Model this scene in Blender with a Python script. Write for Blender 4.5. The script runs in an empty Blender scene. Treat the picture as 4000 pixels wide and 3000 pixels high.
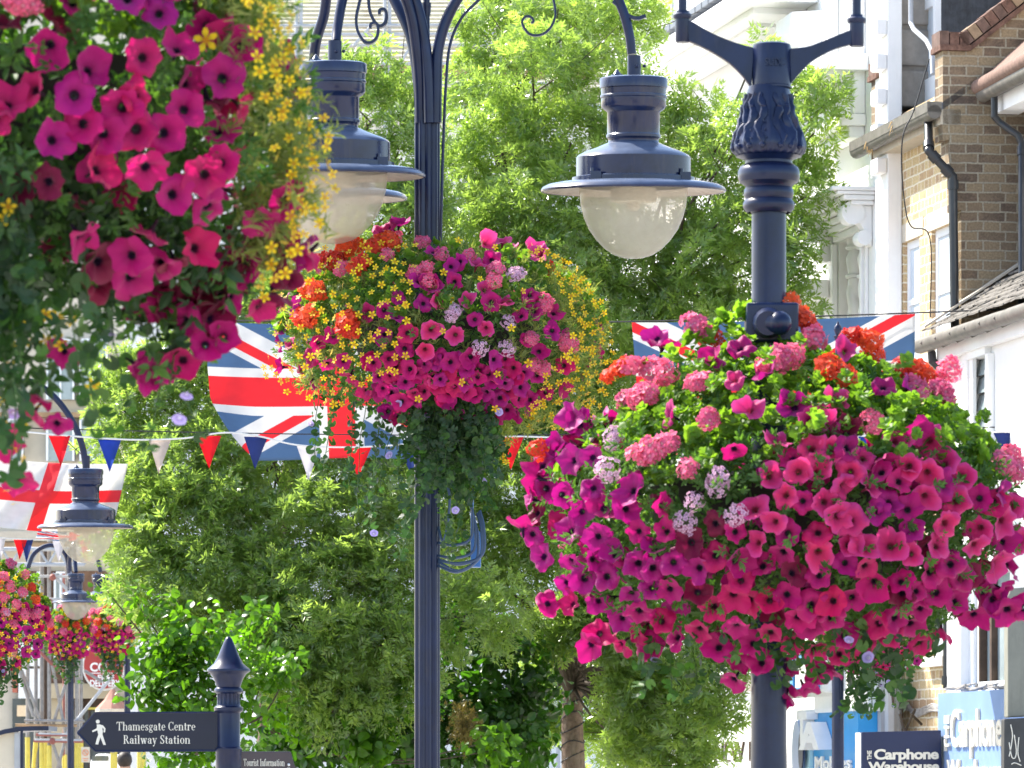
import bpy, math, random
import numpy as np
from mathutils import Vector, Matrix

random.seed(7)
R = np.random.default_rng(11)
SC = bpy.context.scene
COL = SC.collection
F = 19030.0            # focal length in photo pixels (4000 wide)
HY = 3040.0            # photo row of the horizon
EYE = 2.1

def P(px, py, Y):
    return Vector(((px - 2000.0) / F * Y, Y, EYE + (HY - py) / F * Y))

# ------------------------------------------------------------------ materials
def nmat(name):
    m = bpy.data.materials.new(name); m.use_nodes = True
    nt = m.node_tree; nt.nodes.clear()
    out = nt.nodes.new('ShaderNodeOutputMaterial')
    return m, nt, out

def N(nt, typ, ins=None, **kw):
    n = nt.nodes.new(typ)
    for k, v in kw.items():
        setattr(n, k, v)
    if ins:
        for k, v in ins.items():
            s = n.inputs[k]
            if isinstance(v, bpy.types.NodeSocket):
                nt.links.new(v, s)
            else:
                s.default_value = v
    return n

def c4(c):
    return (c[0], c[1], c[2], 1.0)

def ramp(nt, fac, stops, interp='LINEAR'):
    r = nt.nodes.new('ShaderNodeValToRGB')
    r.color_ramp.interpolation = interp
    e = r.color_ramp.elements
    while len(e) < len(stops):
        e.new(0.5)
    for el, (p, c) in zip(e, stops):
        el.position = p; el.color = c4(c)
    nt.links.new(fac, r.inputs[0])
    return r.outputs[0]

def mix(nt, fac, a, b, blend='MIX'):
    n = nt.nodes.new('ShaderNodeMix'); n.data_type = 'RGBA'; n.blend_type = blend
    for k, v in ((0, fac), (6, a), (7, b)):
        if isinstance(v, bpy.types.NodeSocket):
            nt.links.new(v, n.inputs[k])
        else:
            n.inputs[k].default_value = v if k == 0 else c4(v)
    return n.outputs[2]

def math_(nt, op, a, b=0.0, c=0.0):
    n = nt.nodes.new('ShaderNodeMath'); n.operation = op
    for i, v in enumerate((a, b, c)):
        if isinstance(v, bpy.types.NodeSocket):
            nt.links.new(v, n.inputs[i])
        else:
            n.inputs[i].default_value = v
    return n.outputs[0]

def coords(nt, scale=1.0):
    t = nt.nodes.new('ShaderNodeTexCoord')
    mp = N(nt, 'ShaderNodeMapping', {'Vector': t.outputs['Object'], 'Scale': (scale,) * 3 if not isinstance(scale, tuple) else scale})
    return mp.outputs[0]

def plain(name, col, rough=0.6, var=0.25, nscale=6.0, spec=0.4, metal=0.0, bump=0.0, stain=None, bscale=40.0, coat=0.0):
    m, nt, out = nmat(name)
    v = coords(nt)
    n1 = N(nt, 'ShaderNodeTexNoise', {'Vector': v, 'Scale': nscale, 'Detail': 6.0, 'Roughness': 0.65})
    a = tuple(x * (1 - var) for x in col); b = tuple(min(1, x * (1 + var)) for x in col)
    cc = ramp(nt, n1.outputs['Fac'], [(0.3, a), (0.7, b)])
    if stain:
        vs = coords(nt, (1, 1, 0.18))
        n2 = N(nt, 'ShaderNodeTexNoise', {'Vector': vs, 'Scale': stain[1], 'Detail': 8.0, 'Roughness': 0.7})
        f = ramp(nt, n2.outputs['Fac'], [(stain[2], (0, 0, 0)), (stain[2] + 0.2, (1, 1, 1))])
        cc = mix(nt, math_(nt, 'MULTIPLY', f, stain[3]), cc, stain[0])
    p = N(nt, 'ShaderNodeBsdfPrincipled', {'Base Color': cc, 'Roughness': rough, 'Metallic': metal, 'Specular IOR Level': spec, 'Coat Weight': coat})
    if bump:
        nb = N(nt, 'ShaderNodeTexNoise', {'Vector': v, 'Scale': bscale, 'Detail': 4.0})
        bp = N(nt, 'ShaderNodeBump', {'Height': nb.outputs['Fac'], 'Strength': bump, 'Distance': 0.01})
        nt.links.new(bp.outputs[0], p.inputs['Normal'])
    nt.links.new(p.outputs[0], out.inputs[0])
    return m

def leafmat(name, c1, c2, tr=0.45, tcol=None, rough=0.38, spec=0.5, c3=None):
    m, nt, out = nmat(name)
    at = N(nt, 'ShaderNodeAttribute', attribute_name='rnd')
    st = [(0.0, c1), (0.75, c2)] + ([(1.0, c3)] if c3 else [])
    cc = ramp(nt, at.outputs['Fac'], st)
    p = N(nt, 'ShaderNodeBsdfPrincipled', {'Base Color': cc, 'Roughness': rough, 'Specular IOR Level': spec})
    tc = mix(nt, 1.0, cc, tcol or (2.6, 2.3, 0.9), 'MULTIPLY')
    t = N(nt, 'ShaderNodeBsdfTranslucent', {'Color': tc})
    mx = N(nt, 'ShaderNodeMixShader', {'Fac': tr})
    nt.links.new(p.outputs[0], mx.inputs[1]); nt.links.new(t.outputs[0], mx.inputs[2])
    nt.links.new(mx.outputs[0], out.inputs[0])
    return m

def petalmat(name, main, throat, edge=None, t0=0.14, t1=0.26, tr=0.35, rough=0.55):
    m, nt, out = nmat(name)
    at = N(nt, 'ShaderNodeAttribute', attribute_name='rad')
    mid = tuple(x * 0.72 for x in main)
    e = edge or main
    cc = ramp(nt, at.outputs['Fac'], [(0.0, throat), (t0, throat), (t1, mid), (0.6, main), (1.0, e)])
    oi = N(nt, 'ShaderNodeObjectInfo')
    hs = N(nt, 'ShaderNodeHueSaturation', {'Color': cc, 'Hue': math_(nt, 'MULTIPLY_ADD', oi.outputs['Random'], 0.014, 0.497),
                                           'Value': math_(nt, 'MULTIPLY_ADD', oi.outputs['Random'], 0.3, 0.85)})
    cc = hs.outputs[0]
    p = N(nt, 'ShaderNodeBsdfPrincipled', {'Base Color': cc, 'Roughness': rough, 'Specular IOR Level': 0.25, 'Sheen Weight': 0.15})
    t = N(nt, 'ShaderNodeBsdfTranslucent', {'Color': cc})
    mx = N(nt, 'ShaderNodeMixShader', {'Fac': tr})
    nt.links.new(p.outputs[0], mx.inputs[1]); nt.links.new(t.outputs[0], mx.inputs[2])
    nt.links.new(mx.outputs[0], out.inputs[0])
    return m

def brickmat(name, c1, c2, c3, mortar, squash=0.5, rough=0.85):
    m, nt, out = nmat(name)
    uv = N(nt, 'ShaderNodeUVMap')
    nz = N(nt, 'ShaderNodeTexNoise', {'Vector': uv.outputs[0], 'Scale': 9.0, 'Detail': 3.0})
    wob = N(nt, 'ShaderNodeVectorMath', operation='MULTIPLY_ADD')
    nt.links.new(nz.outputs['Color'], wob.inputs[0]); wob.inputs[1].default_value = (0.02, 0.02, 0)
    nt.links.new(uv.outputs[0], wob.inputs[2])
    b = N(nt, 'ShaderNodeTexBrick', {'Vector': wob.outputs[0], 'Color1': c4(c1), 'Color2': c4(c2), 'Mortar': c4(mortar), 'Scale': 1.0,
          'Mortar Size': 0.008, 'Mortar Smooth': 0.3, 'Bias': 0.0, 'Brick Width': 0.225, 'Row Height': 0.0765})
    b.squash = squash; b.squash_frequency = 2; b.offset = 0.5
    b2 = N(nt, 'ShaderNodeTexBrick', {'Vector': wob.outputs[0], 'Color1': (0, 0, 0, 1), 'Color2': (1, 1, 1, 1), 'Mortar': (0, 0, 0, 1), 'Scale': 1.0,
          'Mortar Size': 0.008, 'Mortar Smooth': 0.1, 'Bias': -0.35, 'Brick Width': 0.225, 'Row Height': 0.0765})
    b2.squash = squash; b2.squash_frequency = 2; b2.offset = 0.5
    n2 = N(nt, 'ShaderNodeTexNoise', {'Vector': uv.outputs[0], 'Scale': 3.1, 'Detail': 8.0, 'Roughness': 0.75})
    f = math_(nt, 'MULTIPLY', ramp(nt, n2.outputs['Fac'], [(0.4, (0, 0, 0)), (0.56, (1, 1, 1))]), 0.92)
    col = mix(nt, math_(nt, 'MULTIPLY', b2.outputs['Color'], f), b.outputs['Color'], c3)
    n3 = N(nt, 'ShaderNodeTexNoise', {'Vector': uv.outputs[0], 'Scale': 60.0, 'Detail': 4.0})
    col = mix(nt, 0.45, col, ramp(nt, n3.outputs['Fac'], [(0.25, (0.35, 0.35, 0.35)), (0.75, (1.5, 1.5, 1.5))]), 'MULTIPLY')
    p = N(nt, 'ShaderNodeBsdfPrincipled', {'Base Color': col, 'Roughness': rough, 'Specular IOR Level': 0.2})
    bp = N(nt, 'ShaderNodeBump', {'Height': b.outputs['Fac'], 'Strength': 0.6, 'Distance': 0.012})
    bp.invert = True
    nt.links.new(bp.outputs[0], p.inputs['Normal'])
    nt.links.new(p.outputs[0], out.inputs[0])
    return m

M = {}
M['navy'] = plain('navy_paint', (0.005, 0.011, 0.042), 0.3, 0.35, 9.0, 0.4, stain=((0.05, 0.042, 0.045), 14.0, 0.56, 0.5))
M['navy_grey'] = plain('dusty_navy_paint_lit_tops', (0.007, 0.014, 0.05), 0.22, 0.35, 9.0, 0.5, stain=((0.06, 0.05, 0.05), 10.0, 0.52, 0.5))
def dust_and_sheen(m):  # upward faces coloured paler: painted sunlit and sky sheen, together with dust
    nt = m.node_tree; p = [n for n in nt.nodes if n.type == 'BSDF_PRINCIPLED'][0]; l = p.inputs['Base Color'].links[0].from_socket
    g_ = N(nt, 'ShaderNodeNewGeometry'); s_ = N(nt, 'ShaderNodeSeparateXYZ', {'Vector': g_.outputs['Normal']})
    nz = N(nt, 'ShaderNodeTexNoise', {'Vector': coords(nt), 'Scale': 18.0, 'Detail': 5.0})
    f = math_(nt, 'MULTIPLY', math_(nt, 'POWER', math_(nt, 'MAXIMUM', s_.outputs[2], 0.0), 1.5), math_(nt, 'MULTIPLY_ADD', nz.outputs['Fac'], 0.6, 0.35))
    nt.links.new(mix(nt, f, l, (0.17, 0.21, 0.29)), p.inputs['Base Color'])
dust_and_sheen(M['navy_grey'])
M['brim_in'] = plain('brim_inner', (0.42, 0.36, 0.31), 0.6, 0.25, 12.0, stain=((0.16, 0.1, 0.06), 16.0, 0.52, 0.6))
M['white'] = plain('white_render', (0.78, 0.78, 0.76), 0.7, 0.04, 3.0, 0.3, bump=0.15, stain=((0.4, 0.38, 0.33), 3.0, 0.6, 0.4))
M['white_trim'] = plain('white_trim', (0.8, 0.8, 0.79), 0.55, 0.04, 5.0, 0.35, stain=((0.42, 0.4, 0.36), 5.0, 0.62, 0.35))
M['cream'] = plain('cream_paint', (0.62, 0.56, 0.45), 0.6, 0.08, 3.0)
M['upvc'] = plain('window_frame_white', (0.78, 0.8, 0.82), 0.35, 0.03, 4.0)
M['stone'] = plain('grey_stone', (0.3, 0.27, 0.235), 0.9, 0.18, 8.0, 0.2, bump=0.5, stain=((0.14, 0.13, 0.12), 3.0, 0.55, 0.6))
M['concrete'] = plain('pale_concrete', (0.5, 0.45, 0.37), 0.85, 0.1, 10.0, 0.2)
M['slate'] = plain('dark_slate', (0.035, 0.04, 0.05), 0.55, 0.5, 14.0, 0.4, stain=((0.1, 0.11, 0.12), 5.0, 0.52, 0.6), bump=0.3)
M['lead'] = plain('grey_lead', (0.11, 0.125, 0.15), 0.5, 0.15, 6.0)
M['pipe'] = plain('black_plastic_pipe', (0.018, 0.02, 0.024), 0.3, 0.3, 8.0, 0.5)
M['gutter'] = plain('grey_gutter', (0.13, 0.12, 0.105), 0.5, 0.3, 9.0, stain=((0.3, 0.26, 0.2), 10.0, 0.55, 0.5))
M['greypipe'] = plain('pale_grey_pipe', (0.4, 0.42, 0.45), 0.4, 0.1, 6.0)
M['timber'] = plain('dark_timber', (0.07, 0.045, 0.03), 0.8, 0.4, 10.0)
M['board'] = plain('scaffold_board', (0.34, 0.22, 0.12), 0.8, 0.3, 6.0)
M['galv'] = plain('galvanised_tube', (0.27, 0.26, 0.25), 0.45, 0.25, 12.0, 0.5, metal=0.3, stain=((0.28, 0.19, 0.13), 8.0, 0.5, 0.7))
M['galvw'] = plain('pale_scaffold_tube', (0.42, 0.43, 0.44), 0.45, 0.1, 8.0, 0.5)
M['redtube'] = plain('red_oxide_tube', (0.3, 0.1, 0.08), 0.6, 0.3, 9.0)
M['yellow'] = plain('yellow_sleeve', (0.66, 0.55, 0.1), 0.5, 0.12, 9.0)
M['glassdark'] = plain('window_glass', (0.05, 0.065, 0.075), 0.06, 0.4, 1.2, 0.9)
M['glasspale'] = plain('pale_window_glass', (0.3, 0.36, 0.37), 0.1, 0.25, 1.5, 0.8)
M['curtain'] = plain('net_curtain', (0.5, 0.56, 0.62), 0.8, 0.1, 5.0)
M['tile'] = plain('clay_roof_tile', (0.15, 0.14, 0.125), 0.9, 0.35, 12.0, 0.2, bump=0.6, stain=((0.4, 0.33, 0.2), 12.0, 0.58, 0.7))
M['tilepink'] = plain('pink_ridge_tile', (0.19, 0.125, 0.1), 0.85, 0.25, 20.0, 0.2, stain=((0.55, 0.25, 0.03), 9.0, 0.62, 0.9))
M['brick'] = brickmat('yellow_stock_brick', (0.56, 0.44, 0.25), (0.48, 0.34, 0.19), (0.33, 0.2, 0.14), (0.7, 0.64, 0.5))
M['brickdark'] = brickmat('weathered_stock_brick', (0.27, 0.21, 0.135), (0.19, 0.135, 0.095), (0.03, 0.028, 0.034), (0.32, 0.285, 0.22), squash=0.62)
M['brickred'] = plain('red_brick_coping', (0.13, 0.075, 0.058), 0.9, 0.5, 16.0, 0.2, bump=0.5, bscale=60)
M['signnavy'] = plain('navy_sign', (0.012, 0.02, 0.065), 0.4, 0.12, 3.0)
M['signblue'] = plain('bright_blue_sign', (0.03, 0.3, 0.68), 0.35, 0.1, 2.0)
M['signpale'] = plain('pale_blue_sign', (0.2, 0.31, 0.56), 0.3, 0.1, 2.0)
M['aqua'] = plain('aqua_board', (0.42, 0.68, 0.74), 0.4, 0.1, 3.0)
M['letter'] = plain('cream_lettering', (0.72, 0.68, 0.58), 0.5, 0.05, 6.0)
M['letterw'] = plain('white_lettering', (0.8, 0.8, 0.78), 0.5, 0.05, 6.0)
M['red'] = plain('red_sign', (0.34, 0.03, 0.03), 0.4, 0.15, 3.0)
M['orange'] = plain('orange_mark', (0.75, 0.18, 0.03), 0.5, 0.1, 3.0)
M['brownwall'] = plain('brown_tile_hanging', (0.17, 0.1, 0.065), 0.85, 0.35, 8.0, 0.2)
M['beige'] = plain('beige_fascia', (0.5, 0.41, 0.27), 0.65, 0.08, 3.0)
M['parasol'] = plain('brown_parasol', (0.32, 0.16, 0.12), 0.8, 0.2, 6.0)
M['bark'] = plain('bark', (0.16, 0.115, 0.085), 0.95, 0.4, 18.0, 0.2, bump=0.8, stain=((0.28, 0.24, 0.19), 9.0, 0.5, 0.6))
M['twig'] = plain('twig_bark', (0.075, 0.06, 0.045), 0.9, 0.4, 18.0, 0.2)
M['wire'] = plain('dark_wire', (0.02, 0.02, 0.022), 0.6, 0.2, 9.0)
M['rope'] = plain('white_cord', (0.68, 0.66, 0.62), 0.8, 0.08, 9.0)
M['cablegrey'] = plain('grey_cable', (0.3, 0.28, 0.26), 0.6, 0.4, 9.0)
M['bluecable'] = plain('blue_cable', (0.04, 0.07, 0.13), 0.35, 0.2, 9.0)
M['bluebox'] = plain('blue_box', (0.05, 0.16, 0.42), 0.4, 0.15, 9.0)
M['basket'] = plain('dark_liner', (0.025, 0.022, 0.018), 0.9, 0.4, 12.0)
M['asphalt'] = plain('paving', (0.36, 0.34, 0.31), 0.9, 0.2, 2.0, 0.2)
M['shirt'] = plain('grey_shirt', (0.3, 0.34, 0.43), 0.85, 0.12, 9.0)
M['trouser'] = plain('dark_trousers', (0.03, 0.03, 0.04), 0.85, 0.12, 9.0)
M['skin'] = plain('skin', (0.45, 0.27, 0.19), 0.55, 0.08, 9.0)
M['hair'] = plain('dark_hair', (0.025, 0.017, 0.012), 0.6, 0.3, 30.0)
M['greypanel'] = plain('weathered_grey_panel', (0.2, 0.2, 0.165), 0.6, 0.2, 3.0, stain=((0.08, 0.08, 0.065), 5.0, 0.5, 0.6))
M['chalkboard'] = plain('black_board', (0.045, 0.045, 0.045), 0.5, 0.3, 4.0, stain=((0.2, 0.2, 0.2), 8.0, 0.66, 0.5))
M['dryweed'] = plain('dry_weed', (0.5, 0.33, 0.14), 0.9, 0.3, 20.0)
M['brownsign'] = plain('brown_sign', (0.05, 0.034, 0.038), 0.35, 0.15, 5.0)
M['signgrey'] = plain('fingerpost_board', (0.008, 0.01, 0.024), 0.4, 0.2, 4.0)
M['tan'] = plain('tan_roof_board', (0.45, 0.3, 0.16), 0.8, 0.25, 4.0)
M['membrane'] = plain('white_roof_membrane', (0.82, 0.83, 0.82), 0.6, 0.03, 2.0)
M['batten'] = plain('pale_batten', (0.48, 0.45, 0.34), 0.8, 0.2, 4.0)

# foliage / petals
M['ash'] = leafmat('ash_leaf', (0.11, 0.18, 0.055), (0.17, 0.265, 0.075), 0.55, (2.5, 2.35, 1.15), 0.22, 0.9, (0.23, 0.32, 0.08))
M['lime'] = leafmat('lime_leaf', (0.04, 0.1, 0.012), (0.07, 0.17, 0.016), 0.55, (2.6, 2.6, 0.6), 0.33, 0.5)
M['ivy'] = leafmat('shrub_leaf', (0.022, 0.06, 0.012), (0.045, 0.115, 0.016), 0.45, (2.0, 2.5, 0.5), 0.33, 0.5)
M['petleaf'] = leafmat('petunia_leaf', (0.045, 0.11, 0.025), (0.09, 0.18, 0.05), 0.38, (1.6, 1.8, 0.5), 0.5, 0.35)
M['gerleaf'] = leafmat('geranium_leaf', (0.075, 0.15, 0.02), (0.14, 0.25, 0.04), 0.5, (1.9, 2.0, 0.5), 0.5, 0.35)
M['feather'] = leafmat('feathery_leaf', (0.14, 0.19, 0.06), (0.26, 0.3, 0.11), 0.5, (1.6, 1.6, 0.6), 0.6, 0.25)
M['trail'] = leafmat('trailing_leaf', (0.022, 0.045, 0.022), (0.045, 0.085, 0.035), 0.3, (1.4, 2.2, 0.5), 0.5, 0.3, (0.08, 0.15, 0.035))
M['stem'] = plain('green_stem', (0.09, 0.13, 0.04), 0.7, 0.2, 20.0)
DK = (0.012, 0.0, 0.018)
M['pet_mag'] = petalmat('magenta_petal', (0.47, 0.004, 0.16), DK)
M['pet_pur'] = petalmat('purple_petal', (0.42, 0.006, 0.2), DK)
M['pet_crim'] = petalmat('crimson_petal', (0.52, 0.005, 0.125), (0.03, 0.0, 0.015))
M['pet_pink'] = petalmat('pink_petal', (0.66, 0.022, 0.17), (0.2, 0.01, 0.04), (0.72, 0.06, 0.29))
M['pet_deep'] = petalmat('deep_red_petal', (0.2, 0.002, 0.045), DK)
M['ger_red'] = petalmat('scarlet_petal', (0.76, 0.05, 0.02), (0.5, 0.01, 0.01), t0=0.05, t1=0.2)
M['ger_pink'] = petalmat('coral_petal', (0.78, 0.13, 0.27), (0.78, 0.4, 0.45), t0=0.05, t1=0.3)
M['verb'] = petalmat('pale_pink_petal', (0.72, 0.43, 0.6), (0.5, 0.22, 0.36), (0.78, 0.54, 0.7), t0=0.1, t1=0.3)
M['yel'] = petalmat('yellow_petal', (0.84, 0.56, 0.01), (0.6, 0.25, 0.0), t0=0.2, t1=0.35, tr=0.3)
M['conv'] = petalmat('lilac_petal', (0.45, 0.36, 0.75), (0.75, 0.7, 0.85), (0.5, 0.42, 0.8), t0=0.1, t1=0.4, tr=0.45)
M['bud'] = petalmat('dark_purple_bud', (0.08, 0.01, 0.09), DK)

def glassbowl():
    m, nt, out = nmat('milky_bowl')
    n1 = N(nt, 'ShaderNodeTexNoise', {'Vector': coords(nt), 'Scale': 22.0, 'Detail': 6.0, 'Roughness': 0.8})
    cc = ramp(nt, n1.outputs['Fac'], [(0.3, (0.62, 0.58, 0.5)), (0.6, (0.76, 0.73, 0.66)), (0.72, (0.4, 0.33, 0.25))])
    p = N(nt, 'ShaderNodeBsdfPrincipled', {'Base Color': cc, 'Roughness': 0.12, 'Specular IOR Level': 0.5})
    t = N(nt, 'ShaderNodeBsdfTranslucent', {'Color': (0.85, 0.8, 0.7, 1)})
    mx = N(nt, 'ShaderNodeMixShader', {'Fac': 0.5})
    nt.links.new(p.outputs[0], mx.inputs[1]); nt.links.new(t.outputs[0], mx.inputs[2])
    tr = N(nt, 'ShaderNodeBsdfTransparent', {'Color': (0.93, 0.9, 0.84, 1)})
    m2 = N(nt, 'ShaderNodeMixShader', {'Fac': 0.42})
    nt.links.new(tr.outputs[0], m2.inputs[1]); nt.links.new(mx.outputs[0], m2.inputs[2])
    nt.links.new(m2.outputs[0], out.inputs[0])
    return m
M['bowl'] = glassbowl()

def clothmat(name, kind):
    """kind: 'union', 'george' or a colour."""
    m, nt, out = nmat(name)
    if isinstance(kind, str):
        uv = N(nt, 'ShaderNodeUVMap')
        sp = N(nt, 'ShaderNodeSeparateXYZ', {'Vector': uv.outputs[0]})
        x = math_(nt, 'MULTIPLY_ADD', sp.outputs[0], 60.0, -30.0)
        y = math_(nt, 'MULTIPLY_ADD', sp.outputs[1], 30.0, -15.0)
        ax, ay = math_(nt, 'ABSOLUTE', x), math_(nt, 'ABSOLUTE', y)
        mn = math_(nt, 'MINIMUM', ax, ay)
        redc, whitec, bluec = (0.8, 0.06, 0.075), (0.76, 0.75, 0.74), (0.14, 0.235, 0.38)
        if kind == 'union':
            sg = math_(nt, 'SIGN', x)
            col = bluec
            s5 = 1 / math.sqrt(5)
            for k in (1.0, -1.0):
                s = math_(nt, 'MULTIPLY', math_(nt, 'ADD', math_(nt, 'MULTIPLY', x, k), math_(nt, 'MULTIPLY', y, 2.0)), s5)
                w = math_(nt, 'LESS_THAN', math_(nt, 'ABSOLUTE', s), 3.3)
                col = mix(nt, w, col, whitec)
            for k in (1.0, -1.0):
                s = math_(nt, 'MULTIPLY', math_(nt, 'ADD', math_(nt, 'MULTIPLY', x, k), math_(nt, 'MULTIPLY', y, 2.0)), s5)
                t = math_(nt, 'MULTIPLY', s, sg)
                r = math_(nt, 'MULTIPLY', math_(nt, 'GREATER_THAN', t, -0.3), math_(nt, 'LESS_THAN', t, 1.9))
                q = math_(nt, 'LESS_THAN', math_(nt, 'MULTIPLY', math_(nt, 'MULTIPLY', x, y), k), 0.0)
                col = mix(nt, math_(nt, 'MULTIPLY', r, q), col, redc)
            col = mix(nt, math_(nt, 'LESS_THAN', mn, 5.2), col, whitec)
            col = mix(nt, math_(nt, 'LESS_THAN', mn, 3.2), col, redc)
        else:
            col = mix(nt, math_(nt, 'LESS_THAN', mn, 2.8), whitec, redc)
        nz = N(nt, 'ShaderNodeTexNoise', {'Vector': uv.outputs[0], 'Scale': 14.0, 'Detail': 5.0})
        col = mix(nt, 0.25, col, ramp(nt, nz.outputs['Fac'], [(0.3, (0.75, 0.75, 0.75)), (0.7, (1.1, 1.1, 1.1))]), 'MULTIPLY')
    else:
        nz = N(nt, 'ShaderNodeTexNoise', {'Vector': coords(nt), 'Scale': 14.0, 'Detail': 5.0})
        col = ramp(nt, nz.outputs['Fac'], [(0.3, tuple(c * 0.9 for c in kind)), (0.7, tuple(min(1, c * 1.08) for c in kind))])
    p = N(nt, 'ShaderNodeBsdfPrincipled', {'Base Color': col, 'Roughness': 0.75, 'Specular IOR Level': 0.2})
    t = N(nt, 'ShaderNodeBsdfTranslucent', {'Color': col})
    mx = N(nt, 'ShaderNodeMixShader', {'Fac': 0.5})
    nt.links.new(p.outputs[0], mx.inputs[1]); nt.links.new(t.outputs[0], mx.inputs[2])
    nt.links.new(mx.outputs[0], out.inputs[0])
    return m
M['union'] = clothmat('union_flag_cloth', 'union')
M['george'] = clothmat('red_cross_cloth', 'george')
M['penred'] = clothmat('red_pennant', (0.8, 0.03, 0.045))
M['penblue'] = clothmat('blue_pennant', (0.04, 0.09, 0.42))
M['pennavy'] = clothmat('navy_pennant', (0.05, 0.075, 0.24))
M['penwhite'] = clothmat('white_pennant', (0.72, 0.7, 0.72))
M['pencream'] = clothmat('cream_pennant', (0.68, 0.6, 0.54))

# ------------------------------------------------------------------ object helpers
def prop(o, label=None, cat=None, group=None, kind=None):
    if label: o['label'] = label
    if cat: o['category'] = cat
    if group: o['group'] = group
    if kind: o['kind'] = kind
    return o

def thing(name, loc, label, cat, group=None):
    o = bpy.data.objects.new(name, None); COL.objects.link(o)
    o.location = loc; o.empty_display_size = 0.2
    return prop(o, label, cat, group)

def rootloc(o):
    while o is not None and o.parent is not None:
        o = o.parent
    return Vector(o.location) if o is not None else Vector((0, 0, 0))

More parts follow.
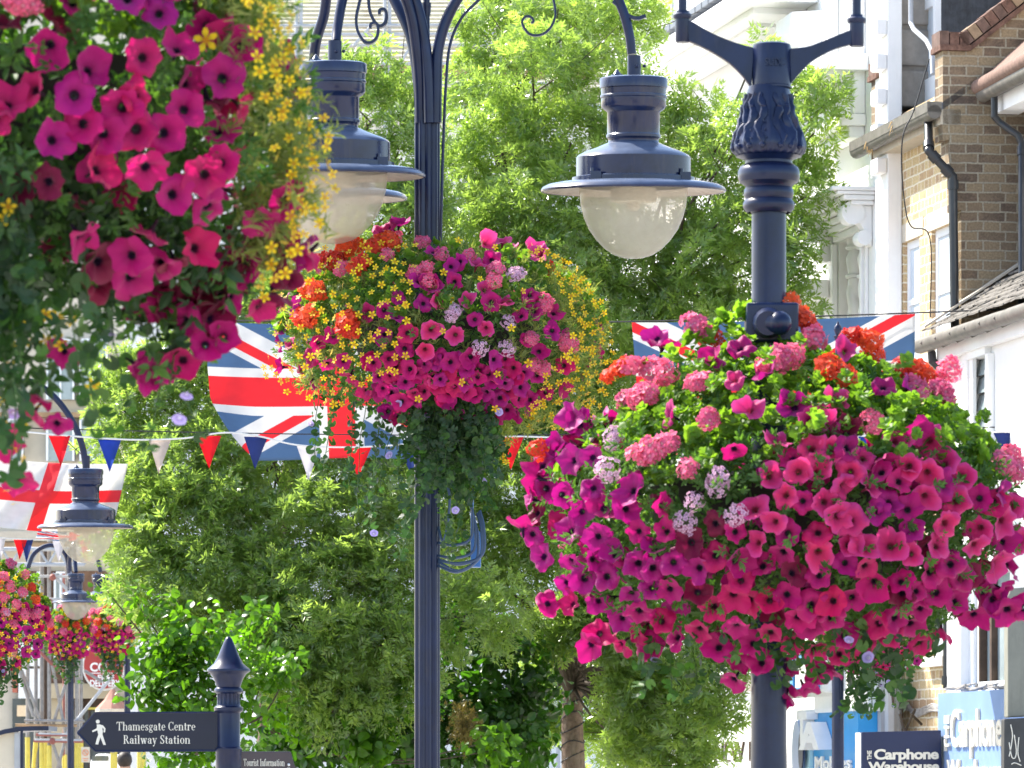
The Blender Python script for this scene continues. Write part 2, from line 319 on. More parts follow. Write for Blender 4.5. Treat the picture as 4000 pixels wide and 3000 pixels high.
class MB:
    """collects simple shapes in world coordinates; build() links them as one mesh"""
    def __init__(s):
        s.v, s.f, s.m, s.sm = [], [], [], []
    def add(s, vs, fs, mi=0, smooth=False):
        b = len(s.v); s.v += [Vector(q) for q in vs]
        for f in fs:
            s.f.append([b + i for i in f]); s.m.append(mi); s.sm.append(smooth)
    def box(s, p0, p1, mi=0):
        x0, y0, z0 = (min(a, b) for a, b in zip(p0, p1)); x1, y1, z1 = (max(a, b) for a, b in zip(p0, p1))
        s.obox(lambda a, b, c: Vector((x0 + a * (x1 - x0), y0 + b * (y1 - y0), z0 + c * (z1 - z0))), mi)
    def obox(s, fn, mi=0):
        vs = [fn(a, b, c) for c in (0, 1) for b in (0, 1) for a in (0, 1)]
        s.add(vs, [(0, 2, 3, 1), (4, 5, 7, 6), (0, 1, 5, 4), (2, 6, 7, 3), (0, 4, 6, 2), (1, 3, 7, 5)], mi)
    def prism(s, pts, off, mi=0):
        n = len(pts); off = Vector(off)
        vs = [Vector(q) for q in pts] + [Vector(q) + off for q in pts]
        s.add(vs, [tuple(range(n)), tuple(range(2 * n - 1, n - 1, -1))] + [(i, i + n, (i + 1) % n + n, (i + 1) % n) for i in range(n)], mi)
    def tube(s, pts, rad, seg=8, mi=0, cap=True, squash=None):
        pts = [Vector(q) for q in pts]; n = len(pts)
        rr = rad if isinstance(rad, (list, tuple)) else [rad] * n
        up = None; rings = []
        for i, q in enumerate(pts):
            t = (pts[min(i + 1, n - 1)] - pts[max(i - 1, 0)]).normalized()
            if up is None:
                a = Vector((0, 1, 0)) if abs(t.y) < 0.9 else Vector((1, 0, 0))
                up = (a - t * a.dot(t)).normalized()
            else:
                up = (up - t * up.dot(t)).normalized()
            w = t.cross(up)
            sq = squash or (1, 1)
            rings.append([q + up * (math.cos(2 * math.pi * k / seg) * rr[i] * sq[0]) + w * (math.sin(2 * math.pi * k / seg) * rr[i] * sq[1]) for k in range(seg)])
        vs = [p for r in rings for p in r]
        fs = [(i * seg + k, i * seg + (k + 1) % seg, (i + 1) * seg + (k + 1) % seg, (i + 1) * seg + k) for i in range(n - 1) for k in range(seg)]
        s.add(vs, fs, mi, True)
        if cap:
            s.add(rings[0], [tuple(range(seg - 1, -1, -1))], mi); s.add(rings[-1], [tuple(range(seg))], mi)
    def lathe(s, c, prof, seg=40, mi=0, rot=None, fl=None, smooth=True):
        """prof: (radius, z) list about vertical axis through c"""
        c = Vector(c); vs = []
        for r, z in prof:
            for k in range(seg):
                a = 2 * math.pi * k / seg
                rr = r * (fl(a, z) if fl else 1)
                q = Vector((rr * math.cos(a), rr * math.sin(a), z))
                if rot: q = rot @ q
                vs.append(c + q)
        n = len(prof)
        fs = [(i * seg + k, i * seg + (k + 1) % seg, (i + 1) * seg + (k + 1) % seg, (i + 1) * seg + k) for i in range(n - 1) for k in range(seg)]
        s.add(vs, fs, mi, smooth)
    def ball(s, c, r, mi=0, sc=(1, 1, 1), seg=14):
        c = Vector(c); h = seg // 2; vs = []
        for i in range(h + 1):
            t = math.pi * i / h
            for k in range(seg):
                a = 2 * math.pi * k / seg
                vs.append(c + Vector((r * sc[0] * math.sin(t) * math.cos(a), r * sc[1] * math.sin(t) * math.sin(a), r * sc[2] * math.cos(t))))
        s.add(vs, [(i * seg + k, (i + 1) * seg + k, (i + 1) * seg + (k + 1) % seg, i * seg + (k + 1) % seg) for i in range(h) for k in range(seg)], mi, True)
    def build(s, name, mats, parent=None, uv=False, loc=None, bevel=0, sharp=True):
        if not isinstance(mats, (list, tuple)): mats = [mats]
        off = rootloc(parent) if parent is not None else (Vector(loc) if loc is not None else Vector((0, 0, 0)))
        me = bpy.data.meshes.new(name)
        me.from_pydata([q - off for q in s.v], [], s.f)
        for mt in mats: me.materials.append(mt)
        me.polygons.foreach_set('material_index', s.m)
        me.polygons.foreach_set('use_smooth', s.sm)
        if uv:
            ul = me.uv_layers.new(name='UVMap')
            for p in me.polygons:
                n = p.normal
                t = Vector((-n.y, n.x, 0))
                if t.length < 0.3: t, b = Vector((1, 0, 0)), Vector((0, 1, 0))
                else: t.normalize(); b = Vector((0, 0, 1))
                for li in p.loop_indices:
                    q = me.vertices[me.loops[li].vertex_index].co + off
                    ul.data[li].uv = (q.dot(t), q.dot(b))
        me.update()
        if sharp and any(s.sm):
            try: me.set_sharp_from_angle(angle=math.radians(38))
            except Exception: pass
        o = bpy.data.objects.new(name, me); COL.objects.link(o)
        if parent is not None: o.parent = parent
        elif loc is not None: o.location = loc
        if bevel:
            b = o.modifiers.new('edge', 'BEVEL'); b.width = bevel; b.segments = 2; b.limit_method = 'ANGLE'
        return o

def mesh_np(name, V, Fc, mats, attrs=None, mi=None, smooth=True):
    me = bpy.data.meshes.new(name)
    V = np.ascontiguousarray(V, dtype=np.float32); Fc = np.ascontiguousarray(Fc, dtype=np.int32)
    nf, k = Fc.shape
    me.vertices.add(len(V)); me.vertices.foreach_set('co', V.ravel())
    me.loops.add(nf * k); me.loops.foreach_set('vertex_index', Fc.ravel())
    me.polygons.add(nf)
    me.polygons.foreach_set('loop_start', np.arange(0, nf * k, k, dtype=np.int32))
    try: me.polygons.foreach_set('loop_total', np.full(nf, k, dtype=np.int32))
    except Exception: pass
    for mt in (mats if isinstance(mats, (list, tuple)) else [mats]): me.materials.append(mt)
    if mi is not None: me.polygons.foreach_set('material_index', np.asarray(mi, dtype=np.int32))
    me.update(calc_edges=True)
    me.polygons.foreach_set('use_smooth', np.full(nf, smooth, dtype=bool))
    for an, av in (attrs or {}).items():
        a = me.attributes.new(an, 'FLOAT', 'POINT'); a.data.foreach_set('value', np.asarray(av, dtype=np.float32))
    return me

def link(name, me, parent=None, loc=None):
    o = bpy.data.objects.new(name, me); COL.objects.link(o)
    if parent is not None: o.parent = parent
    if loc is not None: o.location = loc
    return o

def unit(a):
    a = np.asarray(a, float)
    return a / np.maximum(np.linalg.norm(a, axis=-1, keepdims=True), 1e-9)

def frames(Z, rng=R, roll=None):
    """(N,3) axis -> (N,3,3) rotation whose third column is the axis, random roll"""
    Z = unit(Z); n = len(Z)
    h = np.where(np.abs(Z[:, 2:3]) < 0.95, np.array([[0, 0, 1.0]]), np.array([[1.0, 0, 0]]))
    X = unit(np.cross(h, Z)); Y = np.cross(Z, X)
    a = rng.uniform(0, 2 * np.pi, n) if roll is None else roll
    c, s = np.cos(a)[:, None], np.sin(a)[:, None]
    return np.stack([X * c + Y * s, -X * s + Y * c, Z], axis=2)

def inst(tv, tf, Mx, T):
    """copies of a triangle template -> V, F"""
    n, v = len(T), len(tv)
    V = (np.einsum('nij,vj->nvi', Mx, tv) + T[:, None, :]).reshape(-1, 3)
    Fc = (tf[None, :, :] + (np.arange(n) * v)[:, None, None]).reshape(-1, tf.shape[1])
    return V, Fc

class Acc:
    """accumulates instanced triangles"""
    def __init__(s): s.V, s.F, s.n, s.at = [], [], 0, {}
    def add(s, V, Fc, **at):
        s.V.append(V); s.F.append(Fc + s.n); s.n += len(V)
        for k, a in at.items(): s.at.setdefault(k, []).append(np.asarray(a, float))
    def build(s, name, mat, parent=None, smooth=True, loc=None):
        V = np.concatenate(s.V); Fc = np.concatenate(s.F)
        off = rootloc(parent) if parent is not None else (Vector(loc) if loc is not None else Vector((0, 0, 0)))
        me = mesh_np(name, V - np.array(off), Fc, mat, {k: np.concatenate(a) for k, a in s.at.items()}, smooth=smooth)
        return link(name, me, parent, loc if parent is None else None)

def text(name, body, org, ux, uz, parent, mat, depth=0.004, bold=0.0, space=1.0, out=None):
    """lettering fitted so its bounding box spans org..org+ux..org+uz, raised by depth towards -normal"""
    cu = bpy.data.curves.new(name, 'FONT'); cu.body = body; cu.size = 1; cu.offset = bold; cu.space_character = space; cu.resolution_u = 4
    ob = bpy.data.objects.new(name, cu); COL.objects.link(ob)
    dg = bpy.context.evaluated_depsgraph_get()
    me = bpy.data.meshes.new_from_object(ob.evaluated_get(dg))
    bpy.data.objects.remove(ob); 
    org, ux, uz = Vector(org), Vector(ux), Vector(uz)
    nn = (out if out is not None else ux.cross(uz).normalized() )
    xs = [v.co.x for v in me.vertices]; ys = [v.co.y for v in me.vertices]
    x0, x1, y0, y1 = min(xs), max(xs), min(ys), max(ys)
    mb = MB()
    base = [org + ux * ((v.co.x - x0) / (x1 - x0)) + uz * ((v.co.y - y0) / (y1 - y0)) for v in me.vertices]
    top = [q + nn * depth for q in base]
    polys = [tuple(p.vertices) for p in me.polygons]
    mb.add(top, polys)
    cnt = {}
    for p in polys:
        for i in range(len(p)):
            a, b = p[i], p[(i + 1) % len(p)]
            if (b, a) in cnt: cnt.pop((b, a))
            else: cnt[(a, b)] = 1
    n = len(base)
    mb.add(base + top, [(a, b, b + n, a + n) for a, b in cnt])
    bpy.data.meshes.remove(me)
    return mb.build(name, mat, parent)
SUNAZ, SUNEL, EXPO = 52.0, 47.0, 1.55
# ------------------------------------------------------------------ camera, sky, sun
cam = bpy.data.cameras.new('camera'); co = bpy.data.objects.new('camera', cam); COL.objects.link(co)
co.location = (0, 0, EYE); co.rotation_euler = (math.radians(90), 0, 0)
cam.sensor_width = 36; cam.lens = 36 * F / 4000; cam.shift_y = (HY - 1500) / 4000
cam.clip_start = 0.5; cam.clip_end = 3000
cam.dof.use_dof = True; cam.dof.focus_distance = 25; cam.dof.aperture_fstop = 17
SC.camera = co
SUN_AZ, SUN_EL = math.radians(SUNAZ), math.radians(SUNEL)     # degrees left of the view, height
sd = Vector((-math.sin(SUN_AZ) * math.cos(SUN_EL), math.cos(SUN_AZ) * math.cos(SUN_EL), math.sin(SUN_EL)))
w = bpy.data.worlds.new('World'); SC.world = w; w.use_nodes = True
nt = w.node_tree; bg = nt.nodes['Background']
sky = nt.nodes.new('ShaderNodeTexSky'); sky.sky_type = 'NISHITA'; sky.sun_disc = False
sky.sun_elevation = SUN_EL; sky.sun_rotation = -SUN_AZ
sky.dust_density = 1.5; sky.ozone_density = 1.0
nt.links.new(sky.outputs[0], bg.inputs[0]); bg.inputs[1].default_value = 0.15
sl = bpy.data.lights.new('sun', 'SUN'); sl.energy = 4.5; sl.angle = math.radians(0.5); sl.color = (1.0, 0.94, 0.85)
so = bpy.data.objects.new('sun', sl); COL.objects.link(so)
so.rotation_euler = sd.to_track_quat('Z', 'Y').to_euler(); so.location = sd * 60
SC.view_settings.view_transform = 'Standard'; SC.view_settings.look = 'None'; SC.view_settings.gamma = 1.0
SC.view_settings.exposure = EXPO
SC.cycles.max_bounces = 8; SC.cycles.transparent_max_bounces = 12
SC.cycles.sample_clamp_indirect = 6.0
# ------------------------------------------------------------------ flower and leaf templates (axis +Z faces out)
def grid_tris(nr, ns):
    f = []
    for i in range(nr - 1):
        for k in range(ns):
            a, b, c, d = i * ns + k, i * ns + (k + 1) % ns, (i + 1) * ns + (k + 1) % ns, (i + 1) * ns + k
            f += [(a, b, c), (a, c, d)]
    return f

def petunia_t(seed, cup=0.0):
    g = np.random.default_rng(seed); ns = 25
    th = np.arange(ns) * 2 * np.pi / ns
    lobe = 0.8 + 0.2 * np.abs(np.cos(2.5 * th)) ** 0.75
    lobe = lobe * np.repeat(g.uniform(0.84, 1.12, 5), 5)[(np.arange(25) + 2) % 25]
    ph = g.uniform(0, 6.28, 3)
    ruf = 0.13 * np.sin(5 * th + ph[0]) + 0.13 * np.sin(3 * th + ph[1]) + 0.07 * np.sin(10 * th + ph[2])
    edge = lobe * (1 + g.uniform(-0.09, 0.09, ns))
    bend = 0.24 * np.cos(th + ph[2])
    V, rad = [], []
    for r, z, fr in ((0.07, -0.85, 0.0), (0.1, -0.5, 0.03), (0.15, -0.28, 0.1), (0.26, -0.14, 0.24), (0.5, 0.0, 0.5), (0.78, 0.08, 0.78), (1.0, 0.05 + cup, 1.0)):
        w = max(0, (r - 0.3) / 0.7)
        rr = r * (1 + (edge - 1) * w) if r < 1 else edge
        zz = z + (ruf + bend) * w ** 1.5 + 0.1 * w * np.abs(np.cos(2.5 * th)) + 0.04 * np.cos(5 * th)
        V.append(np.stack([rr * np.cos(th), rr * np.sin(th), zz + 0 * th], 1)); rad += [fr] * ns
    return np.concatenate(V), np.array(grid_tris(7, ns)), np.array(rad)

def star_t(np_=5, w=0.36, cup=0.12, seed=0, notch=0.0):
    g = np.random.default_rng(seed)
    V, Fc, rad = [(0, 0, 0.02)], [], [0.0]
    for k in range(np_):
        a = 2 * math.pi * k / np_ + g.uniform(-0.1, 0.1); z = cup + g.uniform(-0.12, 0.12)
        d = np.array([math.cos(a), math.sin(a), 0]); e = np.array([-d[1], d[0], 0])
        pts = [d * 0.22 - e * 0.12, d * 0.62 - e * w + [0, 0, z * 0.6], d * 0.95 - e * w * 0.55 + [0, 0, z], d * (1.0 - notch) + [0, 0, z * 1.1],
               d * 0.95 + e * w * 0.55 + [0, 0, z], d * 0.62 + e * w + [0, 0, z * 0.6], d * 0.22 + e * 0.12]
        b = len(V); V += [tuple(p) for p in pts]; rad += [0.22, 0.62, 0.95, 1.0, 0.95, 0.62, 0.22]
        Fc += [(0, b, b + 6), (b, b + 1, b + 5), (b, b + 5, b + 6), (b + 1, b + 2, b + 4), (b + 1, b + 4, b + 5), (b + 2, b + 3, b + 4)]
    return np.array(V, float), np.array(Fc), np.array(rad)

def head_t(n, fr, seed, flat=0.75, star=None):
    """flower head: n florets over a dome of radius 1"""
    g = np.random.default_rng(seed); st = star or star_t(5, 0.4, 0.1, seed)
    i = np.arange(n) + 0.5
    z = 1 - i / n * 1.25; az = i * 2.39996 + g.uniform(-0.2, 0.2, n)
    r = np.sqrt(np.maximum(0, 1 - z ** 2))
    D = np.stack([r * np.cos(az), r * np.sin(az), z], 1)
    pos = D * np.array([1, 1, flat]) * g.uniform(0.82, 1.08, (n, 1))
    Mx = frames(unit(D + g.normal(0, 0.3, (n, 3))), g) * (fr * g.uniform(0.85, 1.15, n))[:, None, None]
    V, Fc = inst(st[0], st[1], Mx, pos)
    rad = np.tile(st[2], n)
    # little stalks to the centre
    S, SF, b = [], [], len(V)
    for p in pos[:n // 2]:
        e = np.cross(p, [0.3, 0.5, 0.8]); e = e / (np.linalg.norm(e) + 1e-6) * 0.035
        k = b + len(S); S += [p + e, p - e, np.array([0, 0, -0.7])]; SF.append((k, k + 1, k + 2))
    V = np.concatenate([V, np.array(S)]); Fc = np.concatenate([Fc, np.array(SF)]); rad = np.concatenate([rad, np.zeros(len(S))])
    return V, Fc, rad

def leaf_t(w=0.42, fold=0.14, droop=0.15, n=5):
    """ovate leaf along +X, unit length, normal +Z"""
    V, Fc = [(0, 0, 0)], []
    for i in range(1, n):
        t = i / n; hw = w * math.sin(math.pi * t ** 0.75) ** 0.8 * 0.5 if t < 1 else 0
        z = -droop * t * t
        V += [(t, -hw, z + fold * hw * 2), (t, 0, z), (t, hw, z + fold * hw * 2)]
    V.append((1, 0, -droop))
    Fc += [(0, 1, 2), (0, 2, 3)]
    for i in range(n - 2):
        a = 1 + i * 3; b = a + 3
        Fc += [(a, b, b + 1), (a, b + 1, a + 1), (a + 1, b + 1, b + 2), (a + 1, b + 2, a + 2)]
    a = 1 + (n - 2) * 3; e = len(V) - 1
    Fc += [(a, e, a + 1), (a + 1, e, a + 2)]
    return np.array(V, float), np.array(Fc)

def round_t(seed=0, lob=0.0, dish=0.12):
    g = np.random.default_rng(seed); ns = 15
    th = np.linspace(0.35, 2 * np.pi - 0.35, ns)
    rr = 0.5 * (1 + lob * np.cos(5 * th) + g.uniform(-0.05, 0.05, ns))
    V = [(0.0, 0, 0)] + [(0.0 - rr[i] * math.cos(th[i]), rr[i] * math.sin(th[i]), dish * (1 + 0.6 * math.sin(3 * th[i]))) for i in range(ns)]
    return np.array(V, float), np.array([(0, i + 2, i + 1) for i in range(ns - 1)])

def rosette_t(leaf, n, size, seed, spread=0.9, up=0.35):
    """n leaves around +Z"""
    g = np.random.default_rng(seed); Vs, Fs, b = [], [], 0
    for i in range(n):
        a = i * 2.39996 + g.uniform(-0.3, 0.3); el = up + g.uniform(-0.35, 0.45) + (0.5 if i > n * 0.6 else 0)
        d = np.array([math.cos(a) * math.cos(el), math.sin(a) * math.cos(el), math.sin(el)])
        e = np.array([-math.sin(a), math.cos(a), 0]); e = e + g.normal(0, 0.25, 3); e -= d * e.dot(d); e /= np.linalg.norm(e)
        n_ = np.cross(d, e)
        s = size * g.uniform(0.65, 1.15)
        Mx = np.stack([d, e, n_], 1) * s
        V = leaf[0] @ Mx.T + d * size * 0.25 + np.array([0, 0, i * 0.15 * size - 0.4 * size])
        Vs.append(V); Fs.append(leaf[1] + b); b += len(V)
    return np.concatenate(Vs), np.concatenate(Fs)

def feather_t(seed, n=16, L=1.0):
    g = np.random.default_rng(seed); V, Fc = [], []
    for i in range(n):
        d = unit(g.normal(0, 1, 3) + np.array([0, 0, 0.9])); o = np.array([0, 0, g.uniform(-0.5, 0.4)]) * L + g.normal(0, 0.1, 3)
        e = unit(np.cross(d, g.normal(0, 1, 3))) * 0.045 * L
        l = L * g.uniform(0.4, 1.0); m = o + d * l * 0.55 + g.normal(0, 0.05, 3) * L
        b = len(V); V += [o - e * 0.6, o + e * 0.6, m + e, m - e, o + d * l + g.normal(0, 0.1, 3) * L]
        Fc += [(b, b + 1, b + 2), (b, b + 2, b + 3), (b + 3, b + 2, b + 4)]
    return np.array(V, float), np.array(Fc)

PET = [petunia_t(s, c) for s, c in ((1, 0.05), (2, 0.0), (3, -0.2), (4, 0.25), (5, 0.1), (6, -0.08), (7, 0.35), (8, -0.3), (9, 0.0))]
GER = [head_t(24, 0.44, s) for s in (11, 12, 13)]
VER = [head_t(30, 0.27, s, 0.6, star_t(5, 0.42, 0.05, s, 0.22)) for s in (21, 22)]
YEL = [star_t(5, 0.27, 0.1, s) for s in (31, 32, 33)]
def funnel_t():
    ns = 15; th = np.arange(ns) * 2 * np.pi / ns; V, rad = [], []
    for r, z in ((0.06, -0.9), (0.14, -0.5), (0.45, -0.15), (1.0, 0.02)):
        k = 1 + 0.05 * np.cos(5 * th) * r
        V.append(np.stack([r * k * np.cos(th), r * k * np.sin(th), z + 0 * th], 1)); rad += [r] * ns
    return np.concatenate(V), np.array(grid_tris(4, ns)), np.array(rad)
CON = [funnel_t()]
LEAF_PET = rosette_t(leaf_t(0.5, 0.2, 0.25), 9, 1.0, 41)
LEAF_PET2 = rosette_t(leaf_t(0.42, 0.25, 0.1), 12, 0.8, 42, up=0.6)
LEAF_GER = rosette_t(round_t(3, 0.12, 0.16), 6, 1.25, 43, up=0.3)
LEAF_RND = round_t(5, 0.0, 0.08)
FEA = [feather_t(51), feather_t(52)]

FLOWER = {  # kind: (templates, radius in metres)
    'petunia': (PET, 0.0455), 'geranium': (GER, 0.034), 'verbena': (VER, 0.029), 'bidens': (YEL, 0.0145), 'bindweed': (CON, 0.02)}
_fm = {}
def flower_mesh(kind, var, matname):
    key = (kind, var, matname)
    if key not in _fm:
        t = FLOWER[kind][0][var]
        _fm[key] = mesh_np(kind, t[0], t[1], M[matname], {'rad': t[2]})
    return _fm[key]

def inpoly(px, py, poly):
    c = False; j = len(poly) - 1
    for i in range(len(poly)):
        xi, yi = poly[i]; xj, yj = poly[j]
        if (yi > py) != (yj > py) and px < (xj - xi) * (py - yi) / (yj - yi) + xi: c = not c
        j = i
    return c

def darts(poly, sp, rng, tries=6000, seed_pts=()):
    xs = [p[0] for p in poly]; ys = [p[1] for p in poly]; out = []; allp = list(seed_pts)
    for _ in range(tries):
        x, y = rng.uniform(min(xs), max(xs)), rng.uniform(min(ys), max(ys))
        if not inpoly(x, y, poly): continue
        s = sp * rng.uniform(0.6, 1.25)
        if all((x - a) ** 2 + (y - b) ** 2 > s * s for a, b in allp):
            out.append((x, y)); allp.append((x, y))
    return out

class Basket:
    """a round planted basket; its flowers are spread over the planting's own rounded body"""
    def __init__(s, label, cx, cy, Y, rx, ru, rl, n=2.2, seed=1, group='hanging flower baskets on the lamp posts', nu=None):
        s.nu = nu or n
        s.k = Y / F; s.Y = Y; s.c = P(cx, cy, Y); s.cx, s.cy = cx, cy
        s.rx, s.ru, s.rl, s.n = rx * s.k, ru * s.k, rl * s.k, n
        s.g = np.random.default_rng(seed); s.fl = []; s.cnt = {}
        s.t = thing('flower_basket', (s.c.x, s.c.y, s.c.z - s.rl), label, 'flower basket', group)
        s.org = np.array(s.t.location); s.acc = {}
    def front(s, px, py, sh=1.0):
        x = (px - s.cx) * s.k; z = (s.cy - py) * s.k
        rz = s.ru if z > 0 else s.rl
        q = min(abs(z) / rz, 1.0); e = s.nu if z > 0 else s.n; rho = s.rx * max(0.0, 1 - q ** e) ** (1 / e)
        y = -math.sqrt(max(0.0, rho * rho - x * x)) * sh
        n = np.array([x / s.rx, y / s.rx, z / rz * s.rx / rz])
        nn = n / (np.linalg.norm(n) + 1e-6)
        return np.array(s.c) + np.array([x, y, z]), nn
    def put(s, kind, pts, mats, size=1.0, face=0.75, jit=0.35, out=0.0, up=0.0, fwd=0.0):
        for (px, py) in pts:
            p, n = s.front(px, py)
            d = n * (1 - face * 0.5) + np.array([0, -1, 0]) * face + s.g.normal(0, jit, 3) + np.array([0, 0, up])
            d = d / np.linalg.norm(d)
            mt = mats(px, py) if callable(mats) else mats[s.g.integers(len(mats))]
            s.fl.append((kind, int(s.g.integers(len(FLOWER[kind][0]))), mt, p + n * out + s.g.normal(0, 0.006, 3) - np.array([0, fwd, 0]), d, FLOWER[kind][1] * size * s.g.uniform(0.82, 1.14)))
    def behind(s, kind, n, mats, zlo=-0.9, zhi=0.9, size=1.0):
        """flowers on the sides and back of the planting"""
        for _ in range(n):
            a = s.g.uniform(-0.1, math.pi + 0.1); q = s.g.uniform(zlo, zhi)
            rz = s.ru if q > 0 else s.rl; e = s.nu if q > 0 else s.n; rho = s.rx * (1 - abs(q) ** e) ** (1 / e)
            d = np.array([math.cos(a), math.sin(a), q * 0.6]); d += s.g.normal(0, 0.3, 3); d /= np.linalg.norm(d)
            p = np.array(s.c) + np.array([rho * math.cos(a), rho * math.sin(a), q * rz])
            s.fl.append((kind, int(s.g.integers(len(FLOWER[kind][0]))), mats[s.g.integers(len(mats))], p, d, FLOWER[kind][1] * size * s.g.uniform(0.85, 1.1)))
    def leaves(s, part, tmpl, mat, n, size, zlo=-1.0, zhi=1.0, shell=(0.72, 1.0), a0=0, a1=2 * math.pi, up=0.3, jit=0.5):
        q = s.g.uniform(zlo, zhi, n); a = s.g.uniform(a0, a1, n); f = s.g.uniform(*shell, n)
        rz = np.where(q > 0, s.ru, s.rl); e = np.where(q > 0, s.nu, s.n); rho = s.rx * (1 - np.abs(q) ** e) ** (1 / e)
        pos = np.array(s.c) + np.stack([rho * np.cos(a), rho * np.sin(a), q * rz], 1) * f[:, None]
        nn = unit(np.stack([np.cos(a) * (1 - np.abs(q) * 0.5), np.sin(a) * (1 - np.abs(q) * 0.5), q * s.rx / rz * 0.6], 1)) + s.g.normal(0, jit, (n, 3)) + np.array([0, 0, up])
        s._leaf(part, tmpl, mat, pos, nn, size)
    def leafpts(s, part, tmpl, mat, pts, size, thick=0.1, up=0.3, jit=0.5, sh=1.0):
        pos, nn = [], []
        for px, py in pts:
            p, n = s.front(px, py, sh); pos.append(p + s.g.normal(0, thick, 3) * np.array([0.3, 1, 0.3])); nn.append(n * 0.8 + s.g.normal(0, jit, 3) + np.array([0, -0.2, up]))
        s._leaf(part, tmpl, mat, np.array(pos), np.array(nn), size)
    def _leaf(s, part, tmpl, mat, pos, nn, size):
        n = len(pos)
        Mx = frames(nn, s.g) * (size * s.g.uniform(0.65, 1.2, n))[:, None, None]
        V, Fc = inst(tmpl[0], tmpl[1], Mx, pos)
        s.acc.setdefault((part, mat), Acc()).add(V, Fc, rnd=np.repeat(s.g.uniform(0, 1, n), len(tmpl[0])))
    def strands(s, tops, lens, mat='trail', size=0.03, sway=0.25, part='trailing_foliage', gap=0.8, flower=0.0):
        """hanging stems with leaves in pairs"""
        st = MB(); pos, nn = [], []
        for (px, py), L in zip(tops, lens):
            p, n = s.front(px, py); d = np.array([n[0] * sway, n[1] * sway - 0.05, -1.0]) + s.g.normal(0, 0.16, 3) * np.array([1, 1, 0.2]); pts = [p.copy()]
            step = size * gap; m = max(2, int(L * s.k / step))
            for i in range(m):
                d[:2] *= 0.97; d = d + s.g.normal(0, 0.09, 3); d[2] = min(d[2], -0.5); d /= np.linalg.norm(d)
                p = p + d * step; pts.append(p.copy())
                e = unit(np.cross(d, s.g.normal(0, 1, 3)))
                for sg in (1, -1):
                    if s.g.random() < 0.9:
                        pos.append(p + e * sg * size * 0.55); nn.append(np.array([0, -0.7, 0.3]) + s.g.normal(0, 0.55, 3))
                if flower and s.g.random() < flower:
                    s.fl.append(('bindweed', 0, 'conv', p + e * size * 0.8 + np.array([0, -0.02, 0]), unit(np.array([0, -0.6, 0.5]) + s.g.normal(0, 0.5, 3)), 0.016 * s.g.uniform(0.8, 1.15)))
            st.tube([Vector(q) for q in pts], 0.0016, 4, cap=False)
        s._leaf(part, LEAF_RND, mat, np.array(pos), np.array(nn), size)
        tri = [t for f in st.f for t in ((f[0], f[1], f[2]), (f[0], f[2], f[3]))]
        s.acc[(part, mat)].add(np.array([tuple(v) for v in st.v]), np.array(tri), rnd=np.full(len(st.v), 0.9))
    def done(s, cap=100, bowl=True):
        if bowl:
            b = MB(); r = s.rx * 0.62
            b.lathe(s.c, [(0.01, -s.rl * 0.72), (r * 0.5, -s.rl * 0.66), (r * 0.85, -s.rl * 0.4), (r, 0.02), (r * 1.03, 0.05), (r * 0.9, 0.06), (0.01, 0.1)], 28)
            b.build('bowl', M['basket'], s.t)
        for (part, mat), a in s.acc.items(): a.build(part, M[mat], s.t, smooth=False)
        # nearest to the viewer first: own objects up to the cap, the rest in one mass
        by = {}
        for f in s.fl: by.setdefault(f[0], []).append(f)
        for kind, fl in by.items():
            fl.sort(key=lambda f: (f[3][1] - 0.4 * f[5] / 0.04))
            for f in fl[:cap]:
                o = link(kind, flower_mesh(kind, f[1], f[2]), s.t)
                Rm = frames(np.array([f[4]]), s.g)[0] * f[5]
                mt = Matrix([list(Rm[i]) + [float(f[3][i] - s.org[i])] for i in range(3)] + [[0, 0, 0, 1]])
                o.matrix_local = mt
            rest = {}
            for f in fl[cap:]: rest.setdefault(f[2], []).append(f)
            if rest:
                V, Fc, rad, mi, nb = [], [], [], [], 0
                names = list(rest)
                for i, mt in enumerate(names):
                    for f in rest[mt]:
                        t = FLOWER[kind][0][f[1]]
                        Rm = frames(np.array([f[4]]), s.g)[0] * f[5]
                        V.append(t[0] @ Rm.T + f[3] - s.org); Fc.append(t[1] + nb); rad.append(t[2]); mi += [i] * len(t[1]); nb += len(t[0])
                me = mesh_np(kind + '_mass', np.concatenate(V), np.concatenate(Fc), [M[q] for q in names], {'rad': np.concatenate(rad)}, mi)
                prop(link(kind + '_mass', me, s.t), kind='stuff')

# ------------------------------------------------------------------ left basket, close to the camera
def S(pts, k=1.8083): return [(x * k, y * k) for x, y in pts]
MAG = ['pet_mag', 'pet_mag', 'pet_pur', 'pet_crim', 'pet_mag']
B = Basket('largest basket, cropped by the left edge, magenta petunias above a curtain of round leaves', -130, 380, 10.0, 1250, 900, 800, 2.3, 3)
pl = S([(12, 12), (75, 12), (265, 8), (320, 8), (150, -8), (285, 110), (330, 92), (352, 78), (145, 206), (228, 240), (14, 183), (315, 217), (90, 300), (128, 282), (190, 285), (312, 282), (243, 348), (310, 332), (402, 288),
        (160, 362), (238, 398), (330, 390), (372, 425), (145, 430), (430, 395), (440, 445), (465, 235), (462, 372), (556, 412), (553, 462), (404, 512), (285, 570), (480, 520), (545, 572), (432, 560),
        (603, 495), (500, 165), (375, 190), (350, 145), (2, 270), (20, 75), (60, 330), (200, 330), (275, 300), (360, 330), (520, 455)])
def mp(px, py):
    return ['pet_mag', 'pet_mag', 'pet_crim', 'pet_mag', 'pet_pur'][int(B.g.integers(5))] if B.g.random() < 0.93 else 'pet_deep'
B.put('petunia', pl, mp, 0.96, 0.85, 0.36, 0.065)
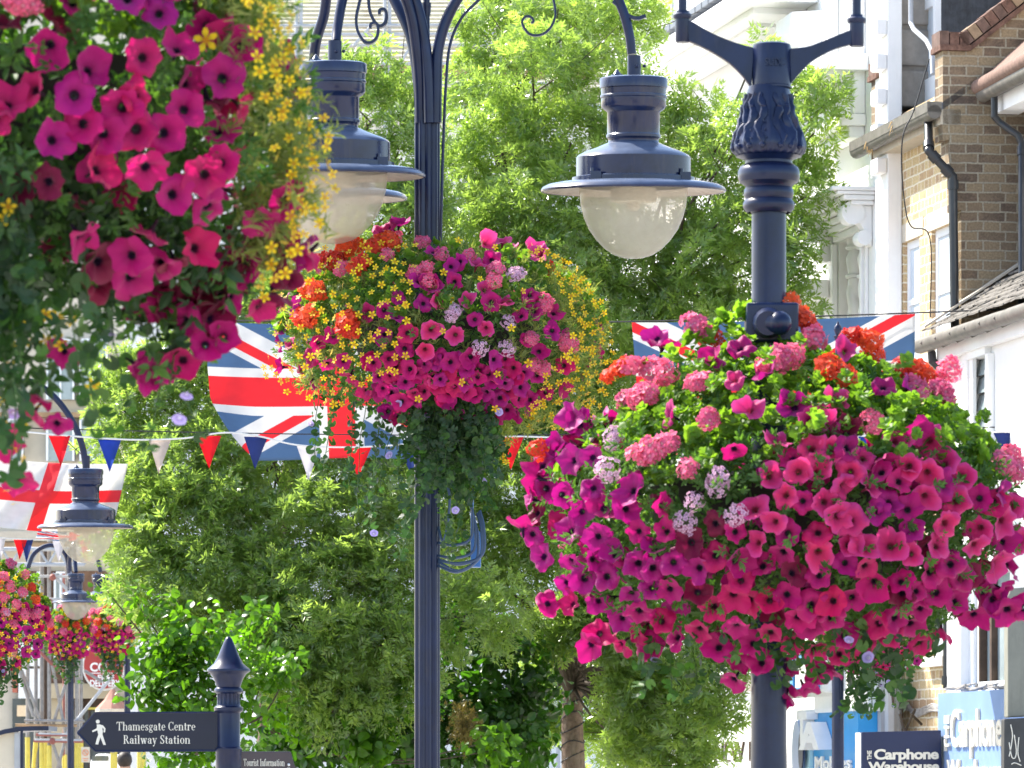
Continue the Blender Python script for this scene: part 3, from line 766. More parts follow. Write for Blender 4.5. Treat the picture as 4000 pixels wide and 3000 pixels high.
B.put('petunia', darts([(430, 980), (620, 900), (1000, 860), (1060, 1000), (960, 1130), (700, 1180), (420, 1120), (330, 900)], 100, B.g, 900, pl), ['pet_mag', 'pet_deep', 'pet_crim', 'pet_mag'], 0.92, 0.5, 0.5, 0.05)
B.put('petunia', darts([(-20, -20), (700, -20), (960, 250), (1020, 700), (900, 900), (300, 800), (-20, 500)], 215, B.g, 900, pl), ['pet_mag', 'pet_crim', 'pet_pur'], 0.8, 0.4, 0.6, 0.01)
B.put('petunia', S([(655, 555), (610, 590), (468, 125), (490, 150), (430, 250), (470, 290), (500, 330), (505, 380), (270, 610), (320, 620), (365, 610), (410, 625), (455, 610), (500, 590), (235, 600), (340, 650), (440, 640)]), ['pet_mag', 'pet_deep', 'pet_crim'], 0.95, 0.3, 0.55, 0.01)
B.put('petunia', S([(430, 735), (478, 718), (330, 780), (388, 770), (280, 768), (300, 800), (75, 835), (128, 752), (65, 870), (20, 940), (110, 900), (30, 1010)]), ['pet_mag', 'pet_mag', 'pet_crim'], 0.85, 0.7, 0.5, 0.02)
B.put('petunia', darts([(-200, -250), (700, -250), (1000, 300), (1060, 900), (850, 1150), (300, 1100), (-200, 900)], 190, B.g, 2500, pl), ['pet_mag', 'pet_deep', 'pet_crim'], 0.9, 0.2, 0.6, -0.04)
B.behind('petunia', 60, MAG)
B.put('geranium', [(180, 165), (215, 205), (130, 190), (455, 130), (795, 60), (60, 30)], ['ger_pink'], 1.0, 0.5, 0.3, 0.03)
B.put('bidens', [(805, 292), (885, 25), (900, 60)], ['yel'], 1.5, 0.9, 0.2, 0.04)
B.put('bidens', darts([(880, -40), (1010, 40), (1090, 180), (1160, 420), (1230, 640), (1250, 760), (1190, 900), (1060, 1030), (1000, 1130), (960, 1000), (1080, 880), (1000, 500), (930, 200)], 42, B.g, 3500), ['yel'], 0.95, 0.6, 0.55, 0.05, 0, 0.16)
B.put('bidens', S([(15, 690), (15, 720), (60, 690), (85, 685), (115, 685), (105, 640), (130, 635), (150, 640), (5, 650), (40, 575), (30, 505), (55, 490), (75, 470), (120, 690), (5, 810), (150, 620), (185, 790), (60, 640)]), ['yel'], 1.25, 0.8, 0.4, 0.05)
B.put('bidens', darts([(0, 1500), (150, 1500), (120, 1700), (100, 1900), (0, 1950)], 60, B.g, 300), ['yel'], 0.8, 0.6, 0.6, 0.03)
B.put('bindweed', S([(355, 660), (395, 830), (375, 875), (30, 860), (230, 690)]), ['conv'], 0.7, 0.6, 0.5, 0.03)
B.strands([(710, 1120), (690, 1180), (560, 1150), (590, 1150)], [430, 420, 640, 660], size=0.024, sway=0.05, gap=1.9)
B.leaves('foliage', LEAF_PET, 'petleaf', 1500, 0.034, -1, 1, (0.7, 0.98))
B.leaves('foliage', LEAF_PET2, 'petleaf', 750, 0.03, -0.95, 0.95, (0.95, 1.08))
B.leaves('foliage', LEAF_GER, 'gerleaf', 260, 0.035, 0.15, 1, (0.9, 1.05))
B.leafpts('foliage', LEAF_PET, 'trail', darts([(60, 650), (420, 800), (900, 900), (880, 1150), (450, 1180), (150, 1150)], 40, B.g, 1500), 0.036, 0.1, sh=0.6)
fp = darts([(800, -60), (1000, 20), (1080, 160), (1150, 400), (1200, 620), (1190, 820), (1110, 970), (1000, 1060), (960, 980), (1000, 600), (930, 250)], 21, B.g, 9000)
B.leafpts('feathery_foliage', FEA[0], 'feather', fp[::2], 0.045, 0.08, 0.5, 0.6); B.leafpts('feathery_foliage', FEA[1], 'feather', fp[1::2], 0.045, 0.08, 0.5, 0.6)
tops = darts([(-150, 800), (190, 880), (190, 1000), (-150, 1050)], 46, B.g, 900)
B.strands(tops, B.g.uniform(350, 1000, len(tops)), size=0.034, sway=0.08, flower=0.003)
tops = darts([(250, 1050), (850, 1100), (800, 1160), (250, 1150)], 170, B.g, 500)
B.strands(tops, B.g.uniform(60, 300, len(tops)), size=0.03, sway=0.5, flower=0.01)
B.strands([(330, 1050), (390, 1000), (300, 1100), (440, 1150), (560, 1200), (620, 1200)], [700, 500, 720, 460, 300, 200], size=0.036, sway=0.15, gap=1.3)
B.leafpts('foliage', LEAF_PET, 'petleaf', darts([(250, 1150), (850, 1180), (880, 1330), (500, 1420), (250, 1350)], 130, B.g, 600), 0.03, 0.06)
B.leafpts('foliage', LEAF_PET, 'trail', darts([(-150, 650), (170, 700), (230, 1150), (120, 1500), (-150, 1500)], 52, B.g, 3000), 0.034, 0.12)
B.done()

# ------------------------------------------------------------------ right basket on the nearest post
B = Basket('big rounded basket on the nearest post, coral geraniums on top and magenta petunias below', 3055, 1955, 14.5, 865, 590, 595, 2.1, 5, nu=1.6)
ger_r = [(3110, 1290), (3140, 1330), (3080, 1262), (3180, 1350), (3320, 1370), (3375, 1400), (3395, 1440), (3180, 1550), (3240, 1575), (3550, 1500), (3500, 1490), (3590, 1530), (2440, 1520), (2470, 1490), (2160, 1790), (2790, 1385)]
ger_p = [(2730, 1335), (2770, 1370), (2510, 1500), (2560, 1495), (2610, 1535), (2520, 1620), (2470, 1625), (2560, 1615), (2750, 1580), (2720, 1595), (2750, 1710), (2555, 1825), (2510, 1840), (2620, 1815), (3345, 1745), (3860, 1820), (3830, 1850),
         (3670, 1500), (3620, 1580), (3150, 1390), (3020, 1500), (3060, 1490), (2980, 1530), (3500, 1600), (2690, 1900), (3650, 1600), (3880, 1870)]
ver = [(2430, 1765), (2405, 1880), (2775, 1945), (2720, 2000), (2680, 2065), (2850, 2045), (2420, 1790), (2790, 1930)]
big = [(2590, 1385), (2790, 1500), (2960, 1560), (3380, 1600), (3480, 1610), (3050, 1690), (3490, 1770), (3200, 1660), (2620, 1400), (2780, 1490), (3230, 1830), (3350, 1900), (3450, 1890), (2840, 1850)]
B.put('geranium', ger_r, ['ger_red'], 1.05, 0.55, 0.35, 0.05, 0.3); B.put('geranium', ger_p, ['ger_pink'], 1.1, 0.55, 0.35, 0.05, 0.3)
B.put('verbena', ver, ['verb'], 1.15, 0.8, 0.25, 0.05)
B.put('petunia', big, ['pet_mag', 'pet_pink', 'pet_pur'], 1.0, 0.5, 0.5, 0.05, 0.1)
B.put('petunia', darts([(2480, 1600), (2600, 1420), (2850, 1400), (3050, 1440), (3300, 1460), (3600, 1620), (3560, 1780), (2960, 1740), (2480, 1740)], 150, B.g, 500, big + ger_p + ger_r), ['pet_mag', 'pet_pink', 'pet_pink'], 0.95, 0.55, 0.5, 0.05, 0.15)
reg = [(2150, 1760), (2360, 1610), (2450, 1740), (2490, 1960), (2700, 2060), (2900, 1960), (2960, 1760), (3200, 1720), (3420, 1780), (3560, 1780), (3640, 1880), (3740, 1930), (3850, 1960), (3990, 1990), (3930, 2330), (3700, 2440), (3420, 2510), (3120, 2610), (2950, 2560), (2700, 2500), (2380, 2490), (2260, 2330), (2120, 2080)]
def mr(px, py):
    u = B.g.random()
    if px > 2900 and py < 2180 and u < 0.6: return 'pet_pink'
    if px < 2500 and u < 0.6: return 'pet_pur'
    if py > 2350: return 'pet_mag' if u < 0.65 else 'pet_crim'
    return ['pet_mag', 'pet_mag', 'pet_crim', 'pet_pur', 'pet_deep'][int(B.g.integers(5))]
dp = darts(reg, 95, B.g, 9000, ver + ger_p)
B.put('petunia', dp, mr, 1.0, 0.78, 0.4, 0.035)
B.leaves('foliage', LEAF_PET2, 'petleaf', 330, 0.026, -0.9, 0.35, (1.0, 1.09))
B.put('petunia', darts(reg, 190, B.g, 4000), ['pet_deep', 'pet_mag', 'pet_pur'], 0.9, 0.2, 0.6, -0.03)
B.put('petunia', [(2130, 1950), (2095, 2050), (2190, 2300), (2160, 1880), (2290, 1660), (2330, 2460), (3970, 2000), (3960, 2330), (3900, 2350), (3040, 2600), (3060, 2650), (3140, 2640), (3230, 2560), (3790, 1960), (3930, 2080), (2960, 2520), (2810, 2480), (2870, 2590)], ['pet_mag', 'pet_pur'], 1.0, 0.5, 0.5, 0.05)
B.behind('petunia', 90, MAG, -0.9, 0.5); B.behind('geranium', 16, ['ger_red', 'ger_pink'], 0.3, 0.9)
B.leaves('foliage', LEAF_PET, 'petleaf', 1300, 0.034, -1, 0.35, (0.72, 0.98))
B.leaves('foliage', LEAF_PET2, 'petleaf', 500, 0.03, -0.95, 0.3, (0.95, 1.04))
B.leaves('geranium_foliage', LEAF_GER, 'gerleaf', 800, 0.032, 0.1, 1.0, (0.8, 1.06), up=0.8)
B.leaves('foliage', LEAF_PET2, 'petleaf', 260, 0.028, 0.1, 0.9, (0.9, 1.05), up=0.6)
tp = darts([(2450, 1650), (2500, 1500), (2700, 1380), (2850, 1260), (2980, 1215), (3010, 1330), (3100, 1350), (3380, 1420), (3650, 1560), (3830, 1700), (3850, 1790), (3700, 1850), (3000, 1700), (2600, 1750)], 34, B.g, 5000)
B.leafpts('geranium_foliage', LEAF_GER, 'gerleaf', tp[::2], 0.032, 0.1, 0.9)
B.put('geranium', darts([(2500, 1560), (2800, 1380), (3000, 1400), (3300, 1440), (3600, 1580), (3500, 1660), (3000, 1640), (2600, 1700)], 170, B.g, 400, ger_r + ger_p + big), ['ger_pink', 'ger_red', 'ger_pink'], 1.0, 0.5, 0.4, 0.06, 0.4)
B.leafpts('geranium_foliage', LEAF_GER, 'gerleaf', [(2880, 1225), (2920, 1215), (2840, 1260), (2790, 1280), (2870, 1280), (2940, 1260), (2770, 1330), (2910, 1320), (2960, 1290), (2850, 1310), (3330, 1445), (3260, 1480)], 0.04, 0.03, 0.9)
tops = darts([(2450, 2440), (3650, 2400), (3500, 2540), (2600, 2540)], 90, B.g, 700)
B.strands(tops, B.g.uniform(60, 240, len(tops)), size=0.036, sway=0.3, flower=0.03)
B.strands([(3380, 2530), (3420, 2520), (3340, 2560), (3450, 2480), (2620, 2520), (2560, 2490)], [330, 260, 200, 330, 200, 260], size=0.042, sway=0.1, gap=0.9)
B.done()

# ------------------------------------------------------------------ middle basket under the triple lamp
B = Basket('basket under the triple lamp, scarlet, yellow and magenta flowers above a long leafy tail', 1735, 1305, 19.5, 600, 325, 335, 2.2, 9)
ger_r = [(1395, 1030), (1370, 1050), (1520, 1020), (1545, 1035), (1500, 1045), (1330, 1080), (1300, 1090), (1440, 1110), (1420, 1120), (1250, 1185), (1280, 1195), (1410, 1305), (1390, 1320), (1420, 1340), (1240, 1290), (1260, 1280)]
ger_p = [(1555, 960), (1660, 1030), (1540, 1085), (1730, 1085), (1670, 1140), (1640, 1160), (1830, 1080), (1930, 1140), (1920, 1180), (2050, 1360), (2190, 1375), (1690, 1190), (2110, 1250), (2100, 1240), (1370, 1110), (2070, 1440), (2100, 1450), (2180, 1350)]
ver = [(1770, 1300), (1775, 1280), (1960, 1315), (1865, 1390), (1970, 1395), (2010, 1150), (1990, 1160)]
B.put('geranium', ger_r, ['ger_red'], 1.15, 0.6, 0.3, 0.05, 0.35); B.put('geranium', ger_p, ['ger_pink'], 0.92, 0.6, 0.3, 0.04, 0.3)
B.put('verbena', ver, ['verb'], 1.15, 0.8, 0.3, 0.04)
B.put('petunia', [(1920, 980), (1945, 1020), (1900, 1040), (1980, 1000), (1700, 1080), (1760, 1130), (1790, 1120), (1500, 950), (1530, 940), (1565, 930), (2060, 1020), (2080, 1060), (1660, 1190), (1690, 1200)], ['pet_pur', 'pet_pink', 'pet_mag'], 0.95, 0.5, 0.5, 0.05, 0.2)
reg = [(1120, 1210), (1200, 1160), (1330, 1330), (1480, 1260), (1700, 1180), (1900, 1090), (2080, 1180), (2250, 1370), (2170, 1520), (2010, 1600), (1680, 1660), (1500, 1590), (1380, 1480), (1230, 1420), (1110, 1470)]
def mr(px, py):
    u = B.g.random()
    if 1620 < px < 1980 and py < 1520 and u < 0.6: return 'pet_pink'
    if py > 1600: return 'pet_pink' if u < 0.5 else 'pet_crim'
    return ['pet_mag', 'pet_pur', 'pet_mag', 'pet_crim'][int(B.g.integers(4))]
B.put('petunia', darts(reg, 80, B.g, 5000, ver + ger_r), mr, 0.86, 0.78, 0.4, 0.035)
B.put('petunia', darts([(1450, 1420), (2050, 1420), (2000, 1600), (1560, 1600)], 48, B.g, 900), ['pet_mag', 'pet_pur', 'pet_mag', 'pet_crim'], 0.85, 0.8, 0.3, 0.05)
B.put('bidens', darts([(1170, 1010), (1300, 960), (1480, 940), (1640, 1080), (1640, 1250), (1560, 1450), (1350, 1560), (1110, 1460), (1130, 1200)], 40, B.g, 3500), ['yel'], 1.1, 0.6, 0.5, 0.06, 0.3, 0.04)
B.put('bidens', darts([(2030, 1040), (2150, 1060), (2260, 1160), (2340, 1300), (2360, 1440), (2300, 1600), (2130, 1650), (2020, 1620), (2120, 1450), (2210, 1330), (2130, 1150)], 28, B.g, 6000), ['yel'], 1.05, 0.6, 0.5, 0.05, 0.1, 0.08)
B.put('bidens', darts([(1560, 1440), (2050, 1400), (2050, 1560), (1560, 1560)], 150, B.g, 400), ['yel'], 1.15, 0.9, 0.3, 0.09)
B.put('bidens', darts([(1600, 1060), (2000, 1060), (2050, 1400), (1600, 1400)], 170, B.g, 600), ['yel'], 1.1, 0.9, 0.3, 0.09)
B.put('bidens', [(1945, 1670), (1960, 1660), (1975, 1680), (1945, 1700), (1960, 1730), (1975, 1740), (1955, 1720), (1110, 1380), (1090, 1440), (1075, 1410)], ['yel'], 1.15, 0.9, 0.3, 0.06)
B.behind('petunia', 60, MAG, -0.8, 0.5); B.behind('bidens', 50, ['yel']); B.behind('geranium', 12, ['ger_red', 'ger_pink'], 0.2, 0.9)
B.leaves('foliage', LEAF_PET, 'petleaf', 1100, 0.032, -1, 1, (0.7, 0.98))
B.leaves('foliage', LEAF_PET2, 'petleaf', 200, 0.024, -0.8, 0.8, (1.0, 1.1))
B.leaves('feathery_foliage', FEA[0], 'feather', 900, 0.05, -0.6, 1, (0.9, 1.06), up=0.5)
B.leaves('geranium_foliage', LEAF_GER, 'gerleaf', 260, 0.034, 0.0, 1.0, (0.95, 1.08), up=0.7)
B.leafpts('feathery_foliage', FEA[1], 'feather', darts([(2030, 1080), (2200, 1080), (2300, 1230), (2330, 1450), (2280, 1620), (2050, 1680), (1950, 1750), (1900, 1650), (2150, 1500), (2200, 1300)], 20, B.g, 5000), 0.045, 0.06, 0.4)
tops = darts([(1590, 1560), (1950, 1560), (1920, 1660), (1620, 1680)], 22, B.g, 2500)
B.strands(tops, [max(60, (2060 - y) * (1 - abs(x - 1770) / 280) * B.g.uniform(0.5, 1.02)) for x, y in tops], size=0.031, sway=0.02, flower=0.01, gap=0.6)
B.strands([(1690, 1620), (1700, 1640), (1680, 1650), (1660, 1640), (1710, 1600)], [620, 560, 480, 600, 640], size=0.034, sway=0.0, gap=0.8)
B.strands([(1330, 1540), (1390, 1560), (1440, 1580), (1480, 1580), (1520, 1590), (1560, 1600), (1250, 1520), (1600, 1600)], [330, 400, 470, 420, 500, 520, 300, 480], size=0.032, sway=0.25, flower=0.09, gap=1.1)
B.done()

# ------------------------------------------------------------------ far baskets
def small_basket(label, cx, cy, Y, rx, ru, rl, seed, dens=1.0, lowmag=0.5, sizes=1.25, grey=False):
    global B
    B = Basket(label, cx, cy, Y, rx, ru, rl, 2.2, seed)
    k = 1.0 / B.k
    box = [(cx - rx, cy - ru), (cx + rx, cy - ru), (cx + rx, cy + rl), (cx - rx, cy + rl)]
    def inside(p):
        dx = (p[0] - cx) / rx; dz = (p[1] - cy) / (rl if p[1] > cy else ru); return dx * dx + dz * dz < 1.02
    low = [p for p in darts(box, 0.068 * k / dens, B.g, 4000) if inside(p) and p[1] > cy - ru * 0.25]
    top = [p for p in darts(box, 0.1 * k / dens, B.g, 3000) if inside(p) and p[1] < cy + rl * 0.1]
    yl = [p for p in darts(box, 0.06 * k / dens, B.g, 3000) if inside(p)]
    B.put('petunia', low, ['pet_mag', 'pet_pur', 'pet_crim', 'pet_mag'], sizes * 0.85, 0.8, 0.35, 0.03)
    if not grey:
        B.put('geranium', top, ['ger_red', 'ger_pink', 'ger_pink'], sizes, 0.6, 0.3, 0.05, 0.3)
        B.put('verbena', top[1::4], ['verb'], sizes, 0.6, 0.3, 0.06, 0.2)
        B.put('bidens', yl, ['yel'], sizes * 1.3, 0.7, 0.4, 0.05)
    B.leaves('foliage', LEAF_PET, 'petleaf', 420, 0.045, -1, 1, (0.75, 1.0))
    B.leaves('geranium_foliage', LEAF_GER, 'gerleaf', 120, 0.042, 0.0, 1.0, (0.95, 1.1), up=0.8)
    t = darts([(cx - rx * 0.5, cy + rl * 0.7), (cx + rx * 0.5, cy + rl * 0.7), (cx + rx * 0.4, cy + rl), (cx - rx * 0.4, cy + rl)], 0.05 * k, B.g, 300)
    if t: B.strands(t, B.g.uniform(0.1, 0.42, len(t)) * k, size=0.05, sway=0.1, flower=0.05)
    B.done()
small_basket('purple and magenta basket cut by the left edge below the hanging lamp, coral on top', -45, 2420, 37.5, 225, 215, 210, 21, 0.95, sizes=1.15)
small_basket('small faded basket on a thin pole beside the bushes, pink low and orange high', 262, 2478, 66, 88, 92, 98, 22, 0.72, sizes=1.5)
small_basket('small basket with yellow dots, half tucked into the bush beside its pink neighbour', 440, 2470, 67, 95, 88, 98, 23, 0.72, sizes=1.5)
small_basket('shaded basket seen beneath the big rounded one, small crimson petunias and straggling stems', 3400, 2510, 36, 200, 140, 120, 24, 1.0, sizes=0.95, grey=True)
B = None
# ------------------------------------------------------------------ ground
def gz(y): return 0.0 if y < 25 else (y - 25) * 0.0135
g = MB()
xs = [-400, -60, -20, -6, 6, 20, 60, 400]; ys = [-300, 0, 25, 60, 120, 400, 1200]
g.add([(x, y, gz(min(y, 120))) for y in ys for x in xs], [(j * 8 + i, j * 8 + i + 1, (j + 1) * 8 + i + 1, (j + 1) * 8 + i) for j in range(6) for i in range(7)])
prop(g.build('ground', M['asphalt']), 'grey paved high street running away under the lamp posts', 'ground', kind='structure')

# ------------------------------------------------------------------ lamps
LPROF = [(0, 290), (118, 292), (130, 296), (133, 301), (133, 334), (128, 337), (127, 360), (131, 364), (131, 371), (127, 375), (127, 406), (120, 416), (106, 426), (103, 430), (103, 512), (107, 517), (107, 526), (100, 532), (98, 540),
         (101, 547), (115, 553), (150, 568), (190, 582), (216, 595), (224, 604), (224, 680)]
BPROF = [(224, 678), (240, 682), (241, 699), (262, 700), (300, 703), (335, 710), (356, 720), (363, 731), (361, 738), (354, 738)]
IPROF = [(354, 737), (340, 728), (300, 718), (240, 714), (214, 720)]
GPROF = [(212, 722), (212, 745), (207, 790), (194, 840), (174, 885), (146, 925), (112, 960), (75, 984), (35, 996), (0.5, 999)]
def lantern(root, cx, topy, Y, k, tilt=3.3, clips=True):
    """lantern whose cap top centre is at photo point (cx, topy); k metres per profile unit"""
    c = P(cx, topy, Y)
    rot = Matrix.Rotation(math.radians(tilt), 3, 'X')
    def z(pr): return [(r * k, -(y - 290) * k) for r, y in pr]
    b = MB(); b.lathe(c, z(LPROF), 48, rot=rot)
    b.tube([c + rot @ Vector((-65 * k, -20 * k, -4 * k)), c + rot @ Vector((-65 * k, -20 * k, 8 * k))], [24 * k, 22 * k], 12)
    b.tube([c + rot @ Vector((-65 * k, -20 * k, 8 * k)), c + rot @ Vector((-65 * k, -20 * k, 30 * k))], [17 * k, 1 * k], 12)
    if clips:
        for a in (-2.25, -0.6, 0.9, 2.4):
            q = rot @ Vector((math.cos(a) * 240 * k, math.sin(a) * 240 * k, -395 * k))
            b.obox(lambda u, v, w_: c + q + Vector(((u - .5) * 42 * k, (v - .5) * 36 * k, (w_ - .5) * 30 * k)))
            b.tube([c + q + Vector((-14 * k, 0, -14 * k)), c + q + Vector((-14 * k, 0, 30 * k))], 7 * k, 8)
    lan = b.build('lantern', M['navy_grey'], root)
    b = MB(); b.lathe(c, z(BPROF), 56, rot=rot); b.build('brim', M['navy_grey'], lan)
    b = MB(); b.lathe(c, z(IPROF), 56, rot=rot); b.build('reflector', M['brim_in'], lan)
    b = MB(); b.lathe(c, z([(20, 730), (20, 770), (26, 772), (26, 800), (10, 812), (0.5, 812)]), 12, rot=rot); b.lathe(c, z([(90, 724), (90, 775), (60, 780), (0.5, 780)]), 20, rot=rot)
    b.build('bulb_holder', M['cream'], lan)
    b = MB(); b.lathe(c, z(GPROF), 48, rot=rot); b.build('glass_bowl', M['bowl'], lan)
    return c

def catmull(pts, n=8):
    pts = [Vector(p) for p in pts]; P_ = [pts[0] * 2 - pts[1]] + pts + [pts[-1] * 2 - pts[-2]]; out = []
    for i in range(1, len(P_) - 2):
        a, b, c, d = P_[i - 1:i + 3]
        for j in range(n):
            t = j / n
            out.append(0.5 * ((2 * b) + (c - a) * t + (2 * a - 5 * b + 4 * c - d) * t * t + (3 * b - a - 3 * c + d) * t ** 3))
    return out + [pts[-1]]

def arm(root, pts, y0, y1, r, name='arm', seg=10, squash=None, r1=None):
    n = len(pts); q = [P(px, py, y0 + (y1 - y0) * (i / (n - 1)) ** 1.3) for i, (px, py) in enumerate(pts)]
    q = catmull(q, 8)
    b = MB(); b.tube(q, [r + ((r1 or r) - r) * i / (len(q) - 1) for i in range(len(q))], seg, squash=squash)
    return b.build(name, M['navy'], root)

def fluted(n, d):
    return lambda a, z: 1 - d * (0.5 - 0.5 * math.cos(n * a)) ** 2

# triple lamp in the middle
YM = 19.5; km = YM / F
T = thing('lamp_post', (P(1668, 0, YM).x, YM, 0), 'tall navy fluted lamp post with three hanging bowl lanterns and wrought scrolls', 'lamp post', 'navy street lamp posts')
ctr = P(1668, 1000, YM)
b = MB()
b.lathe((ctr.x, YM, 0), [(0.16, 0), (0.16, 0.3), (0.13, 0.36), (0.1, 0.5)], 32)
b.lathe((ctr.x, YM, 0), [(0.052, 0.5), (0.052, P(0, 420, YM).z)], 72, fl=fluted(9, 0.16))
b.build('pole', M['navy'], T)
b = MB()
b.tube([P(1666, 330, YM), P(1666, -60, YM)], 0.014, 10); b.ball(P(1666, 25, YM), 0.02, seg=12); b.tube([P(1666, 60, YM), P(1666, 12, YM)], [0.017, 0.02], 10)
b.build('finial', M['navy'], T)
b = MB()
for dx, dy in ((-52, -0.05), (38, -0.06)):
    b.ball(P(1672 + dx, 1045, YM + dy), 0.075, sc=(0.75, 0.3, 1.1), seg=16)
b.build('collar', M['navy'], T)
arm(T, [(1703, 480), (1705, 330), (1712, 190), (1752, 60), (1830, -60), (1990, -200), (2180, -250), (2330, -150), (2420, 10), (2455, 120), (2468, 212)], YM - 0.04, YM - 0.05, 0.024, r1=0.019)
arm(T, [(1644, 480), (1640, 330), (1626, 180), (1600, 40), (1545, -90), (1450, -190), (1380, -150), (1338, 0), (1318, 110), (1312, 165)], YM - 0.02, YM - 0.28, 0.025, r1=0.019)
arm(T, [(1640, 480), (1634, 330), (1605, 150), (1545, 10), (1470, -120), (1380, -170), (1290, -60), (1265, 60), (1235, 160), (1222, 270)], YM + 0.05, YM + 0.52, 0.022, r1=0.022)
arm(T, [(1678, 480), (1672, 300), (1655, 140), (1620, 0), (1560, -120)], YM - 0.05, YM - 0.07, 0.024)
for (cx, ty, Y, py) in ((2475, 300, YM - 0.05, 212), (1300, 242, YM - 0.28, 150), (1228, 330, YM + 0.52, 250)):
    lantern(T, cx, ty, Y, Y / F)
    b = MB(); b.tube([P(cx + (8 if cx < 2000 else 2), ty, Y), P(cx + (8 if cx < 2000 else 2), ty - 82, Y)], 27 * Y / F, 14)
    b.ball(P(cx + 14, ty - 42, Y - 0.03), 0.007); b.ball(P(cx + 42, ty - 42, Y), 0.007)
    b.build('sleeve', M['navy'], T)
def scroll(pts, Y, w, th, name='scroll'):
    q = catmull([P(x, y, Y) for x, y in pts], 6); b = MB(); n = len(q); vs = []
    for i, p in enumerate(q):
        t = (q[min(i + 1, n - 1)] - q[max(0, i - 1)]).normalized(); nn = Vector((-t.z, 0, t.x))
        for s1, s2 in ((1, -1), (1, 1), (-1, 1), (-1, -1)): vs.append(p + nn * th * s1 * .5 + Vector((0, w * s2 * .5, 0)))
    b.add(vs, [(i * 4 + k, i * 4 + (k + 1) % 4, (i + 1) * 4 + (k + 1) % 4, (i + 1) * 4 + k) for i in range(n - 1) for k in range(4)] + [(3, 2, 1, 0), (n * 4 - 4, n * 4 - 3, n * 4 - 2, n * 4 - 1)])
    return b.build(name, M['navy'], T)
scroll([(1470, -170), (1445, -80), (1440, 0), (1448, 55), (1470, 95), (1490, 103), (1507, 85), (1510, 55), (1500, 38), (1484, 42), (1482, 58)], YM - 0.2, 0.04, 0.012)
scroll([(1430, -170), (1415, -40), (1402, 20), (1392, 70), (1397, 120), (1420, 160), (1447, 168), (1470, 150), (1478, 118), (1470, 92), (1450, 95), (1446, 112)], YM - 0.22, 0.035, 0.011)
scroll([(2100, -160), (2150, -40), (2168, 30), (2166, 75), (2145, 115), (2110, 137), (2070, 134), (2045, 105), (2040, 82), (2055, 65), (2075, 68), (2084, 84), (2074, 90)], YM - 0.04, 0.02, 0.009)
scroll([(2395, 5), (2430, 35), (2455, 62), (2490, 72), (2522, 62)], YM - 0.05, 0.02, 0.014, 'leaf_spur')
b = MB(); b.tube(catmull([P(1990, -120, YM - .1), P(1870, 0, YM - .08), P(1800, 75, YM - .07), P(1757, 180, YM - .06), P(1742, 330, YM - .06), P(1733, 520, YM - .06), P(1726, 740, YM - .06), P(1720, 990, YM - .06)], 6), 0.0065, 6); b.build('cable', M['navy'], T)

# blue box with looped cables on the middle post
T = thing('cable_box', tuple(P(1860, 2215, YM)), 'blue box with loops of cable strapped to the middle lamp post below its basket', 'junction box')
b = MB(); o = P(1838, 2215, YM); b.prism([o, P(1878, 2215, YM), P(1880, 2085, YM), P(1850, 2050, YM), P(1850, 1950, YM), P(1838, 1950, YM)], (0, 0.07, 0)); b.build('box', M['bluebox'], T, bevel=0.004)
b = MB()
for (a, h, c) in ((2120, 2130, 1840), (2170, 2180, 1850), (2185, 2205, 1885), (2195, 2230, 1875), (2060, 2115, 1750), (2210, 2235, 1860), (2190, 2200, 1880)):
    b.tube(catmull([P(1712, a, YM - .02), P((1712 + c) / 2, h, YM - .07), P(c, a - 20, YM - .06), P(c + 6, a - 120, YM - .05), P(c - 10, a - 190, YM - 0.03)], 6), 0.006, 6)
b.build('cable_loop', M['bluecable'], T)

# nearest post on the right
YR = 14.5; kr = YR / F
T = thing('lamp_post', (P(3003, 0, YR).x, YR, 0), 'nearest stout navy post, an acanthus bulb and forked bracket at its top', 'lamp post', 'navy street lamp posts')
cx = P(3003, 0, YR).x
def zz(pr): return [(r * kr, P(0, y, YR).z) for r, y in pr]
b = MB(); b.lathe((cx, YR, 0), [(0.15, 0), (0.15, 0.5), (0.09, 0.6)] + zz([(70, 2900), (68, 1190), (67, 832), (72, 828)]), 40); b.build('pole', M['navy'], T)
b = MB(); b.lathe((cx, YR, 0), zz([(86, 832), (96, 820), (101, 808), (101, 795), (94, 784), (90, 778), (95, 770), (98, 758), (96, 742), (90, 733), (93, 728), (98, 722), (115, 712), (121, 695), (121, 672), (114, 655), (100, 645), (92, 640), (92, 630), (100, 622), (128, 612)]), 40); b.build('ringed_collar', M['navy'], T)
def leafy(a, z):
    t = (z - P(0, 620, YR).z) / (P(0, 345, YR).z - P(0, 620, YR).z)
    k = (0.5 + 0.5 * math.cos(8 * a)) ** 2
    return 1 + 0.1 * k * math.sin(math.pi * min(1, max(0, t))) + 0.025 * math.cos(24 * a) * (1 - t)
b = MB(); b.lathe((cx, YR, 0), zz([(96, 622), (122, 612), (134, 598), (138, 580), (136, 560), (126, 530), (112, 500), (100, 465), (92, 430), (87, 395), (84, 365), (80, 345), (78, 338)]), 96, fl=leafy)
for a in (3.4, 3.9, 4.35):
    for i in range(6):
        py = 385 + i * 34; rr = np.interp(py, [345, 430, 530, 580], [86, 97, 135, 146]) * kr
        b.ball((cx + rr * math.cos(a + 0.05 * i), YR + rr * math.sin(a + 0.05 * i), P(0, py, YR).z), 4 * kr, seg=6)
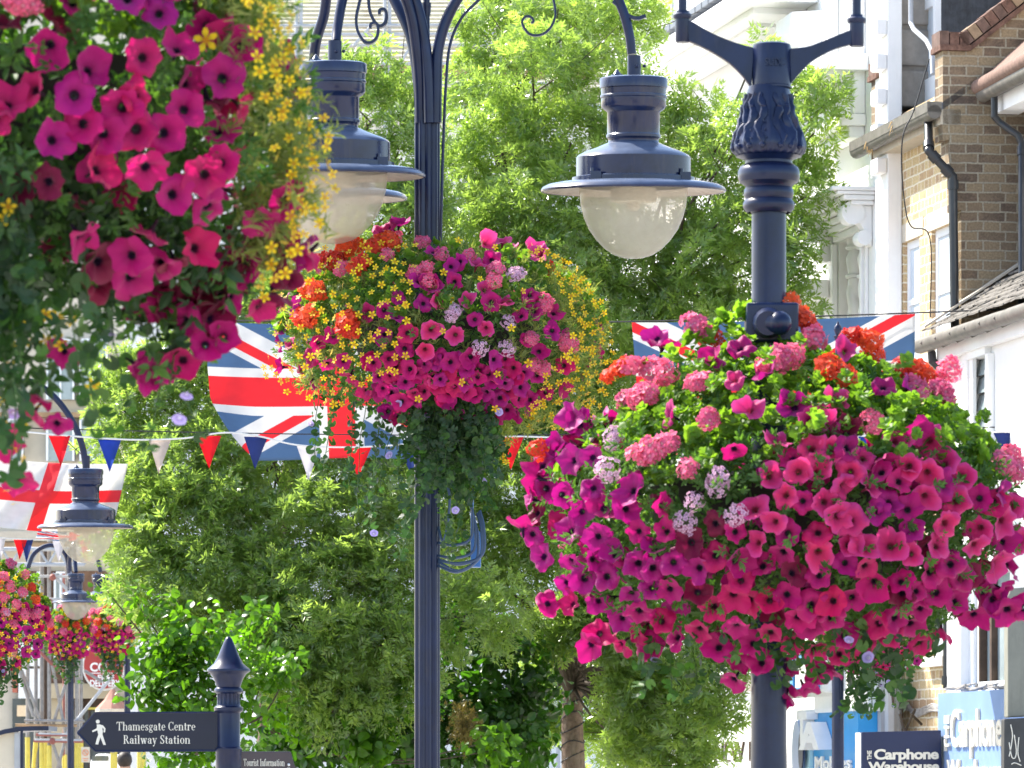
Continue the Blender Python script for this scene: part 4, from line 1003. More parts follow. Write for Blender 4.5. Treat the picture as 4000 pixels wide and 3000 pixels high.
for i_, a in enumerate((2.9, 3.3, 3.65, 4.0, 4.4, 5.0, 5.4, 5.8)):
    pts, rs = [], []
    for j in range(13):
        py = 372 + j * 17.5; rr = float(np.interp(py, [345, 400, 465, 500, 530, 560, 580, 598], [84, 92, 103, 114, 127, 138, 141, 136])) * kr
        aa = a + 0.1 * math.sin(j * 0.9 + i_) ; pts.append((cx + rr * math.cos(aa), YR + rr * math.sin(aa), P(0, py, YR).z)); rs.append((5 + 9 * math.sin(math.pi * (j + 1) / 14) + 3.5 * math.sin(j * 2.2 + i_)) * kr)
    b.tube(pts, rs, 8, squash=(0.7, 1.2)); b.ball(pts[3], 12 * kr, seg=8, sc=(1, 1, 0.8)); b.ball(pts[-1], 13 * kr, seg=8)
b.tube([P(3012, 480, YR - 112 * kr), P(3012, 480, YR - 96 * kr)], 15 * kr, 14)
b.build('acanthus_bulb', M['navy'], T)
b = MB(); b.lathe((cx + 0.008, YR, 0), zz([(79, 345), (79, 338), (76, 335), (76, 186), (73, 176), (60, 170), (10, 170)]), 40); b.build('cap', M['navy'], T)
b = MB(); nm = MB()
for top, bot in (([(2945, 186), (2870, 165), (2780, 128), (2695, 80), (2685, 95)], [(2690, 158), (2770, 195), (2850, 245), (2905, 300), (2935, 345)]), ([(3085, 190), (3160, 180), (3240, 150), (3320, 118), (3330, 125)], [(3325, 172), (3250, 195), (3170, 240), (3120, 290), (3090, 325)])):
    tp, bt = catmull([P(x, y, YR - 0.014) for x, y in top], 5), catmull([P(x, y, YR - 0.014) for x, y in bot], 5)
    br = MB(); br.prism([q for q in tp] + [q for q in bt], (0, 0.028, 0)); br.build('bracket', M['navy'], T, bevel=0.004)
for x, y0, y1 in ((2666, 62, 166), (3346, 78, 182)):
    u = MB(); u.tube([P(x, y1, YR), P(x, y1 - 8, YR), P(x, y0 + 12, YR)], [26 * kr, 29 * kr, 29 * kr], 20); u.tube([P(x, y0 + 12, YR), P(x, y0 + 6, YR), P(x, y0 - 4, YR), P(x, y0 - 10, YR)], [34 * kr, 37 * kr, 37 * kr, 30 * kr], 20)
    u.tube([P(x, y0 - 10, YR), P(x, y0 - 20, YR)], [26 * kr, 24 * kr], 20); u.tube([P(x, y0 - 10, YR), P(x, -220, YR)], 17 * kr, 16); u.build('upright', M['navy'], T)
b = MB(); b.box((cx - 0.07, YR - 0.075, P(0, 1345, YR).z), (cx + 0.085, YR + 0.07, P(0, 1190, YR).z)); b.build('clamp', M['navy'], T, bevel=0.008)
b = MB(); b.tube([P(3000, 1262, YR - 0.05), P(3000, 1262, YR - 0.16)], [0.05, 0.036], 16); b.ball(P(3045, 1262, YR - 0.15), 0.036, seg=20); b.tube([P(3010, 1262, YR - 0.13), P(3045, 1262, YR - 0.15)], 0.035, 14); b.build('ball_joint', M['navy'], T)
b = MB(); b.tube([P(3090, 1330, YR), P(3090, 1420, YR)], 0.012, 8)
text('casting_mark', 'SUDC', P(2988, 255, YR - 0.0592), (0.062, 0, 0), (0, 0, 0.022), T, M['navy'], 0.003, 0.01)

# post behind the right basket
YQ = 36.0; kq = YQ / F
T = thing('lamp_post', (P(3273, 0, YQ).x, YQ, gz(YQ)), 'slim navy post with a spear finial, half hidden behind the big right basket', 'lamp post', 'navy street lamp posts')
cx = P(3273, 0, YQ).x
b = MB(); b.lathe((cx, YQ, 0), [(0.14, gz(YQ)), (0.14, 0.7), (0.046, 0.8), (0.043, P(0, 1560, YQ).z), (0.022, P(0, 1400, YQ).z), (0.018, P(0, 1340, YQ).z)], 24); b.build('pole', M['navy'], T)
b = MB(); b.lathe((cx, YQ, 0), [(r * kq, P(0, y, YQ).z) for r, y in ((9, 1330), (16, 1318), (16, 1312), (9, 1308), (12, 1300), (16, 1288), (14, 1275), (7, 1268), (5, 1262), (1, 1255))], 20); b.build('finial', M['navy'], T)
for sg in (-1, 1):
    arm(T, [(3273 + sg * 12, 1440), (3273 + sg * 40, 1385), (3273 + sg * 70, 1390), (3273 + sg * 75, 1430), (3273 + sg * 55, 1445)], YQ, YQ, 0.012, 'scroll', 8)
    arm(T, [(3273, 1520), (3273 + sg * 60, 1470), (3273 + sg * 130, 1500), (3273 + sg * 150, 1570)], YQ, YQ, 0.018, 'arm', 8)

# farther lamp on the left
YL = 37.5; kl = YL / F
T = thing('lamp_post', (P(-60, 0, YL).x, YL, gz(YL)), 'lamp at the left edge with one bowl lantern hanging before the red cross flag', 'lamp post', 'navy street lamp posts')
b = MB(); b.lathe((P(-60, 0, YL).x, YL, 0), [(0.15, gz(YL)), (0.15, 0.8), (0.05, 0.95), (0.05, P(0, 1800, YL).z)], 24, fl=None); b.build('pole', M['navy'], T)
arm(T, [(-60, 1900), (-55, 1700), (0, 1560), (100, 1490), (200, 1540), (280, 1640), (320, 1740), (335, 1822)], YL, YL, 0.026)
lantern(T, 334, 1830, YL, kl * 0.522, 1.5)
b = MB(); b.tube([P(336, 1832, YL), P(336, 1780, YL)], 15 * kl, 12); b.build('sleeve', M['navy'], T)

# two far lamp posts
for px, Y, lab, lans, ptop in ((275, 66.0, 'far thin navy post with an arched arm, its lantern just below the large left lantern', [(296, 2240, -0.4)], 2240),
                               (497, 68.0, 'far thin navy post mostly lost in the bush, its lantern beside its neighbour', [(392, 2243, 0.0)], 2300)):
    k = Y / F
    T = thing('lamp_post', (P(px, 0, Y).x, Y, gz(Y)), lab, 'lamp post', 'navy street lamp posts')
    b = MB(); b.lathe((P(px, 0, Y).x, Y, 0), [(0.13, gz(Y)), (0.13, gz(Y) + 0.7), (0.045, gz(Y) + 0.8), (0.043, P(0, ptop, Y).z)], 16); b.build('pole', M['navy'], T)
    for lx, ly, dy in lans:
        arm(T, [(px, ptop + 30), (px - 3, 2180), ((px + lx) / 2, 2125), (lx - 6, 2165), (lx, 2235)], Y, Y + dy, 0.03, 'arm', 8)
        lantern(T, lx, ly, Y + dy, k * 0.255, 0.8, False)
    if px < 300: arm(T, [(px - 2, 2260), (px - 20, 2165), (px - 75, 2130), (px - 140, 2160), (px - 172, 2235)], Y, Y, 0.03, 'arm', 8)

# ------------------------------------------------------------------ fingerpost
YS = 19.0; ks = YS / F
T = thing('fingerpost', (P(893, 0, YS).x, YS, 0), 'navy pedestrian fingerpost with a pointed finial and two lettered boards', 'signpost')
cx = P(893, 0, YS).x
b = MB(); b.lathe((cx, YS, 0), [(0.1, 0), (0.1, 0.25), (0.052, 0.3)] + [(r * ks, P(0, y, YS).z) for r, y in ((50, 2990), (50, 2938), (53, 2934), (53, 2924), (48, 2920), (45, 2915), (45, 2786), (50, 2782), (57, 2776), (57, 2764), (50, 2758))], 40); b.build('pole', M['navy'], T)
b = MB(); b.lathe((cx, YS, 0), [(r * ks, P(0, y, YS).z) for r, y in ((48, 2760), (46, 2752))], 40)
b.lathe((cx, YS, 0), [(r * ks, P(0, y, YS).z) for r, y in ((46, 2754), (45, 2752), (45, 2712), (47, 2708))], 64, fl=fluted(16, 0.12))
b.lathe((cx, YS, 0), [(r * ks, P(0, y, YS).z) for r, y in ((47, 2710), (55, 2704), (56, 2695), (52, 2688), (46, 2684), (50, 2670), (58, 2650), (70, 2632), (80, 2626), (85, 2621), (84, 2614), (74, 2606), (58, 2592), (44, 2568), (32, 2540), (22, 2515), (14, 2497), (8, 2489), (1, 2486))], 40); b.build('finial', M['navy'], T)
b = MB(); fy = YS - 0.012
b.prism([P(303, 2863, fy), P(372, 2934, fy), P(857, 2932, fy), P(857, 2783, fy), P(372, 2785, fy)], (0, 0.024, 0)); bd = b.build('board', M['signgrey'], T, bevel=0.003)
b = MB()
for a, c in (((303, 2863), (372, 2785)), ((372, 2785), (857, 2783)), ((857, 2932), (372, 2934)), ((372, 2934), (303, 2863))):
    b.tube([P(a[0], a[1], fy), P(c[0], c[1], fy)], 0.0045, 6)
b.build('edge_moulding', M['navy'], bd)
def mmx(px0, px1): return (px1 - px0) * ks
def tx(body, x0, x1, ytop, ybot, parent, mat, Y, bold=0.012, space=1.05, dep=0.002):
    o = P(x0, ybot, Y); return text('lettering', body, o, P(x1, ybot, Y) - o, P(x0, ytop, Y) - o, parent, mat, dep, bold, space)
# serif lettering for the fingerpost: glyphs drawn as stems, bars and swelling arcs (cap height 1)
XH, SW, TH, SF = 0.66, 0.145, 0.05, 0.085
def g_st(x, y0, y1, b=(1, 1), t=(1, 0), w=SW):
    o = [[(x - w / 2, y0), (x + w / 2, y0), (x + w / 2, y1), (x - w / 2, y1)]]
    if b: o.append([(x - w / 2 - SF * b[0], y0), (x + w / 2 + SF * b[1], y0), (x + w / 2 + SF * b[1], y0 + TH), (x - w / 2 - SF * b[0], y0 + TH)])
    if t: o.append([(x - w / 2 - SF * t[0], y1 - TH * 1.3), (x + w / 2 + SF * t[1], y1 - TH), (x + w / 2 + SF * t[1], y1), (x - w / 2 - SF * t[0], y1)])
    return o
def g_bar(x0, x1, y, h=TH): return [[(x0, y - h / 2), (x1, y - h / 2), (x1, y + h / 2), (x0, y + h / 2)]]
def g_dg(x0, y0, x1, y1, w): return [[(x0 - w / 2, y0), (x0 + w / 2, y0), (x1 + w / 2, y1), (x1 - w / 2, y1)]]
def g_arc(cx, cy, rx, ry, a0, a1, n=14, w=SW, th=TH):
    o = []; q = []
    for i in range(n + 1):
        a = math.radians(a0 + (a1 - a0) * i / n); c, s = math.cos(a), math.sin(a); t = th + (w - th) * c * c
        q.append(((cx + rx * c, cy + ry * s), (cx + (rx - t) * c, cy + (ry - t) * s)))
    for i in range(n): o.append([q[i][0], q[i + 1][0], q[i + 1][1], q[i][1]])
    return o
def arch(x): return g_arc(x + 0.13, XH - 0.26, 0.285, 0.26, 0, 125)[:] 
def g_dot(x, y, r=0.085): return [[(x + r * math.cos(k * math.pi / 5), y + r * math.sin(k * math.pi / 5)) for k in range(10)]]
h2 = XH / 2
GL = {
 'T': (0.84, g_st(0.42, 0, 1, (1, 1), None) + g_bar(0.02, 0.82, 0.965, 0.07) + [[(0.02, 0.74), (0.06, 0.74), (0.12, 0.95), (0.02, 0.95)], [(0.82, 0.74), (0.78, 0.74), (0.72, 0.95), (0.82, 0.95)]]),
 'h': (0.72, g_st(0.15, 0, 1) + g_arc(0.37, XH - 0.24, 0.265, 0.24, 0, 130) + g_st(0.563, 0, XH - 0.22, (1, 1), None)),
 'n': (0.72, g_st(0.15, 0, XH) + g_arc(0.37, XH - 0.24, 0.265, 0.24, 0, 130) + g_st(0.563, 0, XH - 0.22, (1, 1), None)),
 'm': (1.1, g_st(0.15, 0, XH) + g_arc(0.36, XH - 0.24, 0.25, 0.24, 0, 130) + g_st(0.538, 0, XH - 0.22, (1, 1), None) + g_arc(0.75, XH - 0.24, 0.25, 0.24, 0, 130) + g_st(0.93, 0, XH - 0.22, (1, 1), None)),
 'u': (0.72, g_st(0.15, 0.22, XH, None, (1, 0)) + g_arc(0.34, 0.24, 0.265, 0.24, 180, 310) + g_st(0.55, 0, XH, (0, 1), (1, 0))),
 'r': (0.52, g_st(0.15, 0, XH) + g_arc(0.36, XH - 0.2, 0.2, 0.2, 70, 150) + g_dot(0.43, XH - 0.1)),
 'a': (0.6, g_st(0.43, 0, XH - 0.2, (0, 1), None) + g_arc(0.28, XH - 0.2, 0.223, 0.2, 0, 150) + g_arc(0.24, 0.19, 0.21, 0.2, 60, 330) + g_dot(0.12, XH - 0.17, 0.07)),
 'e': (0.58, g_arc(0.3, h2, 0.27, h2 + 0.01, 0, 310) + g_bar(0.12, 0.56, h2 + 0.03)),
 'c': (0.55, g_arc(0.3, h2, 0.27, h2 + 0.01, 45, 310) + g_dot(0.44, XH - 0.14, 0.07)),
 'o': (0.64, g_arc(0.32, h2, 0.29, h2 + 0.01, 0, 360, 22)),
 's': (0.5, g_arc(0.25, XH * 0.75, 0.2, XH * 0.25, 40, 200, 10, 0.13) + g_arc(0.25, XH * 0.25, 0.22, XH * 0.25, -150, 40, 10, 0.13) + g_dg(0.4, XH * 0.3, 0.12, XH * 0.66, 0.17) + [[(0.41, XH * 0.7), (0.45, XH * 0.7), (0.45, XH), (0.41, XH)], [(0.05, 0), (0.09, 0), (0.09, 0.2), (0.05, 0.2)]]),
 'g': (0.6, g_arc(0.28, XH - 0.21, 0.23, 0.21, 0, 360, 20, 0.12) + g_arc(0.28, -0.12, 0.26, 0.15, 0, 360, 20, 0.1) + g_dg(0.14, 0.02, 0.2, 0.26, 0.1) + g_bar(0.14, 0.4, 0.06, 0.1) + g_dot(0.52, XH - 0.06, 0.06)),
 't': (0.44, g_st(0.2, 0.1, 0.86, None, None) + g_bar(0.03, 0.4, XH - 0.03, 0.06) + g_arc(0.29, 0.13, 0.165, 0.13, 180, 320, 8)),
 'i': (0.36, g_st(0.17, 0, XH) + g_dot(0.16, 0.88)),
 'l': (0.36, g_st(0.17, 0, 1)),
 'f': (0.44, g_st(0.17, 0, 0.82, (1, 1), None) + g_bar(0.03, 0.38, XH - 0.03, 0.06) + g_arc(0.3, 0.82, 0.2, 0.19, 50, 180, 9) + g_dot(0.41, 0.92, 0.07)),
 'w': (0.92, g_dg(0.32, 0, 0.13, XH, 0.15) + g_dg(0.32, 0, 0.46, XH, 0.06) + g_dg(0.64, 0, 0.46, XH, 0.15) + g_dg(0.64, 0, 0.8, XH, 0.06) + g_bar(0.0, 0.27, XH - TH / 2) + g_bar(0.66, 0.92, XH - TH / 2)),
 'y': (0.64, g_dg(0.34, 0, 0.13, XH, 0.15) + g_dg(0.2, -0.3, 0.54, XH, 0.06) + g_bar(0.0, 0.27, XH - TH / 2) + g_bar(0.42, 0.64, XH - TH / 2) + g_dot(0.15, -0.25, 0.075)),
 'C': (0.8, g_arc(0.42, 0.5, 0.39, 0.51, 48, 312, 20, 0.16) + [[(0.69, 0.7), (0.74, 0.7), (0.74, 1), (0.69, 1)], [(0.69, 0.0), (0.74, 0.0), (0.74, 0.26), (0.69, 0.26)]]),
 'R': (0.84, g_st(0.2, 0, 1, (1, 1), (1, 0)) + g_arc(0.36, 0.74, 0.29, 0.26, -90, 90, 12) + g_bar(0.2, 0.38, 0.975) + g_bar(0.2, 0.38, 0.5) + g_dg(0.72, 0, 0.42, 0.5, 0.16) + g_bar(0.64, 0.86, TH / 2)),
 'S': (0.62, g_arc(0.31, 0.75, 0.25, 0.26, 40, 210, 12, 0.15) + g_arc(0.31, 0.26, 0.27, 0.27, -150, 40, 12, 0.15) + g_dg(0.5, 0.32, 0.13, 0.68, 0.19) + [[(0.5, 0.7), (0.55, 0.7), (0.55, 1), (0.5, 1)], [(0.05, 0), (0.1, 0), (0.1, 0.3), (0.05, 0.3)]]),
 'I': (0.42, g_st(0.21, 0, 1, (1, 1), (1, 1))), ' ': (0.3, []), '.': (0.26, g_dot(0.13, 0.07))}
def serif(name, body, pfn, h, parent, mat, sx=1.0, track=0.05, width=None, dep=0.0015):
    """pfn(x, y): point on the board for letter-space metres; h cap height"""
    tot = sum(GL[c][0] + track for c in body) - track
    k = (width / (tot * h)) if width else sx
    b = MB(); x = 0.0; i = 0
    nrm = (pfn(1, 0) - pfn(0, 0)).cross(pfn(0, 1) - pfn(0, 0)).normalized()
    for c in body:
        for poly in GL[c][1]:
            i += 1; d = dep + (i % 9) * 0.00007
            q = [pfn((x + px) * h * k, py * h) for px, py in poly]
            b.prism([p + nrm * d for p in q], -nrm * (d + 0.0004))
        x += GL[c][0] + track
    return b.build(name, mat, parent)
def onboard(px, py, Y):
    o = P(px, py, Y); return lambda x, y: o + Vector((x, 0, y))
fz = fy - 0.0005
serif('lettering', 'Thamesgate Centre', onboard(455, 2853, fz), 33 * ks, bd, M['letter'], width=308 * ks)
serif('lettering', 'Railway Station', onboard(481, 2905, fz), 33 * ks, bd, M['letter'], width=262 * ks)
b = MB(); q = lambda x, y: P(x / 2.212, 2250 + y / 2.212, fz - 0.002)
def blob(pts, d=0.0): b.prism([q(x, y) + Vector((0, d, 0)) for x, y in pts], (0, 0.003, 0))
blob([(845 + 17 * math.cos(t * math.pi / 8), 1258 + 17 * math.sin(t * math.pi / 8)) for t in range(16)])
blob([(835, 1282), (862, 1282), (882, 1290), (888, 1350), (884, 1372), (850, 1375), (842, 1340)], 0.0001)
blob([(842, 1300), (848, 1330), (800, 1350), (795, 1337), (832, 1318)], 0.0002)
blob([(868, 1285), (890, 1290), (912, 1318), (906, 1352), (893, 1350), (897, 1322), (876, 1302)], 0.0003)
blob([(850, 1370), (876, 1372), (868, 1390), (848, 1456), (824, 1454), (838, 1400)], 0.0004)
blob([(868, 1370), (886, 1370), (912, 1452), (915, 1460), (893, 1460), (866, 1392)], 0.0005)
b.build('walking_man', M['letter'], bd)
# second board, turned away from the viewer
d2 = Vector((0.80, 0.6, 0)).normalized(); o2 = P(940, 3000, YS + 0.03)
zt = (P(0, 2935, YS).z - P(0, 3000, YS).z); Lb = 222 * ks / 0.80
def bp(x, z): return o2 + d2 * x + Vector((0, 0, z))
b = MB(); hb = zt + 0.0; lo = -0.085
b.prism([bp(-0.01, lo), bp(-0.01, hb), bp(Lb * 0.86, hb), bp(Lb * 0.955, (hb + lo) / 2), bp(Lb * 0.86, lo)], Vector((-d2.y, d2.x, 0)) * 0.024); b2 = b.build('board', M['brownsign'], T, bevel=0.003)
nn2 = Vector((d2.y, -d2.x, 0))
serif('lettering', 'Tourist Information', lambda x, y: o2 + nn2 * 0.0006 + d2 * (x + 0.012) + Vector((0, 0, y + hb * 0.12)), 28 * ks, b2, M['letter'], width=Lb * 0.70)
b = MB(); p0 = o2 + nn2 * 0.003 + d2 * (Lb * 0.81) + Vector((0, 0, hb * 0.2)); b.ball(p0, 0.006); b.box(p0 + Vector((-.006, -.002, -.05)), p0 + Vector((.006, .002, -.012))); b.build('walking_man', M['letterw'], b2)

# ------------------------------------------------------------------ flags, wires, bunting
def flag(label, cat_grp, tl, tr, bl, br, Y, mat, wav=0.03, seed=1, nx=80, ny=40, fold=None):
    g = np.random.default_rng(seed); ph = g.uniform(0, 6, 4)
    V, UV = [], []
    for j in range(ny + 1):
        v = j / ny
        for i in range(nx + 1):
            u = i / nx
            x = (tl[0] * (1 - u) + tr[0] * u) * (1 - v) + (bl[0] * (1 - u) + br[0] * u) * v
            y = (tl[1] * (1 - u) + tr[1] * u) * (1 - v) + (bl[1] * (1 - u) + br[1] * u) * v
            y += 10 * math.sin(math.pi * u) * (1 - v) + 8 * math.sin(u * 7 + ph[0]) * v
            dy = wav * (math.sin(u * 9 + ph[1] + v * 2) * (0.3 + v) + 0.6 * math.sin(u * 21 + ph[2] + v * 5) * (0.2 + 0.5 * v) + 0.5 * math.sin(v * 7 + ph[3]) * v)
            dy += 0.006 * math.sin(u * 60 + v * 9) * (1 - v)
            if fold: x, y, dy = fold(u, v, x, y, dy)
            V.append(P(x, y, Y + dy)); UV.append((u, 1 - v))
    b = MB(); b.add(V, [(j * (nx + 1) + i, (j + 1) * (nx + 1) + i, (j + 1) * (nx + 1) + i + 1, j * (nx + 1) + i + 1) for j in range(ny) for i in range(nx)], 0, True)
    o = b.build('flag', mat, None, loc=P((tl[0] + tr[0]) / 2, tl[1], Y), sharp=False)
    uv = o.data.uv_layers.new(name='UVMap')
    for l in o.data.loops: uv.data[l.index].uv = UV[l.vertex_index]
    so_ = o.modifiers.new('cloth', 'SOLIDIFY'); so_.thickness = 0.002
    return prop(o, label, 'flag', cat_grp)
def curl(u, v, x, y, dy):
    w = max(0, v - 0.55) * max(0, 0.16 - u) * 20
    return x + 75 * w * v - 18 * (1 - v) * 0, y - 30 * w, dy - 0.1 * w
flag('blue, white and red crossed flag behind the middle basket, its lower left corner curled', 'flags hung across the street', (795, 1256), (1850, 1268), (842, 1790), (1835, 1800), 38.4, M['union'], 0.035, 3, fold=curl)
flag('blue, white and red crossed flag partly covered by the nearest post', 'flags hung across the street', (2468, 1260), (3575, 1226), (2510, 1800), (3568, 1780), 37.3, M['union'], 0.03, 5)
flag('white flag with a broad red cross behind the hanging left lantern', 'flags hung across the street', (-70, 1785), (500, 1812), (-175, 2062), (440, 2072), 41.0, M['george'], 0.12, 7)
flag('small crumpled crossed flag just under the white one with the red cross', 'flags hung across the street', (150, 2068), (420, 2072), (140, 2108), (430, 2104), 46.0, M['union'], 0.03, 9)
def wire(name, label, pts, Y, r, mat, y1=None):
    q = catmull([P(x, y, Y + ((y1 or Y) - Y) * i / (len(pts) - 1)) for i, (x, y) in enumerate(pts)], 6)
    b = MB(); b.tube([p for p in q], r, 6); o = b.build(name, mat, None, loc=q[0]); return prop(o, label, 'wire')
wire('flag_wire', 'thin upper wire holding the two big crossed flags across the street', [(-300, 1230), (640, 1248), (800, 1251), (1850, 1262), (2468, 1256), (3100, 1238), (3580, 1222), (4200, 1196)], 38.3, 0.006, M['wire'], 37.2)
wire('flag_wire', 'thin lower wire just above the pennant cord behind the middle basket', [(-300, 1660), (420, 1681), (850, 1690), (1300, 1697), (2000, 1700), (3000, 1682), (4200, 1664)], 37.6, 0.005, M['wire'], 37.0)
def bunting(label, cord, pens, Y, w, h, y1=None):
    Y1 = y1 or Y
    q = [P(x, y, Y + (Y1 - Y) * i / (len(cord) - 1)) for i, (x, y) in enumerate(cord)]
    t = thing('bunting', tuple(q[0]), label, 'bunting', 'bunting strung over the street')
    b = MB(); b.tube(catmull(q, 6), 0.007, 6); b.build('cord', M['rope'], t)
    xs = [p[0] for p in cord]
    for i, (x, mat) in enumerate(pens):
        y = float(np.interp(x, xs, [p[1] for p in cord])); yy = Y + (Y1 - Y) * (x - xs[0]) / (xs[-1] - xs[0]); k = yy / F
        b = MB(); vs = []; n = 8; tw = R.uniform(-0.25, 0.25); lean = R.uniform(-8, 8); ww = w * R.uniform(0.9, 1.06); hh = h * R.uniform(0.92, 1.08)
        for j in range(n + 1):
            v = j / n
            for s in (-1, 0, 1):
                vs.append(P(x + s * ww / 2 * (1 - v) + lean * v, y + hh * v + 3, yy) + Vector((0, 0.03 * math.sin(v * 3 + i) * v + s * tw * 0.06 * (1 - v) + (0.012 if s == 0 else 0), 0)))
        b.add(vs, [(j * 3 + s, (j + 1) * 3 + s, (j + 1) * 3 + s + 1, j * 3 + s + 1) for j in range(n) for s in (0, 1)], 0, True)
        o = b.build('pennant', M[mat], t, sharp=False); sd_ = o.modifiers.new('cloth', 'SOLIDIFY'); sd_.thickness = 0.0015
bunting('white cord with red, white and blue pennants running behind the middle basket', [(-200, 1660), (240, 1700), (430, 1714), (560, 1718), (720, 1712), (880, 1690), (1010, 1704), (1160, 1738), (1350, 1747), (1550, 1738), (1800, 1715), (2000, 1705), (2300, 1712), (2900, 1715), (3500, 1700), (3850, 1689), (4200, 1680)],
        [(30, 'penwhite'), (232, 'penred'), (428, 'penblue'), (624, 'pencream'), (816, 'penred'), (1000, 'pennavy'), (1204, 'penwhite'), (1404, 'penred'), (1600, 'pennavy'), (1800, 'penwhite'), (2000, 'penred'), (2195, 'penblue'), (2400, 'penwhite'), (2600, 'penred'), (2800, 'penblue'), (3000, 'penwhite'), (3200, 'penred'), (3400, 'penblue'), (3600, 'penwhite'), (3925, 'pennavy')], 36.6, 94, 126)
bunting('short lower string of pennants beneath the white flag with the red cross', [(-60, 2095), (60, 2105), (250, 2108), (420, 2100), (600, 2085)], [(-5, 'penwhite'), (80, 'penred'), (106, 'pennavy'), (230, 'penwhite'), (330, 'penred')], 47.0, 52, 84)
# ------------------------------------------------------------------ buildings on the right: frame along the street front
TT = math.radians(10.1); ST, CT = math.sin(TT), math.cos(TT); A0 = (3.26, 40.0)
def FW(u, z, w=0.0): return Vector((A0[0] - u * ST - w * CT, A0[1] + u * CT - w * ST, z))
def U(px, w=0.0):
    k = (px - 2000) / F; x0, y0 = A0[0] - w * CT, A0[1] - w * ST
    return (x0 - k * y0) / (ST + k * CT)
def Z(py, u, w=0.0): return EYE + (HY - py) / F * FW(u, 0, w).y
def fb(b, u0, u1, z0, z1, w0, w1, mi=0): b.obox(lambda a, c, d: FW(u0 + a * (u1 - u0), z0 + d * (z1 - z0), w0 + c * (w1 - w0)), mi)
def fbp(b, px0, px1, py0, py1, w0, w1, mi=0):
    """box on the front whose outer face spans photo columns px0..px1 and rows py0..py1 (rows at its middle)"""
    ua, ub = U(px0, w1), U(px1, w1); um = (ua + ub) / 2
    fb(b, ub, ua, Z(py1, um, w1), Z(py0, um, w1), w0, w1, mi)
def holes(b, u0, u1, z0, z1, hs, w=0.0, depth=0.14, mi=0):
    us = sorted({u0, u1, *[h[0] for h in hs], *[h[1] for h in hs]}); zs = sorted({z0, z1, *[h[2] for h in hs], *[h[3] for h in hs]})
    for i in range(len(us) - 1):
        for j in range(len(zs) - 1):
            cu, cz = (us[i] + us[i + 1]) / 2, (zs[j] + zs[j + 1]) / 2
            if any(h[0] < cu < h[1] and h[2] < cz < h[3] for h in hs): continue
            b.add([FW(us[i], zs[j], w), FW(us[i + 1], zs[j], w), FW(us[i + 1], zs[j + 1], w), FW(us[i], zs[j + 1], w)], [(3, 2, 1, 0)], mi)
    for a, c, e, f in hs:
        q = [(a, e), (c, e), (c, f), (a, f)]
        for i in range(4):
            (ua, za), (ub, zb) = q[i], q[(i + 1) % 4]
            b.add([FW(ua, za, w), FW(ub, zb, w), FW(ub, zb, w - depth), FW(ua, za, w - depth)], [(0, 1, 2, 3)], mi)
uB0, uB1 = U(3755), U(3490)           # brick house: near side, far side
# --- brick house
T = thing('brick_house', tuple(FW(uB0, 0)), 'narrow yellow brick house with a slate dormer between two brick party walls', 'house')
w1 = (U(3592), U(3528)); w2 = (U(3712), U(3638))
zt1, zb1 = Z(950, w1[1]), Z(1402, w1[0]); h1 = (w1[0], w1[1], zb1, zt1); h2_ = (w2[0], w2[1], zb1, zt1)
lo0, lo1 = Z(2572, w1[0]), Z(2120, w1[0])
h3 = (w1[0], w1[1], lo0, lo1); h4 = (w2[0], w2[1], lo0, lo1)
zE = Z(470, uB0, 0.1)
b = MB(); holes(b, uB0, uB1, 0, zE + 0.3, [h1, h2_, h3, h4], 0.0, 0.07); b.build('wall', M['brick'], T, uv=True)
for h in (h1, h2_, h3, h4):
    b = MB(); fb(b, h[0] - 0.12, h[1] + 0.12, h[3] + 0.002, h[3] + 0.15, 0.002, 0.006); b.build('lintel', M['concrete'], T)
for h in (h1, h2_, h3, h4):
    wdn = MB(); a, c, e, f = h
    for q in ((a, c, f - 0.06, f), (a, c, e, e + 0.06), (a, a + 0.06, e + 0.06, f - 0.06), (c - 0.06, c, e + 0.06, f - 0.06), (a + 0.06, c - 0.06, (e + f) / 2 - 0.025, (e + f) / 2 + 0.025)):
        fb(wdn, q[0], q[1], q[2], q[3], -0.1, -0.035)
    wo = wdn.build('window', M['upvc'], T)
    gl = MB(); fb(gl, a + 0.05, c - 0.05, e + 0.05, f - 0.05, -0.09, -0.05); gl.build('pane', M['curtain'], wo)
    sl_ = MB(); fb(sl_, a - 0.06, c + 0.06, e - 0.08, e - 0.002, -0.14, 0.09); sl_.build('sill', M['white_trim'], wo)
# roof, dormer
zg = Z(560, uB1, 0.2)
def roofpt(u, w): return FW(u, zg + 0.02 + (0.2 - w) * 0.72, w)
b = MB(); b.prism([roofpt(uB0, 0.18), roofpt(uB1, 0.18), roofpt(uB1, -3.0), roofpt(uB0, -3.0)], (0, 0, -0.06)); b.build('roof', M['lead'], T)
b = MB(); fb(b, uB0, uB1 + 0.02, zg - 0.12, zg - 0.0, 0.003, 0.17); b.build('fascia', M['concrete'], T)
b = MB(); fb(b, uB0 - 0.05, uB1 + 0.35, zg - 0.03, zg + 0.05, 0.172, 0.29); b.tube([FW(uB0 - 0.05, zg - 0.03, 0.23), FW(uB1 + 0.35, zg - 0.03, 0.23)], 0.056, 12); b.build('gutter', M['gutter'], T)
ud0, ud1 = U(3668, -0.25), U(3606, -0.25)
zd = Z(395, ud0, -0.25)
b = MB(); fb(b, ud0, ud1, zd, zd + 3.0, -3.0, -0.27); dm = b.build('dormer', M['slate'], T)
b = MB()
